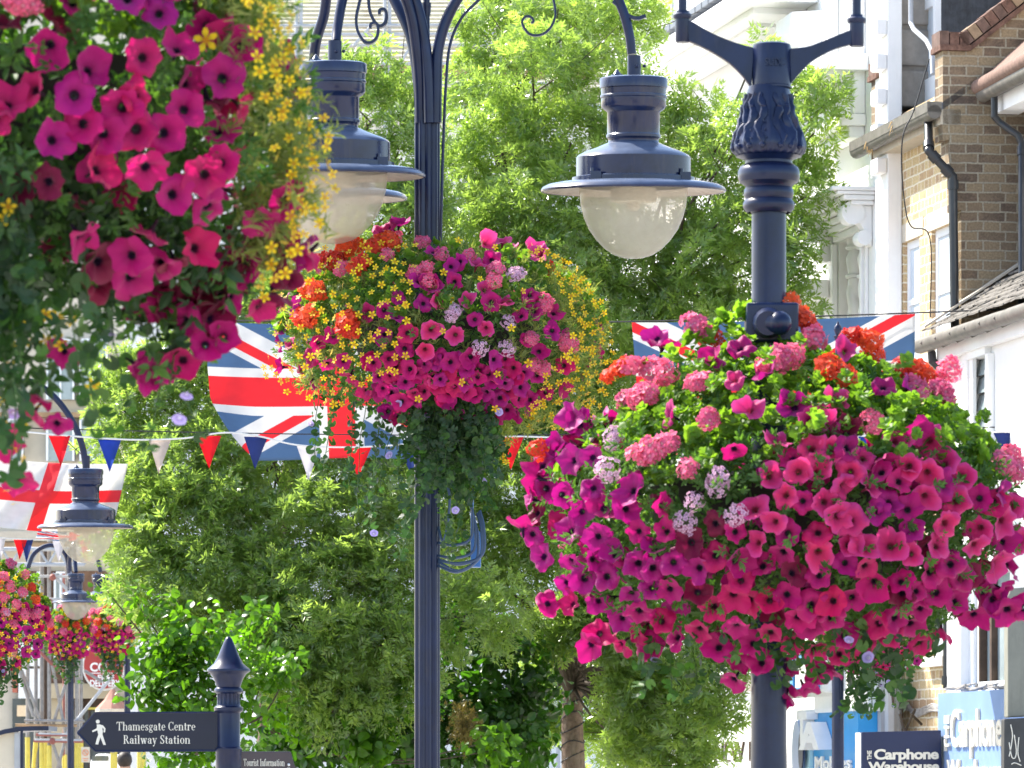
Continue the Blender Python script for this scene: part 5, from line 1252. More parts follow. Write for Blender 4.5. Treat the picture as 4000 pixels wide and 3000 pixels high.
for q in ((ud0, ud0 + 0.08, zd, zd + 3), (ud1 - 0.08, ud1, zd, zd + 3), (ud0 + 0.08, ud1 - 0.08, zd, zd + 0.22), (ud0 + 0.08, ud1 - 0.08, zd + 0.8, zd + 0.9)): fb(b, q[0], q[1], q[2], q[3], -0.268, -0.22)
b.build('window_frame', M['upvc'], dm)
b = MB(); fb(b, ud0 + 0.07, ud1 - 0.07, zd + 0.1, zd + 2.9, -0.268, -0.25); b.build('pane', M['curtain'], dm)
# downpipes
def pipe(pts, r, name='downpipe', mat='pipe', par=None, rings=True):
    q = [P(x, y, Y) for x, y, Y in pts]; bb = MB()
    for i in range(len(q) - 1):
        bb.tube([q[i], q[i + 1]], r, 12); bb.ball(q[i], r * 1.02, seg=12)
        if rings and (q[i + 1] - q[i]).length > 0.25:
            d = (q[i + 1] - q[i]).normalized(); bb.tube([q[i] + d * 0.03, q[i] + d * 0.1], r * 1.3, 12); bb.tube([q[i + 1] - d * 0.1, q[i + 1] - d * 0.03], r * 1.3, 12)
    return bb.build(name, M[mat], par)
yb = FW(uB0 + 0.3, 0, 0.1).y
yp = FW(uB0, 0, 0.2).y - 0.08
pipe([(3625, 430, yb), (3628, 590, yp), (3722, 690, yp), (3733, 1500, yp), (3736, 2700, yp), (3736, 2990, yp)], 0.035, par=T)
b = MB(); b.box(P(3612, 480, yb - 0.06), P(3662, 425, yb + 0.06)); b.build('hopper', M['pipe'], T, bevel=0.01)
pipe([(3558, -60, yb + 1.2), (3558, 90, yb + 1.2), (3570, 115, yb + 1.1), (3620, 160, yb + .8), (3640, 200, yb + .6), (3644, 290, yb + .5)], 0.02, 'vent_pipe', 'greypipe', T, False)
b = MB(); b.tube(catmull([P(3630, 230, yb - .02), P(3570, 430, yb), P(3530, 520, yb - .1), P(3522, 640, yb - .02), P(3535, 800, yb + .1), P(3560, 885, yb + .1), P(3632, 928, yb), P(3634, 1240, yb)], 6), 0.006, 5); b.build('cable', M['wire'], T)
# party walls
for (uu, pf, ptop, zlow, lab) in ((uB1, 3417, 245, 640, 'far'), (uB0, 3668, 136, 545, 'near')):
    wf = (A0[0] - uu * ST - (pf + 14 - 2000) / F * (A0[1] + uu * CT)) / CT
    uth = 0.24
    ztop = Z(ptop + 62, uu, wf); k = FW(uu, 0, wf).y / F; zl = Z(zlow, uu, wf)
    prof = [(0.0, zl - 0.55), (wf * 0.33, zl - 0.55), (wf * 0.33, zl - 0.27), (wf * 0.66, zl - 0.27), (wf * 0.66, zl), (wf, zl), (wf, ztop), (wf - 0.2, ztop), (wf - 2.2, ztop + 1.55), (-3, ztop + 1.55), (-3, zl - 0.55)]
    if lab == 'near': prof = [(0.0, 0.0), (0.0, zl - 0.55)] + prof[1:-1] + [(-3, 0.0)]
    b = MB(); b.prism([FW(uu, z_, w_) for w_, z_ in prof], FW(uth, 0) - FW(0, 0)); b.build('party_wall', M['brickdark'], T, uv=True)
    # tile creasing and brick-on-edge coping
    line = [(wf + 0.03, ztop + 0.002), (wf - 0.22, ztop + 0.002), (wf - 2.2, ztop + 1.55)]
    b = MB()
    for (wa, za), (wb, zb_) in zip(line[:-1], line[1:]):
        b.obox(lambda a, c, d: FW(uu - 0.03 + a * (uth + 0.06), za + (zb_ - za) * c + d * 0.045, wa + (wb - wa) * c))
    b.build('creasing', M['brickred'], T)
    b = MB()
    for (wa, za), (wb, zb_) in zip(line[:-1], line[1:]):
        L = math.hypot(wb - wa, zb_ - za); n = max(3, int(L / 0.085)); tw, tz = (wb - wa) / L, (zb_ - za) / L
        for i in range(n):
            s0 = i * L / n + 0.004; s1 = (i + 1) * L / n - 0.004; hh = 0.112 + R.uniform(-0.006, 0.006)
            def qq(s, h): return (wa + tw * s - tz * h * -1 * (1 if tw < 0 else -1), za + tz * s + abs(tw) * h)
            c = [qq(s0, 0.047), qq(s1, 0.047), qq(s1, hh + 0.04), qq(s0, hh + 0.04)]
            b.prism([FW(uu, z_, w_) for w_, z_ in c], FW(uth, 0) - FW(0, 0), int(R.integers(3)))
    b.build('coping', [M['brickred'], plain('coping_brick', (0.12, 0.075, 0.06), 0.9, 0.4, 14.0), plain('pale_coping_brick', (0.24, 0.17, 0.11), 0.9, 0.3, 14.0)], T)
# weeds in the gutter
for px, py, lab in ((3395, 545, 'dry grass tuft at the far end of the brick house gutter'), (3500, 475, 'dry grass tuft midway along the brick house gutter')):
    o = P(px, py, FW(U(px, 0.26), 0, 0.26).y); b = MB()
    for i in range(26):
        a = R.uniform(-2.6, 0.1); l = R.uniform(0.05, 0.15); d = Vector((math.cos(a) * 0.7, R.uniform(-.4, .4), math.sin(a))) * l
        b.tube([o, o + d * 0.6 + Vector((0, 0, 0.03)), o + d], [0.004, 0.005, 0.001], 4)
    prop(b.build('dry_grass', M['dryweed'], None, loc=o), lab, 'weed')

# --- white building
uW1, uW0 = U(2350), U(3484, 0.0)
T = thing('white_building', tuple(FW(uW0, 0)), 'ornate white stucco building with twisted window columns and a raking cornice behind the trees', 'building')
wu0, wu1 = U(3373), U(3278); wz1, wz0 = Z(905, wu0), Z(1700, wu0)
xu0, xu1 = U(3345), U(3290); xz0, xz1 = Z(465, xu0), Z(-200, xu0)
yu0, yu1 = U(2590), U(2562); yz0, yz1 = Z(88, yu0), Z(-150, yu0)
vz0, vz1 = Z(2560, wu0), Z(1900, wu0)
b = MB(); holes(b, uW0, uW1, 0, 13, [(wu0, wu1, wz0, wz1), (xu0, xu1, xz0, xz1), (yu0, yu1, yz0, yz1), (wu0, wu1, vz0, vz1)], 0.0, 0.45)
fb(b, uW0, uW1, 0, 13, -7, -0.46); b.build('wall', M['white'], T)
b = MB(); fb(b, uW0 - 0.2, uW0 - 0.003, Z(430, uW0), 13, -7, 0.06)
for i in range(9):
    z0 = Z(430, uW0) + i * 0.34; fb(b, uW0 - 0.235, uW0 - 0.2, z0, z0 + 0.3, -7, 0.09)
b.build('stone_flank', M['stone'], T, bevel=0.03)
b = MB(); fbp(b, 3418, 3466, -400, 2900, 0.003, 0.13)
for i in range(5):
    py = 80 + i * 135; fbp(b, 3400, 3425, py, py + 62, 0.131, 0.22)
b.build('pilaster', M['white_trim'], T, bevel=0.012)
b = MB(); fbp(b, 3467, 3486, 660, 2900, 0.002, 0.06); b.build('downpipe', M['greypipe'], T)
# window with twisted columns
wn = MB(); fb(wn, wu0, wu1, wz0, wz1, -0.45, -0.4); wo = wn.build('window', M['cream'], T)
b = MB(); um = (wu0 + wu1) / 2
for px in (3328, 3372):
    uc = U(px, -0.05); Rr = 0.07; vs = []; n = 150; sg_ = 16; zb_, zt_ = wz0, wz1
    sec = Z(1090, uc)
    for i in range(n + 1):
        z = zb_ + (sec - zb_) * i / n
        for kk in range(sg_):
            a = 2 * math.pi * kk / sg_; r = Rr * (0.78 + 0.3 * abs(math.cos(1.0 * (a + z * 13.0)))); vs.append(FW(uc, z, -0.08) + Vector((r * math.cos(a), r * math.sin(a), 0)))
    b.add(vs, [(i * sg_ + k_, i * sg_ + (k_ + 1) % sg_, (i + 1) * sg_ + (k_ + 1) % sg_, (i + 1) * sg_ + k_) for i in range(n) for k_ in range(sg_)], 0, True)
    zc = lambda py: Z(py, uc)
    b.lathe(FW(uc, 0, -0.08), [(0.06, sec), (0.085, zc(1085)), (0.085, zc(1075)), (0.06, zc(1070)), (0.07, zc(1045)), (0.082, zc(1010)), (0.06, zc(985)), (0.05, zc(978)), (0.085, zc(972)), (0.085, zc(965)), (0.07, zc(960)), (0.078, zc(935)), (0.085, zc(925)), (0.085, zc(905))], 20)
b.build('twisted_column', M['white_trim'], T)
b = MB()
for d, (pa, pb) in zip((0.05, 0.09, 0.13), ((898, 925), (870, 897), (845, 869))): fb(b, wu0 - d * 0.6, wu1 + d * 0.6, Z(pb, um), Z(pa, um), 0.002, d)
for du in (0.0, 0.07):
    fb(b, wu0 - 0.11 - du, wu0 - 0.05 - du, wz0, Z(930, um), 0.002, 0.05 - du * 0.3); fb(b, wu1 + 0.05 + du, wu1 + 0.11 + du, wz0, Z(930, um), 0.002, 0.05 - du * 0.3)
b.build('surround', M['white_trim'], T, bevel=0.006)
b = MB(); c0, c1 = wu0 - 0.32, wu1 + 0.38
for (za, zb_, d) in ((842, 826, 0.2), (825, 806, 0.27), (805, 792, 0.33), (791, 776, 0.38)): fb(b, c0 - d * .3, c1 + d * .3, Z(za, um), Z(zb_, um), 0.003, d)
b.build('cornice', M['white_trim'], T, bevel=0.008)
for uc in (wu0 - 0.24, wu1 + 0.28):
    b = MB(); zc = lambda py: Z(py, um)
    pr = [(0.0, zc(1000)), (0.05, zc(985)), (0.06, zc(940)), (0.1, zc(915)), (0.2, zc(890)), (0.25, zc(860)), (0.24, zc(843)), (0.0, zc(843))]
    b.prism([FW(uc - 0.07, z_, w_ + 0.003) for w_, z_ in pr], FW(0.14, 0) - FW(0, 0))
    for w_, py, r in ((0.17, 870, 0.1), (0.07, 965, 0.065)): b.tube([FW(uc - 0.085, zc(py), w_), FW(uc + 0.085, zc(py), w_)], r, 18)
    b.build('scroll_bracket', M['white_trim'], T, bevel=0.006)
# upper window, sill and panel
b = MB()
for (q0, q1, q2, q3) in ((xu0, xu0 + 0.08, xz0, xz1), (xu1 - 0.08, xu1, xz0, xz1), (xu0 + .08, xu1 - .08, xz0, xz0 + 0.1)): fb(b, q0, q1, q2, q3, -0.3, -0.2)
wo = b.build('window', M['upvc'], T); b = MB(); fb(b, xu0, xu1, xz0, xz1, -0.3, -0.27); b.build('pane', M['glasspale'], wo)
b = MB(); fb(b, xu0 - 0.35, xu1 + 0.35, xz0 - 0.1, xz0 - 0.002, 0.002, 0.22); fb(b, xu0 - 0.3, xu1 + 0.3, xz0 - 0.2, xz0 - 0.1, 0.003, 0.14)
for du in (0.12, 0.26): fb(b, xu0 - du - 0.06, xu0 - du, xz0 + 0.002, 13, 0.002, 0.1); fb(b, xu1 + du, xu1 + du + 0.06, xz0 + 0.002, 13, 0.002, 0.1)
b.build('sill', M['white_trim'], T, bevel=0.01)
b = MB(); fb(b, yu0, yu1, yz0, yz1, -0.4, -0.36); b.build('window', M['glassdark'], T)
b = MB(); fb(b, yu0 - 0.5, yu0 - 0.1, yz0 - 0.1, 13, 0.002, 0.12); fb(b, yu1 + 0.1, yu1 + 0.8, yz0 - 0.1, 13, 0.002, 0.12); b.build('window_panel', M['white_trim'], T, bevel=0.01)
# raking cornice with curved underside
def rake(pa, pb, h, w0, w1, mat, name):
    ua, ub = U(pa[0], w1), U(pb[0], w1); za, zb_ = Z(pa[1], ua, w1), Z(pb[1], ub, w1)
    b = MB(); b.obox(lambda a, c, d: FW(ua + (ub - ua) * a, za + (zb_ - za) * a + (d - 1) * h, w0 + (w1 - w0) * c)); b.build(name, M[mat], T, bevel=0.01)
rake((2545, 185), (2930, -70), 0.16, 0.002, 0.62, 'white_trim', 'raking_cornice'); rake((2545, 225), (2940, -35), 0.2, 0.003, 0.5, 'white_trim', 'raking_cornice'); rake((2530, 270), (2950, 10), 0.22, 0.004, 0.34, 'white_trim', 'raking_cornice')
b = MB(); pa, pb = (2545, 165), (2900, -75)
ua, ub = U(pa[0], 0.6), U(pb[0], 0.6); za, zb_ = Z(pa[1], ua, .6), Z(pb[1], ub, .6)
for i in range(14):
    a0, a1 = i / 14 + 0.004, (i + 1) / 14 - 0.004
    b.obox(lambda a, c, d: FW(ua + (ub - ua) * (a0 + (a1 - a0) * a), za + (zb_ - za) * (a0 + (a1 - a0) * a) + d * 0.06 + 0.003, 0.1 + 0.5 * c))
b.build('coping', M['lead'], T)
rake((3060, 270), (3215, 205), 0.14, 0.002, 0.4, 'white_trim', 'cornice'); rake((3060, 300), (3205, 240), 0.14, 0.003, 0.28, 'white_trim', 'cornice')
b = MB(); uc = U(3140, 0.1)
pr = [(0.0, Z(330, uc)), (0.1, Z(320, uc)), (0.16, Z(250, uc)), (0.3, Z(150, uc)), (0.28, Z(70, uc)), (0.0, Z(60, uc))]
b.prism([FW(uc - 0.3, z_, w_ + .003) for w_, z_ in pr], FW(0.6, 0) - FW(0, 0)); b.build('scroll_bracket', M['white_trim'], T, bevel=0.01)
for px, py, r in ((2890, 150, 0.3), (2700, 280, 0.22), (2840, 90, 0.2)):
    b = MB(); uc = U(px); b.tube([FW(uc, Z(py, uc), 0.002), FW(uc, Z(py, uc), 0.1)], [r, r * 0.8], 24); b.tube([FW(uc, Z(py, uc), 0.1), FW(uc, Z(py, uc), 0.16)], [r * 0.6, r * 0.4], 24); b.build('relief', M['white'], T)
b = MB()
for py, h, d in ((560, 0.12, 0.16), (1300, 0.16, 0.22), (2660, 0.24, 0.25)):
    uc = U(2900); fb(b, U(3240), uW1, Z(py, uc), Z(py, uc) + h, 0.002, d)
b.build('string_course', M['white_trim'], T, bevel=0.01)
b = MB(); fbp(b, 2855, 2960, 2640, 2700, 0.251, 0.3); b.build('grey_band', M['stone'], T)
b = MB(); fbp(b, 2787, 3260, 2735, 3020, 0.1, 0.16); pn = b.build('shop_panel', M['white_trim'], T)
# blue shop sign of the white building
T = thing('shop_sign', tuple(P(3185, 2990, 41)), 'bright blue shop sign with big white raised letters left of the navy sign', 'shop sign', 'shop signs on the right side of the street')
wS = 0.42; b = MB(); fbp(b, 3117, 3352, 2783, 3040, 0.17, wS); bs = b.build('panel', M['signblue'], T)
b = MB(); fbp(b, 3113, 3352, 2768, 2783, 0.17, wS + 0.03); b.build('capping', M['white_trim'], T)
def oval(px, py, rx, ry, w_, d, mat, name):
    uc = U(px, w_); b = MB(); b.prism([FW(uc + (U(px + rx, w_) - uc) * math.cos(t * math.pi / 14), Z(py + ry * math.sin(t * math.pi / 14), uc, w_), w_) for t in range(28)], FW(0, 0, d) - FW(0, 0)); b.build(name, M[mat], bs)
oval(3150, 2950, 28, 155, wS + 0.002, 0.03, 'aqua', 'board_shape'); oval(3128, 2945, 18, 130, wS + 0.033, 0.04, 'signpale', 'board_shape'); oval(3131, 2935, 9, 75, wS + 0.074, 0.01, 'signnavy', 'board_stripe')
def ftext(body, px0, px1, py0, py1, w_, par, mat, dep, bold, sp=1.0):
    ua, ub = U(px0, w_), U(px1, w_); o = FW(ua, Z(py1, ua, w_), w_)
    return text('lettering', body, o, FW(ub, Z(py1, ua, w_), w_) - o, Vector((0, 0, Z(py0, ua, w_) - Z(py1, ua, w_))), par, M[mat], dep, bold, sp, out=FW(0, 0, 1) - FW(0, 0))
ftext('T', 3155, 3195, 2780 + 2, 2908, wS + 0.002, bs, 'letterw', 0.1, 0.05); ftext('A', 3182, 3262, 2822, 2930, wS + 0.004, bs, 'letterw', 0.14, 0.05)
ftext('NEW L', 2796, 2950, 2900, 2976, 0.163, pn, 'timber', 0.015, -0.012); ftext('Mobiles', 3190, 3330, 2955, 3005, wS + 0.002, bs, 'letterw', 0.02, 0.02)
b = MB(); fbp(b, 3086, 3195, 2556, 2700, 0.3, 0.34); bw = b.build('upper_panel', M['letterw'], T)
b = MB()
for q in ((3086, 3195, 2556, 2572), (3086, 3195, 2684, 2700), (3086, 3096, 2572, 2684), (3184, 3195, 2572, 2684)): fbp(b, *q, 0.341, 0.36)
b.build('upper_panel_frame', M['signblue'], T)
b = MB(); fbp(b, 3205, 3232, 2610, 2704, 0.17, 0.34); b.build('bracket', M['white_trim'], T, bevel=0.03)

# --- rendered shop with the pent roof
wC = 0.12; uC0 = U(4150, wC) - 0.6; uC1 = uB0 - 0.003
T = thing('rendered_shop', tuple(FW(uC0, 0)), 'white rendered shop with a pent roof of clay tiles at the right edge', 'shop')
zgC = Z(1330, uC1, 0.28)
lw = (U(3872, wC), U(3800, wC), Z(2010, U(3836, wC), wC), Z(1395, U(3836, wC), wC))
lo = (U(3945, wC), U(3822, wC), Z(2660, U(3880, wC), wC), Z(2240, U(3880, wC), wC))
b = MB(); holes(b, uC0, uC1, 0, zgC + 0.05, [lw, lo], wC, 0.09)
fb(b, uC0, uC1, 0, zgC, -3, wC - 0.1); b.build('wall', M['white'], T)
b = MB(); a, c, e, f = lw
for i in range(9):
    z0 = e + (f - e) * i / 9; b.obox(lambda s, t, v: FW(a + (c - a) * s, z0 + (f - e) / 9 * (0.02 + 0.96 * v), wC - 0.05 - 0.02 * t + 0.03 * (1 - v)))
wo = b.build('window', M['glasspale'], T)
b = MB()
for q in ((a - 0.09, a, e, f), (c, c + 0.09, e, f), (a, c, f, f + 0.09)): fb(b, q[0], q[1], q[2], q[3], wC + 0.002, wC + 0.05)
b.build('window_frame', M['white_trim'], wo)
a, c, e, f = lo; b = MB(); fb(b, a, c, e, f, wC - 0.09, wC - 0.06); wo = b.build('window', M['glasspale'], T)
b = MB(); fb(b, a + (c - a) * .62, a + (c - a) * .68, e, f, wC - 0.058, wC - 0.01); fb(b, c - 0.04, c, e, f, wC - 0.058, wC); b.build('window_frame', M['timber'], wo)
b = MB(); fbp(b, 3703, 3752, 2180, 2700, wC + 0.002, wC + 0.1); fbp(b, 3755, 3800, 1380, 2700, wC + 0.002, wC + 0.03); b.build('pilaster', M['white_trim'], T)
# roof of individual tile courses
b = MB(); nrow = 15; wr0, wr1 = 0.34, -1.1
def rp(u, s, up=0): return FW(u, zgC + 0.03 + s * 0.95 + up, wr0 + (wr1 - wr0) * s)
for i in range(nrow):
    s0, s1 = i / nrow, (i + 1.25) / nrow; ncol = int((uC1 - uC0) / 0.17); sh = 0.085 * (i % 2)
    for j in range(ncol):
        ua = uC0 + j * 0.17 + sh; ub = ua + 0.162
        if ub > uC1 + 0.01: continue
        z1_, z2_ = R.uniform(0, 0.014, 2); s00 = s0 + R.uniform(-0.008, 0.008)
        b.obox(lambda p, q, r_: rp(ua + (ub - ua) * p, s00 + (s1 - s00) * q, 0.02 * (1 - q) + r_ * 0.014 + z1_ * (1 - p) + z2_ * p))
b.build('roof', M['tile'], T)
b = MB(); b.obox(lambda p, q, r_: rp(uC1 - 0.16 + 0.158 * p, q, 0.05 + 0.02 * r_)); b.build('flashing', M['concrete'], T)
b = MB(); fb(b, uC0, uC1, zgC - 0.16, zgC - 0.03, wC + 0.002, 0.2); b.build('fascia', M['white_trim'], T)
b = MB(); b.tube([FW(uC0, zgC - 0.03, 0.29), FW(uC1 + 0.2, zgC - 0.03, 0.29)], 0.06, 14)
for i in range(6):
    uc = uC1 - 0.1 - i * 0.42; b.tube([FW(uc, zgC + 0.02, 0.3), FW(uc, zgC - 0.03, 0.356), FW(uc, zgC - 0.095, 0.29), FW(uc, zgC - 0.05, 0.2)], 0.008, 6)
b.build('gutter', M['gutter'], T)
yc = FW(uC1, 0, 0.3).y
pipe([(3640, 1380, yc), (3642, 1410, yc), (3690, 1455, yc + .05), (3698, 1530, yc + .06), (3700, 2200, yc + .06), (3700, 2690, yc + .06)], 0.034, par=T)
# taller part with its own eaves
wH = -0.42; uH1 = uC1 - 0.35
b = MB(); fb(b, uC0, uH1, zgC + 0.2, 11, -3.2, wH - 0.002); b.build('upper_wall', M['white'], T)
zH = Z(352, uH1, -0.15)
b = MB(); b.tube([FW(uC0, zH, -0.15), FW(uH1 + 0.25, zH, -0.15)], 0.062, 14); b.build('gutter', M['gutter'], T)
b = MB(); fb(b, uC0, uH1 + 0.18, zH - 0.16, zH - 0.03, wH, -0.23); b.build('fascia', M['white_trim'], T)
b = MB(); b.obox(lambda p, q, r_: FW(uC0 + (uH1 + 0.25 - uC0) * p, zH + 0.04 + q * 0.9 + r_ * 0.05, -0.1 - q * 1.0)); b.build('upper_roof', M['tilepink'], T)
b = MB(); b.tube([FW(uH1 + 0.28, zH + 0.06, -0.12), FW(uC0, zH + 0.1, -0.12)], 0.062, 12); b.build('ridge_tile', M['tilepink'], T)
yh = FW(uH1, 0, -0.1).y
pipe([(3884, 372, yh), (3884, 455, yh), (3905, 478, yh), (3978, 530, yh - .05), (3991, 560, yh - .06), (3991, 1400, yh - .5), (3991, 2290, yh - .5)], 0.028, par=T)

# --- shop signs
wF = 0.36
T = thing('shop_sign', tuple(FW(U(3940, wF), 2.0, wF)), 'pale blue shop fascia with tall cream letters under the white shop', 'shop sign', 'shop signs on the right side of the street')
b = MB(); fbp(b, 3664, 3942, 2700, 3060, wC + 0.002, wF); pn = b.build('panel', M['signpale'], T)
b = MB()
for i in range(40):
    uc = U(3650 + R.uniform(0, 300), wF); b.tube([FW(uc, Z(2697, uc, wF) + R.uniform(0, .03), R.uniform(0.15, wF)), FW(uc - 0.25, Z(2697, uc, wF) + R.uniform(0.0, .05), R.uniform(0.15, wF))], 0.009, 5)
b.build('cable', M['cablegrey'], T)
ftext('Carphone', 3722, 3922, 2772, 2964, wF + 0.002, pn, 'letter', 0.02, 0.02); ftext('Warehouse', 3706, 3924, 2968, 3062, wF + 0.002, pn, 'letter', 0.02, 0.02)
uv0 = U(3716, wF); o = FW(uv0, Z(2934, uv0, wF), wF + .002); text('lettering', 'THE', o, Vector((0, 0, Z(2793, uv0, wF) - Z(2934, uv0, wF))), FW(U(3698, wF), 0) - FW(uv0, 0), pn, M['letter'], 0.02, 0.02, out=FW(0, 0, 1) - FW(0, 0))
YC = 37.4
T = thing('shop_sign', tuple(P(3520, 3040, YC)), 'navy projecting shop sign with two lines of rounded cream letters', 'shop sign', 'shop signs on the right side of the street')
sk = 0.22
def cp(px, py, d=0.0): return P(px, py, YC + (px - 3367) / F * YC * sk) + Vector((0, d, 0))
b = MB(); b.prism([cp(3367, 3060), cp(3680, 3060), cp(3676, 2852), cp(3367, 2860)], Vector((-0.03, 0.16, 0))); pn = b.build('panel', M['signnavy'], T, bevel=0.004)
b = MB(); b.prism([cp(3366, 3060, 0.02) - Vector((.002, 0, 0)), cp(3366, 2862, 0.02) - Vector((.002, 0, 0)), cp(3366, 2862, 0.15) - Vector((.03, 0, 0)), cp(3366, 3060, 0.15) - Vector((.03, 0, 0))], Vector((-0.008, 0, 0))); b.build('side', M['white_trim'], T)
def ct(body, x0, x1, y0, y1, dy=0.0, bold=0.035, sp=0.95):
    o = cp(x0, y1, -0.002); text('lettering', body, o, cp(x1, y1 - dy, -0.002) - o, Vector((0, 0, (y1 - y0) / F * YC)), pn, M['letter'], 0.006, bold, sp)
ct('Carphone', 3414, 3666, 2926, 2980, 2); ct('Warehouse', 3390, 3668, 2976, 3012, 2)
o = cp(3404, 2968, -0.002); text('lettering', 'THE', o, Vector((0, 0, 36 / F * YC)), cp(3387, 2968, -0.002) - o, pn, M['letter'], 0.006, 0.03)
# grey panel and board at the right edge
YG = 34.0
T = thing('advert_board', tuple(P(3970, 3040, YG)), 'dark board with chalk scrawl under a weathered grey panel at the right edge', 'board')
b = MB(); b.prism([P(3936, 2802, YG), P(3936, 2330, YG), P(3950, 2298, YG), P(4080, 2286, YG), P(4080, 2795, YG)], (0, 0.25, 0)); b.build('grey_panel', M['greypanel'], T, bevel=0.01)
b = MB(); b.prism([P(3920, 3060, YG - .05), P(3922, 2808, YG - .05), P(4100, 2800, YG - .05), P(4100, 3060, YG - .05)], (0, 0.2, 0)); bd2 = b.build('board', M['chalkboard'], T, bevel=0.01)
b = MB()
for pts in ([(3948, 2830), (3955, 2870), (3950, 2915), (3942, 2955)], [(3942, 2900), (3952, 2955), (3965, 2960), (3970, 2930), (3962, 2870)], [(3980, 2880), (3976, 2940), (3985, 2975)], [(3950, 2985), (3965, 2980), (3990, 2990)]):
    b.tube(catmull([P(x, y, YG - .052) for x, y in pts], 5), 0.004, 5)
b.build('chalk_mark', M['letter'], bd2)
# tangled cables on the brick wall
T = thing('cable_bundle', tuple(P(3540, 2850, 39.5)), 'tangle of grey cables looped across the brick wall above the navy sign', 'cables')
for i in range(14):
    b = MB(); j = lambda s: R.uniform(-s, s); Yw = lambda px: FW(U(px), 0).y - 0.1
    b.tube(catmull([P(x, y, Yw(x)) for x, y in ((3472 + j(14), 2640), (3462 + j(10), 2740 + j(12)), (3490 + j(8), 2765 + j(14)), (3535 + j(8), 2755 + j(14)), (3570, 2790 + j(16)), (3610, 2775 + j(18)), (3640, 2765 + j(14)), (3690, 2775 + j(12)))], 5), R.uniform(0.006, 0.011), 6)
    b.build('cable', M['cablegrey'], T)
b = MB()
for a, c in (((3530, 2870), (3575, 2770)), ((3515, 2790), (3540, 2880)), ((3600, 2830), (3560, 2790)), ((3480, 2640), (3490, 2760))):
    b.tube([P(a[0], a[1], 39.4), P(c[0], c[1], 39.3)], 0.012, 6)
b.build('dry_stem', M['twig'], T)
b = MB(); fbp(b, 3420, 3480, 2660, 2880, 0.13, 0.2); fbp(b, 3428, 3440, 2640, 3000, 0.201, 0.26); fbp(b, 3456, 3470, 2640, 3000, 0.201, 0.25)
prop(b.build('cable_trunking', M['greypipe'], None, loc=FW(U(3450), 0)), 'grey vertical trunking between the white building and the brick wall', 'trunking')
# ------------------------------------------------------------------ trees
def ash_shoot(seed, nleaf=9, nl=4, L=0.21, ll=0.105, lw=0.0125):
    """a leafy shoot along +Z: compound leaves of narrow leaflets"""
    g = np.random.default_rng(seed); V, Fc = [], []
    for i in range(nleaf):
        a = i * 2.39996 + g.uniform(-.3, .3); el = g.uniform(0.05, 1.0) + 0.25 * (i / nleaf)
        d = np.array([math.cos(a) * math.cos(el), math.sin(a) * math.cos(el), math.sin(el)]); o = np.array([0, 0, -0.12 + 0.2 * i / nleaf])
        e = unit(np.cross(d, np.array([0, 0, 1.0])) + g.normal(0, 0.3, 3)); e -= d * e.dot(d); e = unit(e); nn = np.cross(d, e); l = L * g.uniform(0.7, 1.15)
        for j in range(nl * 2 + 1):
            if j == nl * 2: bd, t = d, 0.95
            else:
                sg = 1 if j % 2 else -1; t = 0.3 + 0.62 * (j // 2) / (nl - 1) if nl > 1 else 0.6
                bd = d * 0.75 + e * sg * 0.75 + nn * g.uniform(-0.25, 0.1)
            bd = unit(bd + g.normal(0, 0.12, 3)); p = o + d * l * t - np.array([0, 0, 0.25 * l * t * t])
            w = unit(np.cross(bd, nn + g.normal(0, 0.35, 3))) * lw * g.uniform(0.75, 1.2); q = ll * g.uniform(0.7, 1.2); dn = np.array([0, 0, -0.012])
            b = len(V); V += [p, p + bd * q * 0.42 - w + dn, p + bd * q + dn * 2, p + bd * q * 0.42 + w + dn]
            Fc += [(b, b + 1, b + 2), (b, b + 2, b + 3)]
    return np.array(V), np.array(Fc)

def broad_shoot(seed, n=9, size=0.11, w=0.8):
    g = np.random.default_rng(seed); lt = leaf_t(w, 0.12, 0.3); V, Fc, b = [], [], 0
    for i in range(n):
        a = i * 2.39996 + g.uniform(-.4, .4); el = g.uniform(-0.5, 0.5)
        d = np.array([math.cos(a) * math.cos(el), math.sin(a) * math.cos(el), math.sin(el)]); e = unit(np.cross(d, [0, 0, 1.0]) + g.normal(0, 0.35, 3)); e = unit(e - d * e.dot(d)); nn = np.cross(d, e)
        if nn[2] < 0: nn = -nn; e = -e
        s = size * g.uniform(0.65, 1.15); v = lt[0] @ (np.stack([d, e, nn], 1) * s).T + d * 0.07 + np.array([0, 0, 0.22 * (i / n - 0.5)])
        V.append(v); Fc.append(lt[1] + b); b += len(v)
    return np.concatenate(V), np.concatenate(Fc)

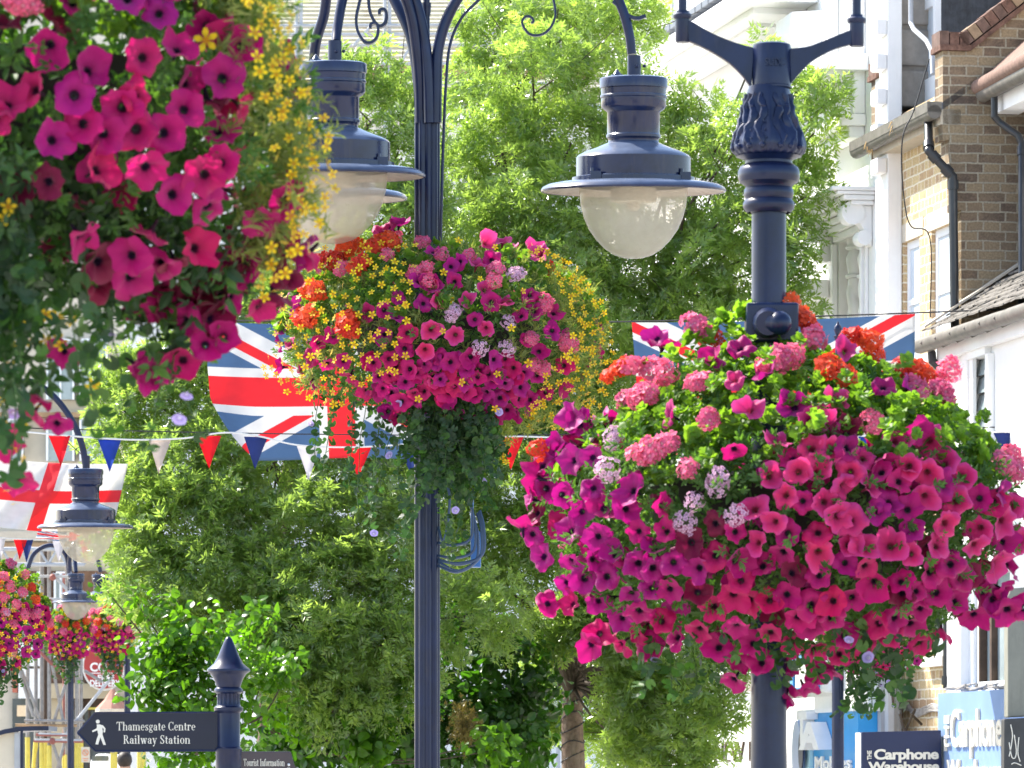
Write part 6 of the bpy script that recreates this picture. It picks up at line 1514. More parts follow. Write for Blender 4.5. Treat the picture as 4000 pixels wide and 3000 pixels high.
class Tree:
    def __init__(s, label, base, seed, shoots, mat, cat='tree', name='tree', group=None):
        s.t = thing(name, base, label, cat, group); s.g = np.random.default_rng(seed); s.sh = shoots; s.mat = mat; s.acc = Acc(); s.wood = MB(); s.tr = MB(); s.base = Vector(base)
    def blob(s, px, py, r, dep, Y, n, flat=0.85, ry=None, size=1.0, up=0.5):
        k = Y / F; ry = ry or r * k * 0.7; c = np.array(P(px, py, Y + dep)); rr = r * k
        D = unit(s.g.normal(0, 1, (n, 3))); f = s.g.uniform(0.35, 1.0, n) ** 0.6
        D[:, 2] = np.where(s.g.random(n) < 0.25, np.abs(D[:, 2]), D[:, 2])
        sc = np.array([rr, (ry or rr * 1.0), rr * flat])
        pos = c + D * sc * f[:, None] + s.g.normal(0, 0.05, (n, 3))
        ax = unit(D * 0.9 + np.array([0, 0, up]) + s.g.normal(0, 0.35, (n, 3)))
        rn = np.clip(s.g.normal(0.45, 0.22, n), 0, 1)
        for q in range(len(s.sh)):
            m = np.arange(n) % len(s.sh) == q
            if not m.any(): continue
            Mx = frames(ax[m], s.g) * (size * s.g.uniform(0.7, 1.15, m.sum()))[:, None, None]
            V, Fc = inst(s.sh[q][0], s.sh[q][1], Mx, pos[m]); s.acc.add(V, Fc, rnd=np.clip(np.repeat(rn[m], len(s.sh[q][0])) + s.g.normal(0, 0.07, len(V)), 0, 1))
        return Vector(c)
    def limb(s, a, c, r0, r1, sag=0.1, twigs=5, tl=0.5):
        a, c = Vector(a), Vector(c); m = (a + c) / 2 + Vector((s.g.uniform(-.2, .2), s.g.uniform(-.2, .2), sag))
        pts = catmull([a, (a + m) / 2 + Vector((s.g.uniform(-.06, .06), 0, 0.05)), m, c], 5); n = len(pts)
        s.wood.tube(pts, [r0 + (r1 - r0) * i / (n - 1) for i in range(n)], 7)
        for i in range(twigs):
            q = pts[int(n * s.g.uniform(0.4, 0.99))]; d = Vector((s.g.normal(0, .5), s.g.normal(0, .5), abs(s.g.normal(0.5, .4)))) * tl
            s.wood.tube([q, q + d * 0.5 + Vector((s.g.normal(0, .03), 0, 0)), q + d], [r1 * 0.8, r1 * 0.5, r1 * 0.25], 5)
    def done(s, bark='bark'):
        s.tr.v and s.tr.build('trunk', M[bark], s.t)
        if s.wood.v: s.wood.build('limb', M['twig'], s.t)
        s.acc.build('crown', M[s.mat], s.t, smooth=False)

SH = [ash_shoot(s) for s in (61, 62, 63, 64)]
YT = 43.5
# main ash behind the middle post
base = P(2230, HY, YT); base = (base.x, YT, gz(YT))
t = Tree('tall narrow-leaved tree behind the middle lamp post, its trunk wound with dark light strings', base, 71, SH, 'ash', group='narrow-leaved street trees')
k = YT / F
top = [(2240, 3040 + 50), (2235, 2800), (2245, 2550), (2210, 2300), (2150, 2000), (2060, 1600), (1990, 1200), (1960, 800), (1970, 450)]
q = catmull([Vector(base)] + [P(x, y, YT) for x, y in top], 4)
t.tr.tube(q, [0.125 - 0.11 * min(1, (i / len(q)) ** 0.9) for i in range(len(q))], 14)
main = [(1960, 130, 210, 0.3, 60), (2200, 90, 230, -.2, 80), (2420, 120, 190, .2, 60), (2080, 300, 230, -.9, 90), (2350, 340, 200, -.6, 70), (1850, 430, 170, .3, 50), (2500, 90, 120, .5, 25), (2060, 30, 160, .4, 35), (2330, 20, 160, .3, 35), (1890, 260, 130, .2, 26),
        (1960, 590, 230, -.7, 95), (2230, 560, 210, -1.0, 90), (1800, 720, 190, -.4, 65), (2090, 800, 230, -1.2, 105), (2350, 830, 190, -1.0, 75), (1950, 980, 220, -1.2, 95), (2560, 560, 150, .4, 40), (2200, 1030, 230, -1.4, 105), (2450, 1050, 200, -1.1, 80),
        (2700, 1000, 210, -.8, 90), (2650, 1200, 200, -1.2, 85), (2300, 1240, 210, -1.4, 95), (2050, 1250, 200, -1.3, 85), (2500, 1330, 210, -1.0, 85), (2200, 1480, 240, -1.1, 110), (2420, 1560, 230, -.9, 95), (2050, 1660, 200, -1.2, 85), (2300, 1780, 240, -1.0, 110), (2080, 1900, 210, -1.4, 95),
        (2180, 2080, 230, -1.2, 105), (2020, 2200, 180, -1.4, 75), (2380, 2050, 190, -.6, 70), (1950, 1500, 210, -.8, 80), (1850, 1750, 220, -1.0, 95), (1700, 1950, 210, -1.2, 95), (1820, 2150, 210, -1.5, 95)]
for x, y, r, d, n in main:
    c = t.blob(x, y, r, d, YT, int(n * 0.9), size=0.7)
    j = q[min(len(q) - 1, max(8, int(len(q) * min(0.98, max(0.25, (3000 - y - 450) / 2700)))))]
    t.limb(j, c, 0.035, 0.01)
# right hand side limbs over the white building
for x, y, r, d, n in [(2700, 560, 160, -.9, 38), (2780, 430, 150, -.9, 34), (2860, 620, 170, -1.3, 44), (2760, 760, 170, -1.2, 46), (2950, 480, 110, -1.6, 16), (3060, 420, 110, -1.9, 18), (3150, 360, 110, -2.1, 22), (3270, 390, 100, -2.3, 20), (3220, 520, 130, -2.2, 28), (3130, 640, 140, -2.0, 30), (3200, 760, 110, -2.2, 20),
                      (3100, 850, 140, -1.9, 30), (2960, 830, 150, -1.6, 36), (2870, 1000, 170, -1.5, 46), (3080, 1030, 130, -1.9, 28), (3150, 950, 90, -2.1, 13), (3150, 1150, 110, -2.0, 18), (2930, 1180, 160, -1.6, 42), (3060, 1220, 120, -1.8, 22), (2660, 400, 90, -.9, 12), (3010, 165, 50, -1.8, 5)]:
    c = t.blob(x - 40, y, r * 0.85, d, YT, int(n * (0.5 if y < 560 else 0.72)), size=0.78); t.limb(P(2560, 1150, YT - 0.6), c, 0.02, 0.007, 0.0, 3, 0.3)
t.limb(q[26], P(2560, 1150, YT - .6), 0.05, 0.02)
# lower right drooping sprays
for x, y, r, d, n in [(2400, 2560, 120, .4, 40), (2420, 2720, 130, .5, 44), (2420, 2900, 140, .5, 44), (2120, 2640, 110, .5, 30), (2110, 2820, 110, .5, 30), (2150, 2480, 120, -.9, 34), (2330, 2450, 120, -1.0, 40), (2420, 2480, 150, -1.2, 46), (2470, 2700, 130, -1.0, 36), (2480, 2880, 130, -.9, 36), (2340, 2350, 130, -1.0, 36), (2500, 2330, 170, -1.0, 50), (2650, 2500, 200, -1.5, 60), (2780, 2640, 150, -1.8, 36), (2560, 2750, 170, -1.3, 40), (2720, 2850, 150, -1.6, 30), (2860, 2560, 90, -1.9, 14), (2830, 2760, 100, -1.9, 14), (2560, 2930, 170, -1.2, 44), (2660, 2990, 140, -1.4, 26), (2520, 2620, 110, -1.0, 20)]:
    c = t.blob(x, y, r, d, YT, int(n * 1.1), up=0.1, size=0.8); t.limb(q[10], c, 0.018, 0.006, -0.05, 3, 0.3)
c_ = np.array(P(1815, 2830, 41.2)); g_ = np.random.default_rng(5); n_ = 240
pos = c_ + g_.normal(0, 1, (n_, 3)) * np.array([0.06, 0.06, 0.09]); Mx_ = frames(np.array([0, 0, -1.0]) + g_.normal(0, 0.35, (n_, 3)), g_) * (0.05 * g_.uniform(0.7, 1.2, n_))[:, None, None]
a_ = Acc(); V_, F_ = inst(FEA[0][0], FEA[0][1], Mx_, pos); a_.add(V_, F_, rnd=np.repeat(g_.uniform(0, 1, n_), len(FEA[0][0])))
a_.build('seed_cluster', leafmat('brown_keys', (0.12, 0.1, 0.03), (0.22, 0.18, 0.05), 0.35, (1.4, 1.3, 0.6)), t.t, smooth=False)
t.done()
b = MB(); pts = []
for i in range(260):
    z = gz(YT) + 0.3 + i * 0.0125; ctr = np.interp(z, [p.z for p in q], [p.x for p in q]); rr = 0.115 - 0.02 * i / 260; a = i * 0.62 + 0.5 * math.sin(i * 0.31)
    pts.append(Vector((ctr + rr * 1.05 * math.cos(a), YT + rr * 1.05 * math.sin(a), z + 0.03 * math.sin(i * 0.9))))
b.tube(pts, 0.006, 5); prop(b.build('light_string', M['wire'], None, loc=pts[0]), 'dark string of fairy lights wound round the tree trunk', 'light string')

# left ash
YU = 42.0; base = P(1050, HY, YU); base = (base.x, YU + .6, gz(YU))
t = Tree('broad narrow-leaved tree between the left flag and the fingerpost', base, 72, SH, 'ash', group='narrow-leaved street trees')
q = catmull([Vector(base), P(1050, 2700, YU + .6), P(1080, 2300, YU + .6), P(1120, 1900, YU + .5), P(1200, 1500, YU + .6), P(1300, 1000, YU + .6), P(1360, 600, YU + .6)], 5)
t.tr.tube(q, [0.12 - 0.1 * i / len(q) for i in range(len(q))], 12)
left = [(1340, 330, 130, .3, 24), (1480, 300, 110, .2, 18), (1560, 380, 120, .3, 22), (1450, 480, 190, .2, 52), (1570, 620, 190, .0, 60), (1640, 850, 180, -.2, 60), (1500, 850, 200, .0, 62), (1380, 1050, 200, .2, 65), (1250, 1180, 180, .2, 55), (1100, 1180, 170, .3, 48), (1680, 1120, 190, -.2, 60), (1550, 1250, 190, .0, 58), (1000, 1150, 120, .3, 22),
        (950, 1260, 150, .2, 34), (850, 1320, 120, .3, 24), (700, 1430, 170, .2, 44), (560, 1490, 150, .3, 36), (480, 1600, 140, .2, 34), (640, 1600, 190, .0, 60), (800, 1560, 190, .1, 56), (520, 1760, 170, .0, 50), (690, 1820, 200, -.4, 70), (900, 1800, 200, -.2, 62), (1080, 1850, 200, -.3, 66), (1300, 1820, 200, -.3, 66), (1480, 1880, 200, -.4, 70), (1580, 1700, 180, -.2, 54),
        (560, 1950, 170, -.4, 54), (500, 2120, 140, -.4, 40), (470, 1900, 110, -.2, 22), (720, 2050, 210, -.7, 80), (930, 2030, 200, -.6, 72), (1130, 2060, 210, -.7, 80), (1330, 2040, 210, -.7, 80), (1530, 2100, 200, -.7, 74), (600, 2260, 190, -.7, 66), (800, 2280, 210, -.9, 80), (1000, 2250, 200, -.9, 76), (1200, 2300, 210, -1.0, 80), (1400, 2280, 210, -1.0, 80), (1570, 2330, 190, -.9, 66),
        (1150, 2640, 150, -1.3, 50), (1050, 2480, 140, -1.2, 44), (1300, 2780, 110, -1.3, 24), (1900, 2400, 180, -1.3, 60), (700, 2450, 180, -.8, 56), (900, 2440, 190, -.7, 56), (1250, 2500, 210, -1.3, 85), (1450, 2530, 210, -1.3, 85), (1600, 2520, 170, -1.1, 56), (1350, 2660, 170, -1.3, 56), (1520, 2700, 160, -1.2, 46), (500, 2300, 90, -.2, 18), (460, 1480, 100, .2, 18)]
for x, y, r, d, n in left:
    c = t.blob(x, y, r, d, YU, int(n * 0.9), size=0.7)
    j = q[min(len(q) - 1, max(5, int(len(q) * min(0.98, max(0.2, (3000 - y - 350) / 2400)))))]
    t.limb(j, c, 0.032, 0.009)
t.done()

# broad-leaved bushes low on the left and at the foot
BL = [broad_shoot(s) for s in (81, 82, 83)]
YB = 40.3
t = Tree('bright broad-leaved bush with large heart-shaped leaves behind the fingerpost', tuple(P(620, HY, YB))[:2] + (gz(YB),), 73, BL, 'lime', 'bush', 'bush')
for x, y, r, d, n in [(420, 2310, 20, .4, 3), (520, 2330, 30, .3, 4), (640, 2420, 80, .2, 16), (600, 2560, 80, .1, 20), (690, 2580, 130, 0, 45), (820, 2540, 150, 0, 46), (610, 2680, 70, -.1, 20), (540, 2700, 30, 0, 4), (720, 2720, 180, -.1, 60), (660, 2840, 150, .1, 36), (980, 2450, 90, -.6, 14), (960, 2560, 110, -.5, 22), (1010, 2700, 130, 0, 26),
                      (860, 2830, 160, 0, 38), (1120, 2640, 120, .1, 24), (680, 2960, 130, .2, 24), (900, 2960, 150, .1, 26)]:
    c = t.blob(x, y, r, d - .3, YB, int(n * 0.72), up=0.1, size=0.8); t.limb(P(760, 2950, YB + .4), c, 0.016, 0.005, 0.0, 2, 0.25)
t.done('twig')
YV = 42.0
t = Tree('dark large-leaved shrub low between the fingerpost and the wound tree trunk', tuple(P(1500, HY, YV))[:2] + (gz(YV),), 74, BL, 'ivy', 'shrub', 'shrub')
for x, y, r, d, n in [(1150, 2780, 190, .2, 56), (1350, 2800, 190, .1, 56), (1250, 2950, 190, 0, 56), (1450, 2900, 180, 0, 50), (1560, 2800, 150, .1, 36), (1750, 2700, 180, .2, 50), (1900, 2800, 200, .1, 60), (1750, 2900, 190, 0, 56), (1980, 2600, 170, .3, 42), (1980, 2960, 190, -.1, 56), (2000, 2760, 120, .6, 30), (1980, 2900, 110, .2, 26), (2080, 2720, 120, .5, 30), (2050, 2930, 90, .4, 22), (1600, 2980, 150, -.1, 34), (1080, 2960, 130, .1, 28), (1800, 2480, 170, .6, 40), (2020, 2480, 130, .8, 30), (1850, 2330, 160, .5, 36)]:
    c = t.blob(x, y, r, d, YV, int(n * 0.85), up=0.1, size=0.95); t.limb(P(1600, 3000, YV + .4), c, 0.018, 0.005, 0.0, 2, 0.25)
for x, y, r, d, n in [(1400, 2650, 130, -.2, 0)]: pass
t.done('twig')
Y_ = 40.9
t = Tree('sunlit yellow-green leaf sprays hanging in front of the dark shrub', tuple(P(1450, HY, Y_))[:2] + (gz(Y_),), 75, BL, 'lime', 'bush', 'bush')
for x, y, r, n in [(1130, 2830, 80, 9), (1180, 2830, 50, 5), (1310, 2780, 90, 10), (1420, 2880, 110, 16), (1460, 2930, 90, 13), (1560, 2700, 110, 10), (1380, 2740, 80, 8), (1900, 2900, 70, 6), (1940, 2930, 60, 5), (1440, 2980, 90, 9), (1100, 2430, 90, 9)]:
    c = t.blob(x, y, r, 0, Y_, n, up=0.0); t.limb(P(1450, 3030, Y_ + .4), c, 0.01, 0.004, 0.0, 1, 0.2)
t.done('twig')
# ------------------------------------------------------------------ far middle: roof being re-laid, with scaffolding
YK = 72.0
T = thing('roof_works_building', tuple(P(1500, HY, YK))[:2] + (gz(YK),), 'far building whose roof is stripped to pale battens over white membrane, high above the trees', 'building')
e0, e1 = P(480, 420, YK), P(2650, 420, YK); rise = Vector((0, 9.0, 5.2))
b = MB(); b.prism([e0, e1, e1 + rise, e0 + rise], (0, 0, -0.15)); b.build('roof', M['membrane'], T)
def onroof(px, s, up=0.0): return P(px, 420, YK) + rise * s + Vector((0, -0.5 * up, 0.87 * up))
b = MB()
for i in range(58):
    s = 0.012 + i * 0.0168; j = R.uniform(-0.002, 0.002)
    b.obox(lambda p, q_, r_: onroof(480 + 2170 * p, s + j + q_ * 0.0058, 0.02 + r_ * 0.05))
b.build('batten', M['batten'], T)
for x0, x1, s0, s1, lean in ((990, 1045, .1, .9, 10), (1388, 1432, .05, .9, 25), (1780, 1860, .3, .9, 190), (1730, 1800, .02, .32, 60), (1380, 1430, .0, .1, 0)):
    b = MB(); b.obox(lambda p, q_, r_: onroof(x0 + (x1 - x0) * p + lean * q_, s0 + (s1 - s0) * q_, 0.005 + r_ * 0.03)); b.build('underlay_strip', M['tan'], T)
b = MB(); b.box(P(480, 455, YK + .05), (e1.x, YK + 0.2, e1.z)); b.build('eaves_board', M['tan'], T)
b = MB(); b.box((e0.x, YK + 0.3, 0), (e1.x, YK + 9, P(0, 455, YK).z)); b.build('wall', M['white'], T)
T2 = thing('scaffold', tuple(P(1500, HY, YK - 1.2))[:2] + (gz(YK),), 'pale tube scaffold standing along the eaves of the far re-roofed building', 'scaffold', 'scaffolds on the far buildings')
for px in (1155, 1172, 1500, 1518, 1870, 1890, 2180, 820):
    b = MB(); b.tube([P(px, HY, YK - 1.2), P(px + 4, -200, YK - 1.2)], 0.028, 8); b.build('pole', M['galvw'], T2)
for py, m in ((100, 'galvw'), (135, 'galvw'), (178, 'redtube'), (250, 'galvw'), (330, 'galvw')):
    b = MB(); b.tube([P(600, py + 3, YK - 1.25), P(2300, py - 4, YK - 1.25)], 0.024, 8); b.build('ledger', M['galvw'], T2)
for a, c in (((1380, 180), (1460, 90)), ((1760, 160), (1720, 90)), ((1560, 250), (1640, 130))):
    b = MB(); b.tube([P(*a, YK - 1.3), P(*c, YK - 1.3)], 0.022, 8); b.build('brace', M['galvw'], T2)
b = MB(); b.box(P(600, 280, YK - 1.15), P(2300, 268, YK - 0.4)); b.build('board', M['board'], T2)

# ------------------------------------------------------------------ far left: brick shop block with scaffold
YA = 90.0
def px_box(b, x0, x1, y0, y1, Y, d=0.3, mi=0): b.box(P(x0, y1, Y), P(x1, y0, Y) + Vector((0, d, 0)), mi)
T = thing('shop_block', tuple(P(200, HY, YA))[:2] + (gz(YA),), 'far shop block with beige fascia and brown upper wall behind the left scaffold', 'building')
b = MB(); px_box(b, -700, 1600, -300, 3060, YA, 8)
b.build('wall', M['cream'], T)
b = MB(); px_box(b, 165, 430, 2330, 2668, YA - 0.25, 0.2); b.build('tile_hanging', M['brownwall'], T)
b = MB(); px_box(b, 195, 440, 2670, 2728, YA - 0.5, 0.45); b.build('fascia', M['beige'], T)
b = MB(); px_box(b, 195, 520, 2729, 2775, YA - 0.28, 0.2); b.build('soffit', M['timber'], T)
b = MB(); px_box(b, 288, 520, 2776, 3060, YA - 0.25, 0.2); w_ = b.build('shop_window', M['glassdark'], T)
b = MB()
for px in (300, 320, 345, 470): px_box(b, px, px + 7, 2740, 3060, YA - 0.33, 0.07)
b.build('frame', M['timber'], w_)
b = MB(); px_box(b, 196, 286, 2729, 3060, YA - 0.3, 0.25); b.build('pier', M['beige'], T)
b = MB(); px_box(b, 340, 380, 2763, 2772, YA - 0.36, 0.1); b.build('yellow_strip', M['yellow'], T)
b = MB(); px_box(b, 72, 164, 2612, 2728, YA - 0.4, 0.3); b.build('white_cladding', M['white_trim'], T)
b = MB(); px_box(b, 72, 164, 2510, 2602, YA - 0.4, 0.3); b.build('white_cladding', M['white_trim'], T)
b = MB(); px_box(b, 48, 68, 2450, 2705, YA - 0.4, 0.3); b.build('red_pier', plain('orange_red_render', (0.45, 0.14, 0.09), 0.8, 0.2), T)
b = MB(); px_box(b, 48, 196, 2729, 3060, YA - 0.2, 0.15); b.build('dark_shopfront', M['glassdark'], T)
b = MB(); px_box(b, 66, 102, 2755, 2798, YA - 0.5, 0.2); b.build('lit_box', plain('pale_orange_box', (0.8, 0.6, 0.38), 0.5, 0.2), T)
b = MB(); px_box(b, -700, 420, 2120, 2135, YA - 0.5, 0.45); px_box(b, -700, 480, 2075, 2112, YA - 0.8, 0.7); b.build('parapet', M['concrete'], T)
b = MB(); px_box(b, -700, 420, 2230, 2330, YA - .2, .15); b.build('brown_wall', M['brownwall'], T)
for x0, x1, y0, y1 in ((310, 420, 1640, 1800), (180, 290, 1640, 1800), (-20, 90, 1640, 1800), (310, 420, 1330, 1560), (180, 290, 1330, 1560), (210, 262, 2240, 2600), (135, 175, 2240, 2480), (60, 110, 2240, 2440)):
    b = MB(); px_box(b, x0, x1, y0, y1, YA - 0.32, 0.3); wn = b.build('window', M['glasspale'], T)
    b = MB()
    for q4 in ((x0, x0 + 8, y0, y1), (x1 - 8, x1, y0, y1), ((x0 + x1) / 2 - 4, (x0 + x1) / 2 + 4, y0, y1), (x0 + 8.1, x1 - 8.1, y0 - 8, y0)): px_box(b, *q4, YA - 0.38, 0.055)
    b.build('frame', M['upvc'], wn)
b = MB(); px_box(b, 420, 1600, 1660, 1690, YA - .3, .25); px_box(b, -700, 420, 1610, 1630, YA - .3, .25); b.build('band', M['board'], T)
# round red sign
T = thing('round_sign', tuple(P(405, 2700, YA - 1.0)), 'round red sign with white lettering and a white rim above the beige fascia', 'sign')
def disc(cx, cy, rx, ry, Y, d, mat, name, par):
    b = MB(); b.prism([P(cx + rx * math.cos(t * math.pi / 24), cy + ry * math.sin(t * math.pi / 24), Y) for t in range(48)], (0, d, 0)); return b.build(name, M[mat], par)
dsc = disc(405, 2600, 84, 98, YA - 1.0, 0.12, 'letterw', 'rim', T); disc(405, 2600, 80, 94, YA - 1.02, 0.018, 'letter', 'rim_line', T); dsc = disc(405, 2600, 77, 90, YA - 1.05, 0.028, 'red', 'face', T)
def ptext(body, x0, x1, y0, y1, Y, par, mat='letterw', bold=0.03): 
    o = P(x0, y1, Y); text('lettering', body, o, P(x1, y1, Y) - o, P(x0, y0, Y) - o, par, M[mat], 0.01, bold)
ptext('CO', 352, 418, 2588, 2624, YA - 1.052, dsc); ptext('FREE', 382, 446, 2636, 2658, YA - 1.052, dsc); ptext('DELIVERY', 352, 470, 2656, 2682, YA - 1.052, dsc)
b = MB(); px_box(b, 335, 475, 2628, 2631, YA - 1.056, 0.005); b.build('line', M['letterw'], dsc)
# parasol
YZ = 84.0
T = thing('parasol', tuple(P(440, HY, YZ))[:2] + (gz(YZ),), 'brown parasol with a pale rim in front of the far shop window', 'parasol')
b = MB(); c = P(440, 2690, YZ); rr = 68 / F * YZ; hh = 88 / F * YZ
b.lathe(c, [(0.02, 0), (rr * 0.5, -hh * 0.5), (rr, -hh * 0.9)], 8, smooth=False); b.build('canopy', M['parasol'], T)
b = MB(); b.lathe(c, [(rr * 1.001, -hh * 0.9), (rr, -hh * 1.05)], 8, smooth=False); b.build('rim', M['concrete'], T)
b = MB(); b.tube([c, (c.x, c.y, gz(YZ))], 0.025, 8); b.build('pole', M['galvw'], T)
# scaffold on the left with yellow sleeves
YE = 70.0
T = thing('scaffold', tuple(P(200, HY, YE))[:2] + (gz(YE),), 'rusty tube scaffold with bright yellow pole sleeves beside the fingerpost board', 'scaffold', 'scaffolds on the far buildings')
def tubep(name, a, c, r, mat, dy=0.0, par=None):
    b = MB(); b.tube([P(*a, YE + dy), P(*c, YE + dy)], r, 8); return b.build(name, M[mat], par or T)
def sleeve(par, a, c, dy=0.0, r=0.036):
    b = MB(); b.tube([P(*a, YE + dy), P(*c, YE + dy)], r, 10); b.build('sleeve', M['yellow'], par)
for px, top, ys, dy, dx, mat in ((108, 2430, 2880, .1, 0, 'galv'), (140, 2250, 2898, .3, -16, 'galv'), (163, 2150, 2895, .0, 0, 'galv'), (178, 2120, 2900, .5, 0, 'timber'), (192, 2090, 2912, -.1, 2, 'galv'), (262, 2180, 2948, .2, 0, 'galv'), (252, 2240, 2952, .6, 0, 'redtube'),
                                 (300, 2450, 2900, .1, 0, 'galv'), (316, 2500, 2902, .5, 0, 'galv'), (440, 2880, 2940, .2, 0, 'galv'), (449, 2880, 2936, .5, 0, 'galv'), (545, 2700, 2938, .1, 0, 'galv'), (561, 2700, 2938, .4, 0, 'timber')):
    p = tubep('pole', (px, top), (px, 3300), 0.028, mat, dy)
    sleeve(p, (px, ys), (px + dx, 3120), dy)
for a, c, m in (((205, 2600), (262, 2900), 'galv'), ((272, 2620), (208, 2830), 'galv'), ((240, 2888), (440, 2640), 'galvw'), ((84, 2618), (158, 2815), 'galv'), ((330, 2620), (400, 2665), 'galv'), ((155, 2545), (260, 2650), 'redtube'), ((205, 2900), (240, 3010), 'galv'), ((255, 2890), (215, 3040), 'galv'), ((70, 2600), (130, 2800), 'galv'), ((205, 2240), (330, 2380), 'galvw')):
    tubep('brace', a, c, 0.024, m, -0.15)
for y, x0, x1, m in ((2870, 140, 280, 'redtube'), (2868, 150, 270, 'galvw'), (2895, 132, 325, 'redtube'), (2891, 135, 320, 'galvw'), (2815, 95, 330, 'galv'), (2832, 60, 300, 'board'), (2340, 100, 340, 'galvw'), (2250, 60, 300, 'galvw')):
    tubep('ledger', (x0, y), (x1, y + 2), 0.02, m, -0.2)
for px, py in ((192, 2350), (205, 2895), (262, 2345), (206, 2255)):
    b = MB(); b.ball(P(px, py, YE - 0.2), 0.05, seg=10); b.build('coupler', M['redtube'], T)
b = MB()
for y in (2145, 2205): b.tube([P(-100, y, YE - 1), P(330, y, YE - 1)], 0.03, 8)
for i in range(12):
    x = -100 + i * 36; b.tube([P(x, 2145 if i % 2 else 2205, YE - 1), P(x + 36, 2205 if i % 2 else 2145, YE - 1)], 0.02, 6)
b.build('lattice_beam', M['galvw'], T)
b = MB(); px_box(b, -100, 260, 2118, 2132, YE - .8, .6); b.build('board', M['board'], T)
b = MB(); px_box(b, 317, 351, 2918, 2978, YE - 0.3, 0.02); nt_ = b.build('notice', M['cream'], T)
b = MB(); c = P(334, 2940, YE - 0.325); rr = 11 / F * YE
b.tube([c + Vector((rr * math.cos(i * .35), 0, rr * math.sin(i * .35))) for i in range(19)], 0.0045, 5); b.tube([c + Vector((-rr * .7, 0, rr * .7)), c + Vector((rr * .7, 0, -rr * .7))], 0.0045, 5); b.build('prohibition_mark', M['orange'], nt_)
b = MB(); px_box(b, 323, 345, 2962, 2964, YE - .306, .005); px_box(b, 326, 342, 2970, 2972, YE - .306, .005); b.build('notice_line', M['orange'], nt_)
# curved shelter with a pale panel
YH = 48.0
T = thing('shelter', tuple(P(80, HY, YH))[:2] + (gz(YH),), 'dark framed shelter with a curved top and cream side panel in the bottom left corner', 'shelter')
b = MB(); tp = [P(x, y, YH) for x, y in ((-160, 2900), (-60, 2872), (20, 2848), (80, 2838), (140, 2836), (190, 2836))]
for i in range(len(tp) - 1): b.prism([tp[i], tp[i + 1], tp[i + 1] - Vector((0, 0, 0.045)), tp[i] - Vector((0, 0, 0.045))], (0, 0.9, 0))
b.build('roof', M['navy'], T)
b = MB(); b.obox(lambda p, q_, r_: P(80 + 10 * p, 3300 - (3300 - 2852) * r_, YH + 0.02 + 0.05 * q_)); b.build('frame', M['navy'], T)
b = MB(); b.prism([P(-160, 3300, YH + .06), P(72, 3300, YH + .06), P(72, 2856, YH + .06), P(20, 2864, YH + .06), P(-60, 2888, YH + .06), P(-160, 2915, YH + .06)], (0, 0.03, 0)); b.build('panel', M['cream'], T)
b = MB(); px_box(b, 56, 79, 2860, 3300, YH + 0.03, 0.02); b.build('panel_edge', M['greypipe'], T)
# parked van far behind, its blue and white side
T = thing('parked_van', tuple(P(400, HY, 76))[:2] + (gz(76),), 'white van roof and windscreen just visible under the fingerpost board', 'van')
zr = P(0, 2945, 76).z; x0, x1 = P(352, 0, 76).x, P(432, 0, 76).x
b = MB(); z0 = gz(76) + 0.35
b.prism([(x0, 76, z0), (x0, 76, zr - 0.1), (x0 + 0.1, 76, zr), (x1 - 0.03, 76, zr), (x1, 76, zr - 0.06), (x1, 76, z0)], (0, 4.5, 0)); b.build('body', M['white_trim'], T, bevel=0.04)
b = MB(); px_box(b, 358, 425, 2952, 2972, 75.97, 0.02); b.build('windscreen', M['glassdark'], T)
b = MB()
for x in (x0 + 0.05, x1 - 0.05):
    for y in (76.8, 79.6): b.tube([(x - 0.08, y, gz(76) + 0.33), (x + 0.08, y, gz(76) + 0.33)], 0.33, 20)
b.build('wheel', M['wire'], T)
T = thing('parked_van', tuple(P(600, HY, 78))[:2] + (gz(78),), 'pale blue van side between yellow sleeves and the bush below the lettered board', 'van')
x0, x1 = P(556, 0, 78).x, P(800, 0, 78).x; zr = P(0, 2925, 78).z
b = MB(); b.prism([(x0, 78, z0), (x0, 78, zr - 0.5), (x0 + 0.12, 78, zr), (x1, 78, zr), (x1, 78, z0)], (0, 1.9, 0)); b.build('body', M['signpale'], T, bevel=0.04)
b = MB(); px_box(b, 562, 590, 2940, 2985, 77.98, 0.015); b.build('window', M['glassdark'], T)
b = MB()
for x in (x0 + 0.3, x1 - 0.3): b.tube([(x, 77.95, gz(78) + .33), (x, 78.15, gz(78) + .33)], 0.33, 20)
b.build('wheel', M['wire'], T)

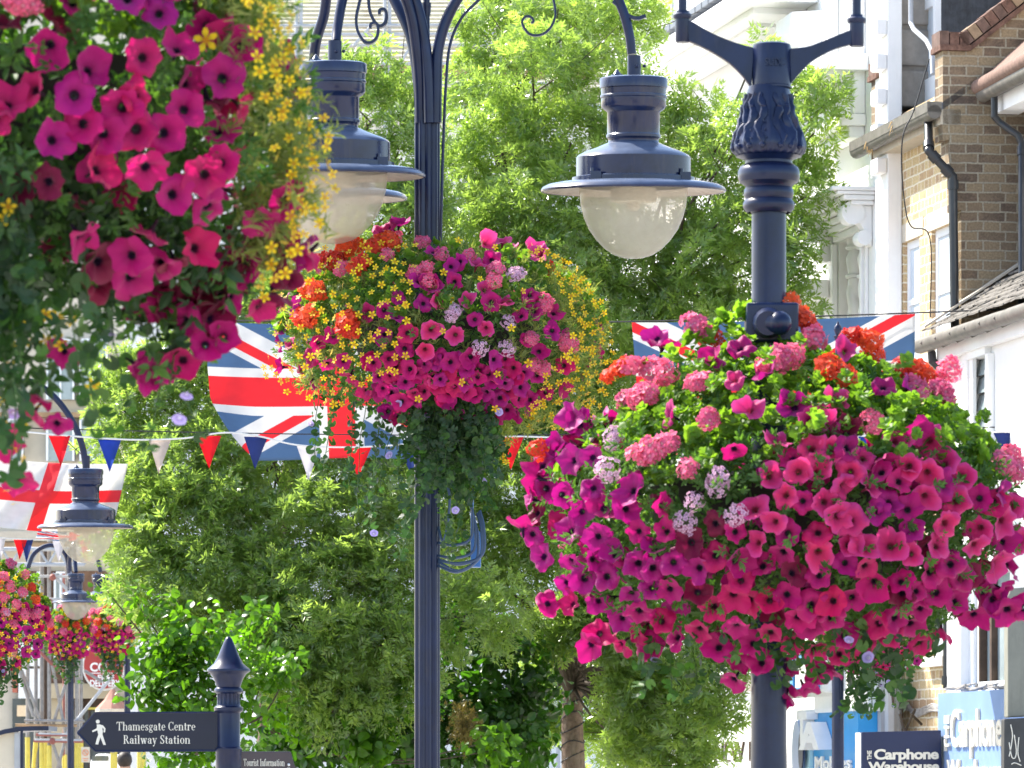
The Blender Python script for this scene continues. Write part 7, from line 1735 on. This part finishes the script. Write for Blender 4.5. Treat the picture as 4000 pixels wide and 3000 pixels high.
# person walking away, only head and shoulders clear of the frame edge
YP = 62.0; gp = gz(YP)
xp = P(487, 0, YP).x; zt = P(0, 2936, YP).z; H = zt - gp; sc_ = H / 1.75
T = thing('person', (xp, YP, gp), 'person with dark hair in a grey shirt seen from behind under the fingerpost board', 'person')
def skin_body(name, pts, edges, mat, lv=2):
    me = bpy.data.meshes.new(name); me.from_pydata([Vector(p[:3]) * sc_ for p in pts], edges, []); me.materials.append(mat)
    o = link(name, me, T)
    md = o.modifiers.new('skin', 'SKIN'); md.use_smooth_shade = True
    for v, p in zip(me.skin_vertices[0].data, pts): v.radius = (p[3] * sc_, (p[4] if len(p) > 4 else p[3]) * sc_)
    me.skin_vertices[0].data[0].use_root = True
    s2 = o.modifiers.new('sub', 'SUBSURF'); s2.levels = lv; s2.render_levels = lv
    return o
B_ = [(0, 0, .95, .15, .11), (0, 0, 1.12, .14, .1), (0, 0, 1.3, .16, .11), (0, 0, 1.42, .13, .09), (0, -.01, 1.5, .055), (0, 0, 1.6, .075, .09), (0, 0, 1.69, .06, .08),
      (.19, 0, 1.4, .06), (.25, .02, 1.12, .042), (.26, -.06, .88, .033), (.26, -.09, .78, .03), (-.19, 0, 1.4, .06), (-.25, -.02, 1.12, .042), (-.26, -.1, .9, .033), (-.26, -.14, .81, .03),
      (.09, 0, .88, .09), (.1, -.04, .5, .06), (.1, .02, .08, .042), (.1, -.1, .04, .035), (-.09, 0, .88, .09), (-.1, .05, .5, .06), (-.1, .12, .08, .042), (-.1, .02, .04, .035)]
E_ = [(0, 1), (1, 2), (2, 3), (3, 4), (4, 5), (5, 6), (3, 7), (7, 8), (8, 9), (9, 10), (3, 11), (11, 12), (12, 13), (13, 14), (0, 15), (15, 16), (16, 17), (17, 18), (0, 19), (19, 20), (20, 21), (21, 22)]
bo = skin_body('body', B_, E_, M['skin'])
def grow(p, d): return (p[0], p[1], p[2], p[3] + d, (p[4] if len(p) > 4 else p[3]) + d)
skin_body('shirt', [grow(B_[i], .014) for i in (0, 1, 2, 3)] + [grow(B_[7], .016), (.23, .01, 1.22, .062), grow(B_[11], .016), (-.23, -.01, 1.22, .062)], [(0, 1), (1, 2), (2, 3), (3, 4), (4, 5), (3, 6), (6, 7)], M['shirt'])
skin_body('trousers', [(0, 0, .95, .155, .115)] + [grow(B_[i], .014) for i in (15, 16, 17, 19, 20, 21)], [(0, 1), (1, 2), (2, 3), (0, 4), (4, 5), (5, 6)], M['trouser'])
b = MB(); b.ball(Vector((xp, YP - 0.015 * sc_, gp + 1.655 * sc_)), 0.1 * sc_, sc=(0.88, 1.0, 1.0), seg=18); b.build('hair', M['hair'], T)
